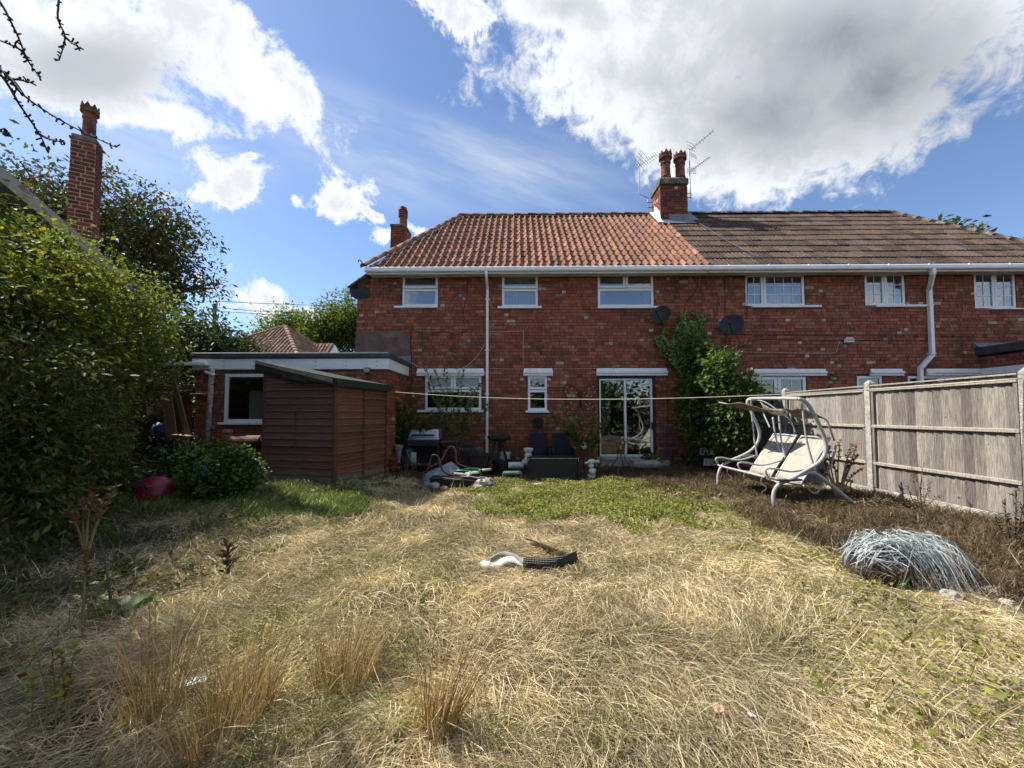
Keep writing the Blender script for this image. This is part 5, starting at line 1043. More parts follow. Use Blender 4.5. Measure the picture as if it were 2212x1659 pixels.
MB().lathe(p, [(.12, 0), (.13, .03), (.13, .34), (.10, .42), (.05, .45)], 18).build('body', mat('teal_paint', (.015, .09, .075), .45, .25), gc, smooth=True); MB().lathe(p + Vector((0, 0, .45)), [(.03, 0), (.03, .05), (.05, .06), (.05, .08)], 10).build('valve', M_steel, gc)
p = D(861, 1000, 8.6); tag(MB().lathe(p, [(.03, 0), (.05, .12), (.08, .3), (.11, .38), (.07, .40), (.05, .36)], 9).build('plastic_sack', mat('grey_plastic_film', (.22, .23, .24), .35, .4, 20, .8, 25)), 'crumpled grey plastic sack between the shed and the gas cylinder', 'sack')
for k, (x, y) in enumerate(((848, 1000), (855, 1010), (850, 992))):
    p = D(x, y, 8.4); mb = MB(); mb.col = (.2, .06, .04); mb.box(p.x - .11, p.x + .11, p.y - .05, p.y + .05, p.z - .03, p.z + .035); o = mb.build('loose_brick', M_brick, bevel=.008); o.rotation_euler = (0, 0, 0); tag(o, ('lower left loose brick beside the shed corner', 'lower right loose brick beside the shed corner', 'topmost loose brick of the pile beside the shed corner')[k], 'brick', 'loose bricks by the shed')
# wheelbarrow upside down on rubble
def Wq(cx, cy, Y): return at((1540 + cx / 4.366) / 4, (1600 + cy / 4.366) / 4, Y)
wb = thing('wheelbarrow', 'upturned galvanised wheelbarrow with rusty tube frame on rubble', 'wheelbarrow', tuple(Wq(800, 1530, 7.4)))
rim = [Wq(590, 1500, 7.3), Wq(660, 1530, 7.05), Wq(1080, 1330, 7.25), Wq(1300, 1190, 7.5), Wq(1180, 1150, 7.9), Wq(700, 1360, 7.8)]
bot = [Wq(690, 1285, 7.45), Wq(720, 1290, 7.35), Wq(925, 1195, 7.4), Wq(1150, 1078, 7.55), Wq(1165, 1078, 7.7), Wq(800, 1230, 7.7)]
mb = MB(); i = mb.pts(rim); j = mb.pts(bot)
for k in range(6): mb.face(i + k, i + (k + 1) % 6, j + (k + 1) % 6, j + k)
mb.face(*range(j, j + 6)); mb.build('tray', M_gal, wb, solid=.006)
MB().tube([*rim, rim[0]], .010, 6).build('tray_rim', M_gal, wb)
t1 = bez([Wq(590, 1300, 7.3), Wq(700, 1260, 7.25), Wq(745, 1230, 7.2), Wq(790, 1060, 7.2), Wq(815, 985, 7.2), Wq(865, 962, 7.2), Wq(925, 990, 7.2), Wq(960, 1080, 7.2), Wq(985, 1190, 7.2), Wq(1040, 1265, 7.2), Wq(1130, 1300, 7.2), Wq(1460, 1390, 7.15)], 5)
MB().tube(t1, .018, 8).build('frame_tube', M_rust, wb, smooth=True)
t2 = bez([Wq(760, 1180, 7.75), Wq(930, 1110, 7.75), Wq(985, 1050, 7.7), Wq(1060, 900, 7.7), Wq(1110, 825, 7.7), Wq(1180, 815, 7.7), Wq(1230, 870, 7.7), Wq(1238, 1010, 7.7), Wq(1280, 1115, 7.7), Wq(1460, 1180, 7.7), Wq(1720, 1228, 7.6)], 5)
MB().tube(t2, .018, 8).build('frame_tube', mat('worn_grey_tube', (.12, .10, .09), .6, .35, 14), wb, smooth=True)
M_grip = mat('pale_grip', (.62, .55, .52), .6, .15)
MB().tube([Wq(1450, 1388, 7.15), Wq(1570, 1388, 7.12)], [.022, .02], 10).build('handle_grip', M_grip, wb, smooth=True); MB().tube([Wq(1700, 1226, 7.6), Wq(1720, 1224, 7.6), Wq(1850, 1208, 7.58)], [.028, .022, .022], 10).build('handle_grip', M_grip, wb, smooth=True)
tr = thing('plastic_trough', 'broken black trough holding the rubble under the wheelbarrow', 'trough', tuple(Wq(1150, 1500, 7.1)))
mb = MB(); c = Wq(1180, 1500, 7.1); mb.hexa([(c.x - .32, 6.98, c.z - .1), (c.x + .36, 6.98, c.z - .1), (c.x + .4, 7.5, c.z - .1), (c.x - .32, 7.5, c.z - .1), (c.x - .40, 6.92, c.z + .17), (c.x + .42, 6.92, c.z + .13), (c.x + .46, 7.55, c.z + .13), (c.x - .40, 7.55, c.z + .17)]); mb.build('tub', M_black, tr, bevel=.01)
MB().tube([Wq(990, 1350, 6.95), Wq(1330, 1395, 6.95)], .006, 6).build('wire_rim', M_steel, tr)
M_stone = mat('rubble_stone', (.33, .30, .25), .9, .3, 9, .6, 30, dirt=(.14, .12, .09), dscale=7, dlo=.5, dhi=.65)
for k, (x, y, Y, r, lab) in enumerate(((870, 1500, 6.85, .085, 'rounded grey stone under the upturned barrow tray'), (1030, 1540, 6.8, .06, 'small pale stone in front of the trough'), (1620, 1540, 6.8, .085, 'flat pale stone at the right end of the rubble'), (1700, 1480, 6.95, .14, 'largest jagged lump of grey concrete in the rubble'), (1800, 1440, 7.1, .12, 'dark rough lump at the far right of the rubble'), (1680, 1570, 6.75, .06, 'small cream stone below the concrete lump'))):
    p = Wq(x, y, Y); tag(MB().rock(p, r * 1.15, r, r * .75, seed=k, n=10, m=7, j=.2).build('stone', M_stone, smooth=k < 2), lab, 'stone', 'rubble stones')
p = Wq(1560, 1360, 7.05); rows = [[Wq(1330 + 70 * j, 1340 - 10 * math.sin(j) + 30 * i + random.uniform(-15, 15), 7.0 + .08 * i) for j in range(7)] for i in range(5)]
tag(MB().sheet(rows).build('plastic_sheet', M_white, solid=.008), 'crumpled white plastic sheet draped over the rubble', 'sheet')
hs = []
for k in range(5):
    hs += [Wq(1240 + 10 * k, 1245 - 8 * k, 7.25), Wq(1400, 1205 + 8 * k, 7.3), Wq(1600, 1195 + 7 * k, 7.3), Wq(1660, 1230 + 6 * k, 7.25), Wq(1600, 1250, 7.2), Wq(1400, 1235 + 4 * k, 7.2)]
hs += [Wq(1655, 1240, 7.2), Wq(1665, 1310, 7.18)]
tag(MB().tube(bez(hs, 4), .010, 6).build('garden_hose', mat('green_hose', (.02, .16, .06), .4, .25), smooth=True), 'coiled green garden hose on top of the rubble', 'hose')
for a, b, lab in (((1200, 1285, 7.2), (1420, 1300, 7.2), 'pale timber offcut lying across the rubble'), ((1400, 1290, 7.15), (1640, 1255, 7.2), 'cream plastic pipe under the green hose'), ((1440, 1340, 7.1), (1500, 1250, 7.1), 'short white bracket standing in the rubble')):
    tag(MB().tube([Wq(*a), Wq(*b)], .022, 8).build('offcut', M_white), lab, 'offcut')
# planters
def planter(name, lab, x0, x1, y0, y1, Y, dp=.3, mtl=M_black):
    a, b = D(x0, y1, Y), D(x1, y0, Y); w_ = b.x - a.x; e = w_ * .12; t = thing(name, lab, 'planter', ((a.x + b.x) / 2, Y, a.z))
    mb = MB(); mb.hexa([(a.x + e, Y, a.z), (b.x - e, Y, a.z), (b.x - e, Y + dp, a.z), (a.x + e, Y + dp, a.z), (a.x, Y - .02, b.z), (b.x, Y - .02, b.z), (b.x, Y + dp, b.z), (a.x, Y + dp, b.z)]); mb.build('tub', mtl, t, bevel=.008)
    mb = MB(); mb.box(a.x - .01, b.x + .01, Y - .035, Y - .015, b.z - .03, b.z + .008); mb.box(a.x - .01, b.x + .01, Y + dp, Y + dp + .02, b.z - .03, b.z + .008); mb.box(a.x - .012, a.x + .008, Y - .015, Y + dp, b.z - .03, b.z + .008); mb.box(b.x - .008, b.x + .012, Y - .015, Y + dp, b.z - .03, b.z + .008); mb.build('rim', mtl, t)
    return t
planter('square_planter', 'tapering black square planter in front of the downpipe', 1014, 1056, 982, 1014, 8.5); planter('small_planter', 'lower black planter behind the square one with green cable', 1000, 1034, 975, 1000, 8.85, .22)
tag(MB().tube(bez([D(1020, 980, 8.6), D(1030, 970, 8.6), D(1042, 978, 8.55), D(1035, 968, 8.65), D(1050, 975, 8.6), D(1026, 972, 8.7), D(1045, 982, 8.6)], 6), .007, 5).build('green_cable', mat('green_cable', (.03, .12, .07), .5, .2), smooth=True), 'tangle of thin green cable lying in the square planter', 'cable')
tg = thing('tool_rack', 'black rack with short pale prongs behind the small planter', 'rack', tuple(D(1005, 972, 9.3))); a = D(992, 974, 9.3)
MB().box(a.x, a.x + .36, 9.28, 9.36, a.z - .03, a.z + .16).build('body', M_black, tg, bevel=.006)
for k in range(6): MB().tube([(a.x + .03 + .06 * k, 9.26, a.z + .01), (a.x + .03 + .06 * k, 9.25, a.z + .07)], .006, 6).build('prong', M_white, tg)
rp = thing('round_pot', 'round black plastic pot under the wooden legged bowl', 'pot', tuple(D(1085, 1015, 8.75))); p = D(1086, 1016, 8.85); p.z = gz_(p.x, p.y)
MB().lathe(p, [(.19, 0), (.245, .28), (.265, .28), (.265, .31), (.235, .31), (.22, .22), (.0, .2)], 22).build('pot', M_black, rp, smooth=False)
wp = D(1090, 988, 9.2); tag(MB().lathe(wp, [(.12, -.1), (.14, .1), (.15, .1), (.15, .13), (.125, .13), (.11, .05)], 18).build('white_pot', M_white), 'greyish white pot behind the round black pot', 'pot')
bb = thing('legged_bowl', 'shallow dark bowl on splayed wooden legs beside the downpipe', 'bowl', tuple(D(1078, 990, 9.05))); bc = D(1077, 945, 9.05); rr = D(1101, 945, 9.05).x - bc.x
MB().lathe((bc.x, bc.y, bc.z - .1), [(.08, 0), (rr * .75, .02), (rr, .08), (rr * 1.02, .14), (rr * .92, .14), (rr * .85, .1), (0, .06)], 22).build('bowl', mat('charred_wood', (.025, .02, .017), .8, .4, 12, .5, 30), bb, smooth=True)
for dx_, dy_ in ((-.22, -.05), (.0, -.1), (.2, -.02), (.05, .15)):
    mb = MB(); mb.bar((bc.x + dx_ * .3, bc.y + dy_ * .3, bc.z - .08), (bc.x + dx_, bc.y + dy_, bc.z - .55), .055, .05); mb.build('leg', MATS['charred_wood'], bb, bevel=.008)
MB().bar((bc.x + .02, bc.y - .1, bc.z + .06), (bc.x + .26, bc.y, bc.z + .075), .03, .02).build('stick', M_bark, bb)
# rattan set
def weave(name):
    m = bpy.data.materials.new(name); m.use_nodes = True; t = NT(m.node_tree); b = t.n['Principled BSDF']; pos = t.new('ShaderNodeNewGeometry').outputs['Position']
    wv = t.new('ShaderNodeTexWave', bands_direction='X'); wv.inputs['Scale'].default_value = 22; t.l.new(pos, wv.inputs[0]); wz = t.new('ShaderNodeTexWave', bands_direction='Z'); wz.inputs['Scale'].default_value = 18; t.l.new(pos, wz.inputs[0])
    hgt = t.math('MULTIPLY', wv.outputs['Fac'], wz.outputs['Fac']); t.put(b.inputs['Base Color'], t.mix(hgt, (.010, .011, .013), (.030, .033, .038))); b.inputs['Roughness'].default_value = .45
    bn = t.new('ShaderNodeBump'); bn.inputs['Strength'].default_value = .7; bn.inputs['Distance'].default_value = .02; t.l.new(hgt, bn.inputs['Height']); t.l.new(bn.outputs[0], b.inputs['Normal']); MATS[name] = m; return m
M_rat = weave('black_rattan')
def chair(x0, x1, lab, flip=1):
    Y = 9.25; a, b = D(x0, 1012, Y), D(x1, 936, Y); t = thing('rattan_chair', lab, 'chair', ((a.x + b.x) / 2, Y, a.z), 'black rattan chairs'); g = .06; sz = D(x0, 992, 8.9).z
    mb = MB(); mb.hexa([(a.x + .05, Y + .05, sz), (b.x - .05, Y + .05, sz), (b.x - .05, Y + .1, sz), (a.x + .05, Y + .1, sz), (a.x + .05, Y + .16, b.z), (b.x - .05, Y + .16, b.z), (b.x - .05, Y + .2, b.z), (a.x + .05, Y + .2, b.z)]); mb.build('backrest', M_rat, t, bevel=.01)
    mb = MB(); mb.box(a.x + .045, b.x - .045, Y - .45, Y + .09, sz - .06, sz - .003); mb.build('seat', M_rat, t, bevel=.01)
    az = sz + .24
    for x in (a.x - .01, b.x - .045): MB().box(x, x + .055, Y - .45, Y + .16, g, az).build('armrest', M_rat, t, bevel=.008)
    MB().box(a.x + .05, b.x - .05, Y - .44, Y - .41, g + .05, sz - .065).build('front_panel', M_rat, t)
chair(1140, 1186, 'black rattan armchair below the round wall vent'); chair(1190, 1238, 'black rattan armchair half hidden by the arching shrub')
tb = thing('rattan_table', 'black woven rattan coffee table tipped on its side on the grass', 'table', tuple(D(1195, 1035, 7.95))); Y = 7.9; a, b = D(1149, 1036, Y), D(1248, 990, Y); a.z = gz_(a.x, Y) - .02
MB().box(a.x, b.x, Y, Y + .04, a.z, b.z).build('top_panel', M_rat, tb, bevel=.008)
mb = MB(); mb.hexa([(a.x - .08, Y + .02, a.z), (a.x - .002, Y, a.z), (a.x - .002, Y + .5, a.z), (a.x - .08, Y + .5, a.z), (a.x - .08, Y + .02, b.z - .02), (a.x - .002, Y, b.z), (a.x - .002, Y + .5, b.z), (a.x - .08, Y + .5, b.z - .02)]); mb.build('side_panel', M_rat, tb, bevel=.01)
MB().box(a.x + .001, b.x, Y + .042, Y + .5, b.z - .05, b.z + .004).build('side_panel', M_rat, tb, bevel=.01); MB().box(b.x + .002, b.x + .045, Y - .02, Y + .5, a.z - .03, b.z + .015).build('side_panel', M_rat, tb, bevel=.012)
# stone bits and ornaments
og = thing('stone_plinth', 'pale crumbling stone plinth left of the rattan table', 'plinth', tuple(D(1141, 995, 8.4))); p = D(1141, 992, 8.4)
MB().lathe(p, [(.10, -.1), (.10, 0), (.07, .05), (.085, .1), (.06, .13), (.09, .18), (.105, .2), (.105, .24)], 9).build('shaft', M_white, og); MB().rock(p + Vector((0, 0, -.06)), .13, .1, .07, 3).build('base', M_white, og)
p = D(1098, 1005, 8.5); tag(MB().tube([p - Vector((.0, 0, 0)), p + Vector((.33, .02, .0))], .07, 12).build('stone_drum', M_white), 'white cylindrical stone lying behind the green plastic step', 'stone')
gs = thing('plastic_step', 'grey-green plastic step stool lying in the grass', 'step', tuple(D(1095, 1025, 8.0))); a = D(1082, 1028, 8.0); a.z = gz_(a.x, 8.0)
M_gp = mat('grey_green_plastic', (.08, .13, .12), .5, .25)
mb = MB(); mb.hexa([(a.x + .03, 7.9, a.z + .16), (a.x + .45, 8.0, a.z + .16), (a.x + .45, 8.25, a.z + .16), (a.x + .03, 8.2, a.z + .16), (a.x + .05, 7.92, a.z + .2), (a.x + .43, 8.02, a.z + .2), (a.x + .43, 8.23, a.z + .2), (a.x + .05, 8.18, a.z + .2)]); mb.build('tread', M_gp, gs, bevel=.012)
for x, y in ((.02, 7.9), (.38, 8.0), (.02, 8.14), (.38, 8.18)):
    mb = MB(); mb.hexa([(a.x + x - .03, y - .02, a.z - .02), (a.x + x + .06, y - .02, a.z - .02), (a.x + x + .06, y + .05, a.z - .02), (a.x + x - .03, y + .05, a.z - .02), (a.x + x + .02, y, a.z + .158), (a.x + x + .06, y, a.z + .158), (a.x + x + .06, y + .04, a.z + .158), (a.x + x + .02, y + .04, a.z + .158)]); mb.build('leg', M_gp, gs, bevel=.01)
wo = thing('stone_ornament', 'white lumpy stone figure beside the rattan table', 'ornament', tuple(D(1277, 1035, 8.1))); p = D(1278, 1032, 8.1)
MB().rock(p, .09, .08, .1, 1).build('base', M_white, wo, smooth=True); MB().rock(p + Vector((.01, -.02, .13)), .085, .07, .07, 2).build('body', M_white, wo, smooth=True); MB().rock(p + Vector((-.01, 0, .25)), .06, .06, .07, 5).build('neck', M_white, wo, smooth=True)
MB().tube(bez([p + Vector((-.14, -.02, .30)), p + Vector((-.05, -.02, .33)), p + Vector((.06, 0, .34)), p + Vector((.16, 0, .33))], 5), [.02] * 5 + [.05] * 5 + [.03] * 6, 9).build('head', M_white, wo, smooth=True)
p = D(1262, 963, 8.9); mo = thing('masked_ornament', 'small dark and white ornament behind the rattan chairs', 'ornament', tuple(p)); MB().rock(p, .07, .05, .10, 8).build('body', M_white, mo, smooth=True); MB().rock(p + Vector((-.03, -.04, .02)), .02, .02, .03, 8).build('eye', M_black, mo); MB().rock(p + Vector((.035, -.035, .03)), .02, .02, .025, 9).build('eye', M_black, mo)
# bistro table, slab, hose, screen block
bt = thing('bistro_table', 'round glass-topped metal table in front of the patio door', 'table', tuple(D(1342, 1010, 8.5))); p = D(1341, 951, 8.55); M_tt = mat('smoked_top', (.10, .105, .105), .12, .15, spec=.7); M_tl = mat('dark_tube', (.10, .095, .09), .45, .25, metal=.4)
MB().lathe((p.x, p.y, p.z), [(.31, -.006), (.315, 0), (.31, .008)], 32).build('top', M_tt, bt); MB().lathe((p.x, p.y, p.z - .012), [(.322, -.012), (.328, 0), (.322, .018), (.314, .018)], 32, cap=False).build('rim', M_tl, bt, smooth=True)
for k in range(4):
    a = math.pi / 4 + k * math.pi / 2 + .3; d = Vector((math.cos(a), math.sin(a), 0)); zb = gz_(p.x, p.y) - .0
    MB().tube(bez([p + d * .1 + Vector((0, 0, -.03)), p + d * .07 + Vector((0, 0, -.2)), p + d * .09 + Vector((0, 0, -.42)), p + d * .2 + Vector((0, 0, -.56)), Vector((p.x, p.y, zb)) + d * .32], 5), .011, 8).build('leg', M_tl, bt, smooth=True)
MB().lathe((p.x, p.y, p.z - .22), [(.085, -.008), (.09, 0), (.085, .008)], 18).build('brace_ring', M_tl, bt)
sp = D(1393, 994, 8.9); mb = MB(); mb.hexa([(sp.x - .3, 8.75, sp.z - .08), (sp.x + .3, 8.72, sp.z - .10), (sp.x + .34, 9.15, sp.z - .06), (sp.x - .26, 9.2, sp.z - .05), (sp.x - .3, 8.75, sp.z - .03), (sp.x + .3, 8.72, sp.z - .05), (sp.x + .34, 9.15, sp.z - .01), (sp.x - .26, 9.2, sp.z)]); tag(mb.build('paving_slab', M_conc, bevel=.01), 'grey paving slab lying tilted outside the patio door', 'slab')
hc = thing('hose_coil', 'blue hose hanging in a long coil on the brick wall', 'hose', tuple(D(1443, 930, 9.62))); M_bh = mat('blue_hose', (.05, .085, .17), .45, .2)
for k in range(5):
    o = random.uniform(-3, 3); c = [D(1441 + o, 918, 9.64 - .012 * k), D(1434 + o, 935, 9.62 - .012 * k), D(1437 + o, 965 + 4 * k, 9.62 - .01 * k), D(1446 + o, 975 + 3 * k, 9.63 - .01 * k), D(1451 + o, 955, 9.62 - .012 * k), D(1446 + o, 930, 9.63 - .012 * k), D(1441 + o, 918, 9.64 - .012 * k)]
    MB().tube(bez(c, 6), .0085, 6).build('loop', M_bh, hc, smooth=True)
MB().tube([D(1441, 917, 9.69), D(1441, 917, 9.6)], .012, 6).build('peg', M_black, hc)
sb = thing('screen_block', 'white openwork screen panel among the creeper', 'screen', tuple(D(1530, 990, 8.75))); n = 0
for k, (x, y) in enumerate(((1515, 952), (1532, 952), (1520, 975), (1537, 975), (1528, 998), (1544, 998))):
    c = D(x, y, 8.75); h = .075; mb = MB()
    for u0, u1, v0, v1 in ((-h, h, h - .018, h), (-h, h, -h, -h + .018), (-h, -h + .018, -h + .018, h - .018), (h - .018, h, -h + .018, h - .018), (-.02, .02, -h + .02, -.03), (-.02, .02, .03, h - .02), (-.03, .03, -.029, .029)): mb.box(c.x + u0, c.x + u1, 8.73, 8.77, c.z + v0, c.z + v1)
    mb.build('block', M_white, sb)
# ---- wall fittings
def dish(name, cx, cy, r, lab, Y):
    c = D(cx, cy, Y); t = thing(name, lab, 'satellite dish', tuple(c), 'satellite dishes'); nrm = Vector((-.55, -.83, .18)).normalized(); T = Matrix.Translation(c) @ nrm.to_track_quat('Z', 'Y').to_matrix().to_4x4()
    mb = MB(T); mb.lathe((0, 0, 0), [(.0, -.06), (r * .35, -.053), (r * .7, -.028), (r, .005), (r * 1.02, .005), (r * 1.0, -.008), (r * .7, -.045), (r * .35, -.072), (.0, -.08)], 28, cap=False); mb.build('reflector', mat('dish_black', (.016, .017, .019), .55, .2, 8), t, smooth=True)
    f = c + nrm * .36 + Vector((-.04, 0, -r * .3)); low = c + Vector((.02, 0, -r * .92))
    MB().tube([low, f], .010, 6).build('feed_arm', M_black, t); MB().tube([f + (c - f).normalized() * .05, f - (c - f).normalized() * .05], .028, 10).build('receiver_head', M_black, t)
    MB().tube([c - nrm * .07, Vector((c.x + .1, c.y + .2, c.z - .08)), Vector((c.x + .1, YF - .01, c.z - .08))], .018, 8).build('bracket', M_black, t); MB().box(c.x + .05, c.x + .15, YF - .022, YF - .011, c.z - .16, c.z).build('wall_plate', M_black, t)
dish('satellite_dish', 1428, 679, .225, 'black satellite dish below the widest upstairs window', 9.42); dish('satellite_dish', 1581, 701, .26, 'black satellite dish below the small-paned window', 9.40)
def lamp(name, lab, p, mtl, w_=.14, tilt=.06, h=.11):
    t = thing(name, lab, 'floodlight', tuple(p), None); yw = p.y; mb = MB()
    mb.hexa([(p.x - w_ / 2, yw - .16, p.z - h / 2 - .01), (p.x + w_ / 2, yw - .16, p.z - h / 2 - .01), (p.x + w_ / 2, yw - .07, p.z - h / 2 - .02), (p.x - w_ / 2, yw - .07, p.z - h / 2 - .02), (p.x - w_ * .4, yw - .14, p.z + h / 2), (p.x + w_ * .4, yw - .14, p.z + h / 2), (p.x + w_ * .4, yw - .06, p.z + h / 2), (p.x - w_ * .4, yw - .06, p.z + h / 2)]); mb.build('housing', mtl, t, bevel=.008)
    MB().box(p.x - w_ * .4, p.x + w_ * .4, yw - .166, yw - .162, p.z - h * .35, p.z + h * .25).build('lens', M_frost, t); MB().tube([(p.x, yw - .065, p.z - .02), (p.x, yw - .008, p.z - .02)], .02, 8).build('bracket', mtl, t); return t
lamp('floodlight', 'white floodlight under the soffit beside the first upstairs window', Vector((D(1005, 593, YF).x, YF, D(1005, 594, YF).z)), M_upvc); lamp('floodlight', 'white floodlight on the right house below the two black cables', Vector((D(1826, 735, YF).x, YF, D(1826, 736, YF).z)), M_upvc, .2)
f = lamp('floodlight', 'grey floodlight with sensor under the extension fascia', Vector((D(798, 801, YE).x, YE, D(798, 801, YE).z)), mat('bronze_lamp', (.10, .095, .085), .5, .2)); p = D(798, 809, YE - .12); MB().rock(p, .025, .025, .025, 2).build('sensor', M_black, f)
cc = thing('security_camera', 'white bullet security camera beside the extension window', 'camera', tuple(D(474, 807, YE))); a, b = Vector((D(478, 0, YE).x, YE - .02, D(474, 805, YE).z)), D(466, 812, YE - .2)
MB().tube([a + Vector((0, .01, .01)), a + Vector((-.02, -.06, .0))], .022, 10).build('mount', M_upvc, cc); MB().tube([a + Vector((-.015, -.05, .01)), b], .035, 14).build('body', M_upvc, cc); MB().tube([b, b + (b - a).normalized() * .02], .032, 14).build('lens', M_black, cc)
MB().tube(bez([a, a + Vector((-.04, -.03, -.2)), a + Vector((-.12, -.05, -.32))], 5), .005, 5).build('cable', M_cable, cc)
sx_ = thing('alarm_sensor', 'small black and cream sensor box between the neighbour lintels', 'sensor', tuple(D(1798, 815, YF))); p = D(1798, 815, YF); MB().box(p.x - .05, p.x + .05, YF - .07, YF - .012, p.z - .06, p.z + .05).build('box', mat('cream_plastic', (.4, .37, .28), .5, .1), sx_, bevel=.006); MB().hexa([(p.x - .06, YF - .1, p.z + .0), (p.x + .06, YF - .1, p.z + .0), (p.x + .06, YF - .012, p.z + .052), (p.x - .06, YF - .012, p.z + .052), (p.x - .06, YF - .1, p.z + .03), (p.x + .06, YF - .1, p.z + .03), (p.x + .06, YF - .012, p.z + .075), (p.x - .06, YF - .012, p.z + .075)]).build('hood', M_black, sx_)
fl = thing('wall_vent', 'round black boiler vent in the wall below the narrow window', 'vent', tuple(D(1161, 912, YF))); p = D(1161, 912, YF)
MB().lathe((p.x, YF - .012, p.z), [(.15, 0), (.15, -.02), (.12, -.035), (.10, -.02)], 24, axis='y', cap=False).build('collar', mat('sooty_brick', (.06, .04, .035), .9, .3, 10), fl); MB().lathe((p.x, YF - .012, p.z), [(.09, 0), (.09, -.10), (.075, -.10), (.07, -.02), (.0, -.02)], 20, axis='y', cap=False).build('pipe', M_black, fl)
bf = thing('butterfly_ornament', 'rusty wire butterfly with pale beads on the brick wall', 'ornament', tuple(D(1253, 865, YF))); yb = YF - .04
def bp(x, y): q = D(x, y, YF); return Vector((q.x, yb, q.z))
for s in (-1, 1):
    up_ = [bp(1253 + s * a, b) for a, b in ((2, 858), (8, 842), (20, 832), (33, 832), (36, 845), (30, 858), (14, 864), (2, 862))]; lo_ = [bp(1253 + s * a, b) for a, b in ((2, 864), (16, 868), (30, 872), (30, 886), (20, 898), (10, 892), (5, 878), (2, 866))]
    MB().tube(bez(up_, 5), .010, 6).build('wing', M_rust, bf, smooth=True); MB().tube(bez(lo_, 5), .008, 6).build('wing', M_rust, bf, smooth=True)
    for a, b in ((8, 848), (18, 840), (28, 836), (32, 846), (14, 856), (24, 856), (12, 874), (20, 872), (27, 880), (16, 884)):
        q = bp(1253 + s * a, b); MB().rock(q, .014, .014, .014, 1, 6, 4, 0).build('bead', M_white, bf)
    MB().tube(bez([bp(1253, 848), bp(1253 + s * 4, 838), bp(1253 + s * 10, 832)], 4), .004, 5).build('antenna', M_rust, bf)
MB().tube([bp(1253, 846), bp(1253, 862), bp(1253, 882)], [.012, .02, .008], 8).build('body', M_black, bf, smooth=True)
# cables over the walls
def cable(name, lab, P, Y=YF - .02, r=.007, m=M_cable): tag(MB().tube(bez([D(x, y, Y) for x, y in P], 4), r, 5).build(name, m, smooth=True), lab, 'cable')
cable('wall_cable', 'black cable drooping from the soffit floodlight to the cement panel', [(1012, 600), (1008, 640), (1000, 680), (1012, 700), (1010, 712), (985, 722), (960, 715), (930, 722), (900, 716), (888, 716), (889, 800), (886, 880)])
cable('wall_cable', 'black cable from the gutter down to the left satellite dish', [(1490, 588), (1502, 605), (1505, 625), (1490, 645), (1480, 660), (1478, 680)])
cable('wall_cable', 'long straight black cable below the ivy to the blue hose', [(1440, 745), (1440, 800), (1442, 860), (1441, 915)])
cable('wall_cable', 'black cable running down to the right satellite dish', [(1564, 592), (1590, 600), (1613, 602), (1614, 650), (1614, 690)]); cable('wall_cable', 'black cable with a junction box left of the right dish', [(1566, 592), (1566, 640), (1567, 700), (1568, 760), (1568, 790)])
cable('wall_cable', 'upper of two black cables crossing the right house', [(1570, 722), (1700, 724), (1900, 725), (2110, 726)]); cable('wall_cable', 'lower of two black cables crossing the right house', [(1570, 750), (1590, 752), (1610, 745), (1640, 733), (1800, 735), (2110, 736)])
cable('wall_cable', 'thin pale cable from the floodlight along the right house wall', [(1600, 760), (1700, 762), (1795, 763), (1808, 757), (1812, 740), (1822, 737)], m=M_cable_w, r=.005); cable('wall_cable', 'thin pale wire stapled above the ground floor lintels', [(1058, 796), (1128, 797), (1131, 797), (1280, 796), (1420, 797)], m=M_cable_w, r=.004); cable('wall_cable', 'thin pale wire dropping to the narrow window lintel', [(1058, 716), (1092, 717), (1128, 716), (1130, 720), (1130, 795)], m=M_cable_w, r=.005)
cable('wall_cable', 'sagging pale wire from the downpipe to the extension roof', [(1048, 740), (1030, 770), (1000, 795), (960, 805), (920, 798), (885, 782), (840, 760), (770, 718)], m=M_cable_w, r=.006)
# ---- aerials on the chimney
def A_(cx, cy, Y): return at((2500 + cx / 4.148) / 4, (500 + cy / 4.148) / 4, Y)
def yagi(parent, a, b, n, l, Y, up=Vector((.0, .0, 1))):
    bo = holder('aerial_head', parent, tuple(A_(*a, Y))); pa, pb = A_(*a, Y), A_(*b, Y - .25); d = (pb - pa); MB().tube([pa, pb], .011, 6).build('boom', M_alu, bo); e = Vector((.75, .5, -.35)).normalized() * l
    for k in range(n): q = pa + d * (.12 + .88 * k / (n - 1)); MB().tube([q - e / 2, q + e / 2], .006, 5).build('element', M_alu, bo)
    return bo, pa, d
ra_ = thing('tv_aerial', 'tall right-hand mast with two television aerials on the chimney', 'aerial', tuple(A_(1085, 1220, 12.3))); Ya = 12.35
MB().tube([A_(1087, 1225, Ya), A_(1065, 410, Ya)], .018, 8).build('mast', M_alu, ra_)
h1, pa, d = yagi(ra_, (1065, 430), (1455, 105), 9, .15, Ya); h2, pb_, d2 = yagi(ra_, (1075, 770), (1400, 535), 10, .13, Ya)
for k in range(3):
    q = A_(1110 - 8 * k, 290 + 50 * k, Ya); MB().tube([q - Vector((.16, 0, -.04)), q + Vector((.16, .08, -.05))], .007, 5).build('reflector_rod', M_alu, h1); q = A_(1130 + 10 * k, 455 + 30 * k, Ya); MB().tube([q - Vector((.13, 0, -.03)), q + Vector((.13, .08, -.05))], .007, 5).build('reflector_rod', M_alu, h1)
mb = MB(); c = A_(1108, 745, Ya)
for k in range(5): mb.tube([c + Vector((-.13 + .065 * k, 0, .08)), c + Vector((-.13 + .065 * k, 0.02, -.1))], .006, 4)
for k in range(4): mb.tube([c + Vector((-.13, 0, .08 - .06 * k)), c + Vector((.13, .02, .06 - .06 * k))], .006, 4)
mb.build('reflector_grid', M_alu, h2)
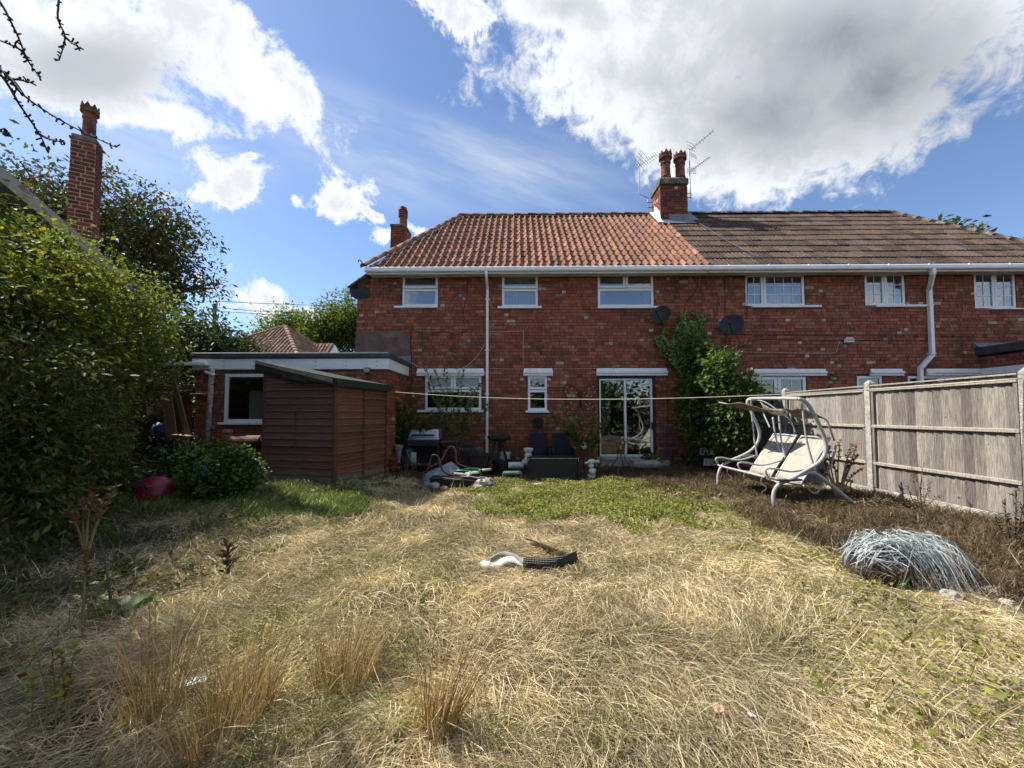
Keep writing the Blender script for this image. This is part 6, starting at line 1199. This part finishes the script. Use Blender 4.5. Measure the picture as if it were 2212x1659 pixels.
for yq in (1140, 1200): MB().tube([A_(1020, yq, Ya), A_(1105, yq, Ya)], .014, 6).build('mast_bracket', M_black, ra_)
la = thing('tv_aerial', 'bent left-hand mast with one television aerial on the chimney', 'aerial', tuple(A_(385, 1440, 12.4))); Yl = 12.5
MB().tube(bez([A_(388, 1440, Yl), A_(375, 1300, Yl), A_(378, 1230, Yl), A_(350, 1195, Yl), A_(270, 1160, Yl), A_(240, 1120, Yl), A_(236, 1000, Yl), A_(232, 800, Yl), A_(230, 650, Yl)], 5), .015, 8).build('mast', M_alu, la, smooth=True)
h3, pc, d3 = yagi(la, (215, 690), (520, 490), 9, .26, Yl)
for k in range(4):
    q = A_(225 + 32 * k, 610 - 45 * k, Yl); MB().tube([q - Vector((.13, 0, -.12)), q + Vector((.13, .05, -.12))], .007, 5).build('reflector_rod', M_alu, h3)
for yq in (1285, 1370): MB().tube([A_(365, yq, Yl), A_(455, yq, Yl)], .014, 6).build('mast_bracket', M_black, la)
tag(MB().tube(bez([on_roof(5.5, 11.9, .1), on_roof(5.6, 11.2, .1), on_roof(5.72, 10.4, .1), on_roof(6.0, 9.6, .1)], 6), .006, 5).build('roof_cable', M_lead), 'pale aerial cable lying down the brown tiled roof', 'cable')
# ---- clothes line
la_, lb_ = Vector((-2.72, 7.95, D(838, 845, 7.95).z)), Vector((FX - .07, 4.36, 1.80)); n = 40; cl = [la_.lerp(lb_, i / n) - Vector((0, 0, .20 * 4 * (i / n) * (1 - i / n))) for i in range(n + 1)]
cln = thing('clothes_line', 'pale clothes line stretched from the shed to the fence', 'clothes line', tuple(la_)); MB().tube(cl, .0055, 6).build('cord', mat('pale_cord', (.55, .53, .40), .7, .1), cln, smooth=True)
for k, lab in ((3, 'clothes peg on the line next to the shed'), (22, 'pair of clothes pegs on the line before the patio door')):
    pg = thing('clothes_peg', lab, 'peg', tuple(cl[k])); p = cl[k]
    for s in (-1, 1):
        mb = MB(); mb.col = (.42, .38, .30); mb.bar(p + Vector((s * .012, 0, .03)), p + Vector((-s * .02 + .01, 0, -.08)), .012, .01); mb.build('half', M_plank, pg)
# ================================================================== left corner: lean-to and clutter
lt = thing('timber_lean_to', 'ramshackle timber lean-to left of the extension', 'lean-to', tuple(D(350, 960, 8.5)))
PL = [(.10, .062, .04), (.12, .085, .06), (.085, .06, .045)]
def plank(parent, a, b, wd, th, col, name='plank', up=(0, 1, 0)):
    mb = MB(); mb.col = col; mb.bar(a, b, wd, th, up=up); return mb.build(name, M_plank, parent, bevel=.004)
Yb = 8.75
plank(lt, D(285, 842, Yb), D(415, 836, Yb), .12, .05, (.10, .085, .072), 'beam'); plank(lt, D(280, 856, Yb + .05), D(415, 850, Yb + .05), .14, .03, (.075, .055, .042), 'rail')
for k in range(5): plank(lt, D(300 + 4 * k, 858 + 6 * k, Yb + .3 - .06 * k), D(372 - 4 * k, 862 + 6 * k, Yb + .3 - .06 * k), .05, .03, (.13, .125, .12), 'roof_slat')
for x0, x1 in ((380, 386), (390, 395), (399, 404), (408, 412)): plank(lt, D(x0, 850, Yb + .1), D(x0 + 2, 945, Yb + .1), .11, .02, jit((.095, .055, .036), .2), 'wall_board')
mb = MB(); mb.box(D(285, 0, 9.2).x, D(412, 0, 9.2).x, 9.25, 9.3, 0, D(350, 850, 9.2).z); mb.build('back_wall', mat('dark_timber', (.035, .024, .018), .9, .3), lt)
tag(plank(None, D(359, 852, 8.45), D(372, 946, 8.3), .24, .03, (.24, .155, .095), 'pale_board'), 'wide pale board standing against the lean-to', 'board')
tag(plank(None, D(372, 812, 8.35), D(408, 945, 8.15), .10, .045, (.15, .115, .09), 'leaning_post'), 'grey timber post leaning across the lean-to', 'post')
tag(plank(None, D(340, 850, 8.5), D(382, 853, 8.4), .07, .03, (.17, .11, .075), 'loose_batten'), 'short batten resting above the pale board', 'batten')
jc = thing('jerry_can', 'brownish plastic jerry can with a paper label in the lean-to', 'jerry can', tuple(D(328, 905, 8.7))); a = D(317, 900, 8.7); b = D(340, 874, 8.7)
MB().box(a.x, b.x, 8.66, 8.84, a.z, b.z).build('body', mat('smoky_plastic', (.13, .11, .085), .4, .2), jc, bevel=.03); MB().box(a.x + .05, b.x - .07, 8.652, 8.658, a.z + .04, b.z - .06).build('paper_label', mat('paper_label', (.42, .42, .42), .8, .2), jc); MB().tube([(a.x + .06, 8.75, b.z + .0), (a.x + .06, 8.75, b.z + .05)], .025, 10).build('cap', M_black, jc)
p = D(345, 928, 8.5); tag(MB().rock(p, .16, .12, .16, 4, 12, 8, .14).build('blue_sack', mat('blue_tarpaulin', (.02, .06, .16), .45, .4, 9, .8, 14), smooth=True), 'crumpled blue tarpaulin sack under the jerry can', 'sack')
st_ = thing('wooden_stool', 'rough wooden stool against the extension corner', 'stool', tuple(D(395, 965, 8.0))); a, b = D(376, 940, 8.05), D(409, 943, 7.95)
plank(st_, a + Vector((0, .08, 0)), b + Vector((0, .08, 0)), .24, .035, (.26, .18, .12), 'seat', up=(0, 0, 1)); plank(st_, a + Vector((.02, -.02, -.06)), b + Vector((-.02, -.02, -.06)), .03, .08, (.24, .16, .11), 'rail', up=(0, 0, 1))
for q in (b + Vector((-.03, 0, -.02)), b + Vector((-.03, .18, -.02)), a + Vector((.03, 0, -.02)), a + Vector((.03, .18, -.02))): plank(st_, q, q - Vector((0, 0, .42)), .05, .04, (.25, .17, .12), 'leg')
db = thing('drum_barbecue', 'rusty half-drum barbecue behind the round bush', 'barbecue', tuple(D(530, 990, 7.6))); ya = 7.65; a, b = D(487, 950, ya), D(567, 950, ya); rr = .15
mb = MB(); n = 12; i = mb.pts([(a.x, ya + rr * math.cos(math.pi * k / n), a.z - .05 + rr * math.sin(math.pi * k / n)) for k in range(n + 1)]); j = mb.pts([(b.x, ya + rr * math.cos(math.pi * k / n), a.z - .05 + rr * math.sin(math.pi * k / n)) for k in range(n + 1)])
for k in range(n): mb.face(i + k, i + k + 1, j + k + 1, j + k)
mb.face(*range(i, i + n + 1)); mb.face(*range(j + n, j - 1, -1)); mb.build('lid', M_rust, db, smooth=False)
mb = MB(); i = mb.pts([(a.x, ya + rr * math.cos(math.pi * k / n), a.z - .06 - rr * math.sin(math.pi * k / n)) for k in range(n + 1)]); j = mb.pts([(b.x, ya + rr * math.cos(math.pi * k / n), a.z - .06 - rr * math.sin(math.pi * k / n)) for k in range(n + 1)])
for k in range(n): mb.face(i + k, j + k, j + k + 1, i + k + 1)
mb.face(*range(i + n, i - 1, -1)); mb.face(*range(j, j + n + 1)); mb.build('drum', mat('sooty_drum', (.02, .016, .014), .8, .3), db)
MB().lathe((b.x + .004, ya - .03, a.z + .02), [(.05, 0), (.05, .012), (0, .014)], 14, axis='x').build('vent_disc', M_white, db)
for k in range(5): q = 2 * math.pi * k / 5; MB().lathe((b.x + .016, ya - .03 + .028 * math.cos(q), a.z + .02 + .028 * math.sin(q)), [(.009, 0), (.009, .004)], 8, axis='x').build('vent_hole', M_black, db)
for x in (a.x + .1, b.x - .08):
    for s in (-1, 1): MB().tube([(x, ya + s * .1, a.z - .15), (x + .03 * s, ya + s * .22, .15)], .013, 6).build('leg', M_rust, db)
tag(MB().tube([D(540, 985, 7.3), D(572, 1010, 7.2)], .03, 10).build('white_pipe', M_white), 'short white plastic pipe under the half-drum barbecue', 'pipe')
pt_ = thing('plastic_tub', 'upturned crimson plastic tub among the brambles', 'tub', tuple(onground(335, 1092))); c = onground(332, 1085); M_crim = mat('crimson_plastic', (.20, .008, .035), .38, .2, 5, spec=.5, dirt=(.34, .10, .14), dscale=5, dlo=.6, dhi=.8)
T = Matrix.Translation(c + Vector((-.02, .05, .15))) @ Vector((.25, -.5, .55)).normalized().to_track_quat('Z', 'Y').to_matrix().to_4x4()
MB(T).lathe((0, 0, -.04), [(.28, -.16), (.295, -.16), (.29, -.12), (.25, .06), (.2, .16), (.13, .2), (.0, .21)], 26, cap=False).build('bowl', M_crim, pt_, smooth=True)
for k in range(9): q = 2 * math.pi * k / 9; MB(T).tube([(math.cos(q) * .285, math.sin(q) * .285, -.14), (math.cos(q) * .252, math.sin(q) * .252, .03), (math.cos(q) * .19, math.sin(q) * .19, .14)], .008, 5).build('rib', M_crim, pt_)
MB(T).tube([(math.cos(q * .3) * .3, math.sin(q * .3) * .3, -.2) for q in range(22)], .014, 6).build('rim', M_crim, pt_)
a = D(340, 1030, 6.2); mb = MB(); mb.hexa([(a.x - .05, 6.0, .24), (a.x + .62, 6.0, .26), (a.x + .55, 6.5, .36), (a.x + .1, 6.5, .34), (a.x - .05, 6.0, .27), (a.x + .62, 6.0, .29), (a.x + .55, 6.5, .39), (a.x + .1, 6.5, .37)]); tag(mb.build('grey_board', mat('grey_board', (.06, .062, .065), .7, .2)), 'flat grey board lying behind the crimson tub', 'board')
# telegraph pole and wires
tp = thing('telegraph_pole', 'thin telegraph pole rising behind the elder', 'pole', (D(463, 800, 24).x, 24, 0)); p0 = D(464, 664, 24)
MB().tube([(p0.x - .05, 24, 0), tuple(p0)], [.13, .10], 10).build('pole', mat('pole_wood', (.15, .13, .11), .9, .2), tp); MB().bar(D(457, 668, 24), D(473, 671, 24), .14, .14).build('crossarm', M_conc, tp); MB().lathe(D(464, 660, 24), [(.14, -.1), (.14, .1), (.05, .16)], 8).build('cap', M_lead, tp)
for k, P in enumerate((((463, 664), (560, 672), (652, 676)), ((463, 672), (560, 678), (655, 684)), ((463, 650), (580, 656), (700, 660)))):
    tag(MB().tube(bez([D(x, y, 24 + 3 * i) for i, (x, y) in enumerate(P)], 5), .018, 4).build('overhead_wire', M_cable), ('middle overhead wire leaving the telegraph pole', 'lowest overhead wire leaving the telegraph pole', 'highest overhead wire above the telegraph pole')[k], 'wire')
# ================================================================== on the lawn
M_mat = weave('black_mesh_mat'); ms = thing('mat_strip', 'folded strip of black mesh matting with a white end on the lawn', 'mat', tuple(onground(1140, 1240)))
def ribbon(P, wd, m, name, tilt=.5):
    c = bez([onground(x, y, .02 + h) for x, y, h in P], 6); rows = []
    for i, p in enumerate(c):
        d = (c[min(i + 1, len(c) - 1)] - c[max(i - 1, 0)]).normalized(); s = d.cross(Vector((0, 0, 1))).normalized(); q = Vector((0, 0, 1)) * tilt + s * (1 - tilt) * -1
        rows.append([p, p + q.normalized() * wd * .5 + Vector((0, 0, random.uniform(-.004, .004))), p + q.normalized() * wd])
    MB().sheet(rows).build(name, m, ms, smooth=True, solid=.006)
ribbon([(1130, 1238, .03), (1180, 1243, .03), (1220, 1238, .035), (1250, 1228, .04)], .095, M_mat, 'near_strip', .75); ribbon([(1250, 1226, .05), (1225, 1212, .05), (1190, 1198, .05), (1152, 1182, .05)], .10, M_mat, 'far_strip', .25)
ribbon([(1030, 1230, .02), (1050, 1236, .02), (1075, 1236, .01), (1100, 1232, .05), (1125, 1234, .03), (1140, 1238, .02)], .075, M_white, 'white_end', .3); ribbon([(1060, 1228, .03), (1085, 1222, .06), (1110, 1226, .05), (1135, 1236, .02)], .05, mat('grey_lining', (.28, .27, .25), .9, .2), 'lining', .7)
# blue plastic twine heap
bh = thing('twine_heap', 'heap of pale blue plastic twine tangled in dead stems', 'twine heap', tuple(onground(1960, 1270))); c0 = onground(1945, 1262); c0.z += .07
MB().rock(c0 + Vector((-.15, .06, .08)), .21, .2, .19, 3, 14, 9, .12).build('core', mat('dark_thatch', (.05, .045, .04), .95, .5, 14, .8, 20), bh, smooth=True)
MB().rock(c0 + Vector((.12, .0, .06)), .2, .2, .19, 6, 14, 9, .12).build('core', MATS['dark_thatch'], bh, smooth=True)
N = 420; top = np.array(c0 + Vector((.06, .0, .30))); a = rng.normal(.3, 1.0, N); L = rng.uniform(.08, .36, N); ux = np.stack([np.cos(a - .5), np.sin(a - .9) - .35, np.zeros(N)], 1)
Kp = 6; tt = np.linspace(0, 1, Kp)[None, :, None]; st0 = top + rng.normal(size=(N, 3)) * [.13, .09, .03]
PP = st0[:, None] + unit(ux)[:, None] * L[:, None, None] * tt + np.array([0, 0, 1.0]) * (.10 * tt - .62 * tt ** 2) * rng.uniform(.6, 1.1, (N, 1, 1)); PP += np.cumsum(rng.normal(size=PP.shape) * [.008, .008, .006], 1); PP[:, :, 2] = np.maximum(PP[:, :, 2], GH(PP[:, :, 0], PP[:, :, 1]) + .01)
BLU = np.array([(.38, .44, .48), (.28, .35, .40), (.48, .52, .54), (.18, .23, .28), (.52, .53, .52)])
link('twine', strand_mesh('twine', PP, np.full(N, .006), BLU[rng.integers(0, 5, N)], M_straw), bh)
N = 420; th = rng.uniform(0, 2 * np.pi, N); ph = rng.uniform(.15, 1.35, N); cc = np.array(c0 + Vector((-.16, .04, .08))); nr = np.stack([np.cos(th) * np.sin(ph), np.sin(th) * np.sin(ph), np.cos(ph)], 1); p0_ = cc + nr * [.225, .21, .21]
tg_ = unit(np.cross(nr, [[.3, 1., .2]]) + rng.normal(size=(N, 3)) * .35); p0_ = p0_ + rng.normal(size=(N, 3)) * .02; PP = p0_[:, None] + tg_[:, None] * rng.uniform(.03, .11, (N, 1, 1)) * (np.linspace(-1, 1, 4)[None, :, None])
link('netting', strand_mesh('netting', PP, np.full(N, .007), BLU[rng.integers(0, 5, N)] * 1.05, M_straw, side=nr[:, None]), bh)
N = 520; th = rng.uniform(0, 2 * np.pi, N); q_ = np.sqrt(rng.random(N)); b0 = np.array(c0) + np.stack([np.cos(th) * q_ * .4, np.sin(th) * q_ * .3, .24 * (1 - q_ ** 2) + .02], 1)
PP = b0[:, None] + np.cumsum(np.concatenate([np.zeros((N, 1, 3)), rng.normal(size=(N, 4, 3)) * [.035, .035, .02]], 1), 1); PP[:, :, 2] = np.maximum(PP[:, :, 2], GH(PP[:, :, 0], PP[:, :, 1]) + .01)
link('dead_stems', strand_mesh('dead_stems', PP, np.full(N, .005), np.array([(.13, .085, .048), (.2, .15, .085), (.08, .05, .035)])[rng.integers(0, 3, N)], M_straw), bh)
for k, (x, y, x2, y2, lab) in enumerate(((2130, 1282, 2165, 1298, 'pale bleached stick lying right of the twine heap'), (2165, 1310, 2210, 1335, 'longer bleached stick at the right edge of the lawn'))):
    tag(MB().tube([onground(x, y, .03), onground((x + x2) / 2, (y + y2) / 2, .05), onground(x2, y2, .03)], [.03, .035, .025], 8).build('dead_stick', mat('bleached_wood', (.36, .34, .30), .9, .3, 9, .6, 30)), lab, 'stick')
p = onground(1775, 1245); tag(MB().rock(onground(2055, 1300, .03), .07, .06, .05, 11).build('stone', M_stone), 'grey stone at the foot of the twine heap', 'stone')
def scrap(x, y, s, lab, m=M_white, name='litter_scrap'):
    c = onground(x, y, .06); rows = [[c + Vector((s * (i - 1.5) * .5 + random.uniform(-.2, .2) * s, s * (j - 1.5) * .45, s * random.uniform(-.1, .25))) for j in range(4)] for i in range(4)]; tag(MB().sheet(rows).build(name, m, solid=.003), lab, 'litter', 'scraps of litter on the lawn')
scrap(410, 1502, .07, 'piece of white plastic film beside the orange straw tuft', mat('plastic_film', (.33, .35, .36), .4, .3)); scrap(1625, 1575, .016, 'small white plastic chip on the right of the lawn'); scrap(1553, 1563, .03, 'crumpled striped wrapper lying in the dry grass', mat('wrapper', (.35, .22, .17), .5, .5, 60)); scrap(1385, 1080, .03, 'white scrap among the green weeds'); scrap(1830, 1340, .05, 'grey torn scrap below the twine heap', mat('grey_lining', (.2, .2, .2)))
# ================================================================== grasses
STRAW = np.array([(.68, .57, .38), (.60, .48, .31), (.76, .66, .47), (.44, .33, .20), (.58, .52, .29), (.28, .20, .115)])
GRN = np.array([(.11, .17, .03), (.15, .20, .04), (.09, .14, .03), (.20, .22, .06)])
def rands(n, x0, x1, y0, y1, keep):
    out = []; m = 0
    while m < n:
        x = rng.uniform(x0, x1, n); y = rng.uniform(y0, y1, n); k = keep(x, y) > rng.random(n); k &= (np.abs(x) < 1.36 * y + .9); out.append(np.stack([x[k], y[k]], 1)); m += int(k.sum())
        if m == 0: break
    return np.concatenate(out)[:n]
def in_shed(x, y):
    u, v = x - S0.x, y - S0.y; c, s = math.cos(math.radians(13.5)), math.sin(math.radians(13.5)); lx, ly = u * c - v * s, u * s + v * c
    return (lx > -SW - .05) & (lx < .05) & (ly > -.05) & (ly < SD + .05)
def brown_b(y): return np.interp(y, [1.0, 2.7, 3.8, 6.0, 7.5, 8.4], [4.2, 3.55, 3.3, 2.75, 1.7, 1.0])
def leafy(x, y): e = ((x - 1.0) / 2.05) ** 2 + ((y - 6.5) / 1.75) ** 2 + 1.5 * (vnoise(x * 2.3, y * 2.3, 5) - .5) + .8 * (vnoise(x * 6, y * 6, 55) - .5); return sst(1.25 - e, 0, .9)
def lushg(x, y): e = ((x + 3.3) / 1.35) ** 2 + ((y - 5.6) / .62) ** 2 + .8 * (vnoise(x * 2.9, y * 2.9, 8) - .5); return sst(1.2 - e, 0, .4)
def brown(x, y): return sst(x - brown_b(y) + .9 * (vnoise(x * 1.9, y * 1.9, 6) - .5), -.15, .35)
def straws(name, label, n, y0, y1, wd, keep, cols, Lr, lift, seed, stand=.06, kind='stuff', spread=.85, x0=-6.2, x1=5.6, m=M_straw, wob=.2, Kp=3):
    XY = rands(n, x0, x1, y0, y1, keep); N = len(XY); x, y = XY.T
    ang = vnoise(x * .75, y * .75, seed) * 7.5 + vnoise(x * 2.6, y * 2.6, seed + 1) * 2.2 + rng.normal(size=N) * spread
    L = rng.uniform(*Lr, N); t = np.linspace(0, 1, Kp)[None, :]; bend = rng.normal(size=N)[:, None] * wob
    th = ang[:, None] + bend * t * 2; dxy = np.stack([np.cos(th), np.sin(th)], 2) * (L / (Kp - 1))[:, None, None]
    st = rng.random(N) < stand; dxy[st] *= .45
    P = np.zeros((N, Kp, 3)); P[:, :, :2] = XY[:, None] + np.concatenate([np.zeros((N, 1, 2)), np.cumsum(dxy[:, 1:], 1)], 1)
    hl = (lift * (.25 + 1.5 * vnoise(x * 1.9, y * 2.3, seed + 3)) * rng.uniform(.15, 1.5, N))[:, None]
    hz = hl * np.sin(np.pi * (t * .9 + .05)) + hl * .35; hz[st] = (L[st][:, None] * .75) * t ** .85
    P[:, :, 2] = GH(P[:, :, 0], P[:, :, 1]) + hz + .004 + rng.uniform(0, .02, N)[:, None]
    tone = (.62 + .7 * vnoise(x * 2.6, y * 2.6, seed + 4))[:, None] * rng.uniform(.55, 1.3, (N, 1))
    me = strand_mesh(name, P, wd * rng.uniform(.7, 1.3, N), cols[rng.integers(0, len(cols), N)] * tone, m); o = link(name, me); tag(o, label, None, None, kind); return o
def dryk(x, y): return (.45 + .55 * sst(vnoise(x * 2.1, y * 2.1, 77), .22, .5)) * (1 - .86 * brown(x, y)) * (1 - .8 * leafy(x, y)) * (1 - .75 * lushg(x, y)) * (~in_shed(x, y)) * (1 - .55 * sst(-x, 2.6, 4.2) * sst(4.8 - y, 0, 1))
straws('dry_grass', 'flattened straw-coloured dry grass nearest the camera', 66000, 1.05, 2.7, .0030, dryk, STRAW, (.09, .28), .032, 11, stand=.05)
straws('dry_grass', 'flattened straw-coloured dry grass across the middle of the lawn', 80000, 2.7, 4.8, .0042, dryk, STRAW, (.10, .28), .034, 11, stand=.03)
straws('dry_grass', 'flattened straw-coloured dry grass towards the house', 62000, 4.8, 8.0, .0060, dryk, STRAW, (.10, .28), .036, 11, stand=.03)
straws('green_blades', 'sparse green blades growing through the dry grass', 14000, 1.05, 6.8, .0040, lambda x, y: sst(vnoise(x * 1.4, y * 1.4, 31), .5, .75) * .9 * (1 - brown(x, y)) * (~in_shed(x, y)), GRN * [1.2, 1.05, 1.1], (.05, .16), .05, 41, stand=.45)
straws('lush_grass', 'green grass in front of the round bush and shed', 26000, 4.6, 7.2, .0065, lambda x, y: np.maximum(lushg(x, y), .35 * sst(-x, 2.2, 3.2) * sst(y, 4.6, 5.4)) * (~in_shed(x, y)), np.concatenate([GRN * 1.05, GRN * 1.2, STRAW[4:5]]), (.07, .18), .05, 21, stand=.25)
BRN = np.array([(.14, .092, .052), (.105, .068, .042), (.18, .125, .07), (.075, .05, .034), (.24, .185, .105)])
straws('dead_vines', 'tangle of dead brown stems along the fence and under the swing seat', 66000, 1.4, 9.1, .0052, lambda x, y: brown(x, y) * (x < FX - .05), BRN, (.06, .20), .075, 51, stand=.08, spread=1.9, wob=1.7, Kp=5, x0=.6)
straws('dead_stems', 'dead brown litter on the shaded strip along the house wall', 9000, 8.0, 9.6, .007, lambda x, y: (x > -2.6) * (.25 + .75 * sst(x, 1.3, 2.6)), BRN * .9, (.08, .22), .04, 61, stand=.06, spread=1.6, wob=1.0)
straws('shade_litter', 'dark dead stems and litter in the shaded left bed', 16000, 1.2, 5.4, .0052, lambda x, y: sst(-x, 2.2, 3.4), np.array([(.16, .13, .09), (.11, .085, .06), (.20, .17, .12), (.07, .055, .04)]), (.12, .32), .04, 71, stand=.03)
# leafy weeds
def weeds(name, label, n, keep, y0, y1, cols, sz, hmax, x0=-6, x1=5.5, m=M_leaf, up=.4):
    XY = rands(n, x0, x1, y0, y1, keep); N = len(XY); x, y = XY.T; h = hmax * rng.random(N) ** .8 * (.35 + .9 * vnoise(x * 3.5, y * 3.5, 91))
    P = np.stack([x, y, GH(x, y) + h], 1); L = rng.uniform(*sz, N)
    tag(link(name, leaf_mesh(name, P, rng.normal(size=(N, 3)) * [1, 1, .4] + [0, 0, up], rng.normal(size=(N, 3)) * .45 + [0, -.1, 1], L, L * rng.uniform(.4, .7, N), cols[rng.integers(0, len(cols), N)] * rng.uniform(.7, 1.3, (N, 1)), m)), label, None, None, 'stuff')
WG = np.array([(.17, .22, .035), (.13, .18, .035), (.24, .26, .045), (.29, .27, .06), (.10, .14, .03), (.32, .27, .10)])
weeds('ground_weeds', 'leafy green weeds in front of the tipped rattan table', 60000, leafy, 4.2, 8.5, WG, (.018, .048), .13)
weeds('yellowing_weeds', 'yellow-brown weeds on the sunny right of the lawn', 7000, lambda x, y: sst(x, 1.0, 2.4) * (vnoise(x * 1.7, y * 1.7, 15) > .45) * (1 - .6 * brown(x, y)) * .9, 1.3, 6.2, np.array([(.26, .25, .05), (.20, .20, .045), (.30, .25, .07), (.13, .14, .03)]), (.02, .055), .10)
weeds('bed_weeds', 'small dark weeds in the shaded bed below the laurel', 9000, lambda x, y: sst(-x, 2.6, 3.6) * (vnoise(x * 2.1, y * 2.1, 25) > .4), 1.6, 6.3, np.array([(.05, .08, .022), (.07, .10, .025), (.10, .12, .03), (.14, .13, .05)]), (.03, .08), .12)
weeds('fallen_leaves', 'dry fallen leaves among the dead stems by the fence', 9000, lambda x, y: brown(x, y) * (x < FX - .06), 1.6, 8.8, np.array([(.16, .10, .05), (.11, .07, .04), (.22, .16, .08), (.20, .20, .06)]), (.02, .05), .12, up=.0)
weeds('edge_weeds', 'green weeds along the foot of the shed and rubble', 8000, lambda x, y: ((np.abs(y - 7.2) < .6) & (x > -3.0) & (x < -.2)) * .8 + ((y > 6.0) & (y < 6.75) & (x < -3) & (x > -4.6)) * .6, 5.9, 8.0, np.concatenate([WG * .7, np.array([(.10, .10, .035)])]), (.03, .06), .10)
def tuft(x, y, lab, n, h, cols, lean=(0, 0), r=.10, wd=.0044, stiff=.35, name='straw_tuft', cat='grass tuft', grp='upright straw tufts'):
    c = onground(x, y); a = rng.uniform(0, 2 * np.pi, n); q = np.sqrt(rng.random(n)) * r; L = h * (.3 + .95 * rng.random(n) ** 1.3); t = np.linspace(0, 1, 5)[None, :, None]
    base = np.array(c) + np.stack([np.cos(a) * q, np.sin(a) * q, np.zeros(n)], 1); out = np.stack([np.cos(a) * q / r * stiff + lean[0] + rng.normal(size=n) * .15, np.sin(a) * q / r * stiff + lean[1] + rng.normal(size=n) * .15, np.zeros(n)], 1)
    P = base[:, None] + np.array([0, 0, 1.]) * L[:, None, None] * t + out[:, None] * L[:, None, None] * (t * .5 + t ** 2 * .6); P[:, 0, 2] -= .03
    br_ = rng.random(n) < .4; P[br_, 3:] += (rng.normal(size=(int(br_.sum()), 1, 3)) * [.10, .10, .03] - [0, 0, .10]) * np.array([.5, 1.0])[None, :, None]
    tag(link(name, strand_mesh(name, P, np.full(n, wd) * rng.uniform(.7, 1.3, n), np.array(cols)[rng.integers(0, len(cols), n)] * rng.uniform(.7, 1.25, (n, 1)), M_straw)), lab, cat, grp)
ORG = [(.36, .225, .095), (.45, .31, .15), (.25, .155, .07), (.54, .43, .26), (.40, .25, .10), (.20, .13, .07)]
tuft(335, 1560, 'tall orange straw tuft furthest left on the lawn', 220, .50, ORG, (.0, .05), .10); tuft(515, 1560, 'broad orange straw tuft beside the white plastic film', 380, .36, ORG, (-.05, .1), .13); tuft(745, 1480, 'wide bushy straw tuft in the middle foreground', 420, .34, ORG + [(.45, .38, .2)], (.1, .1), .15); tuft(945, 1600, 'tall narrow straw tuft leaning right in the foreground', 190, .55, ORG, (.22, .1), .06); tuft(450, 1640, 'orange straw tuft cut by the bottom edge', 150, .38, ORG, (.05, .0), .11); tuft(1330, 1205, 'low pale straw tuft right of the folded mat', 160, .12, [tuple(q) for q in STRAW], (.0, .2), .16); tuft(1045, 1150, 'small domed straw tuft below the leafy weeds', 200, .17, [tuple(q) for q in STRAW], (.0, -.1), .14, wd=.006); tuft(1570, 1400, 'pale straw tuft right of the lawn centre', 170, .20, [tuple(q) for q in STRAW], (-.1, .1), .16); tuft(1290, 1620, 'thin greenish straw tuft at the bottom centre', 60, .25, [(.3, .27, .1), (.2, .22, .06)], (.05, 0), .1)
for x, y, h, n, lab in ((620, 1340, .12, 70, 'small green grass tuft above the bushy straw tuft'), (525, 1392, .12, 80, 'small green grass tuft left of the bushy straw tuft'), (690, 1580, .14, 110, 'green grass tuft below the bushy straw tuft'), (860, 1580, .16, 80, 'green grass tuft left of the leaning straw tuft'), (892, 1425, .12, 60, 'green grass tuft behind the leaning straw tuft'), (735, 1235, .09, 60, 'green sprouting tuft left of the folded mat'), (560, 1640, .14, 80, 'green grass tuft at the bottom left'), (1085, 1590, .14, 60, 'green grass tuft right of the leaning straw tuft'), (1375, 1560, .10, 40, 'green grass tuft near the striped wrapper'), (690, 1190, .10, 60, 'green tuft at the edge of the shed shadow')):
    tuft(x, y, lab, n, h, [tuple(q) for q in GRN * 1.25], (0, 0), .07, .0045, .6, 'green_tuft', 'grass tuft', 'green grass tufts')
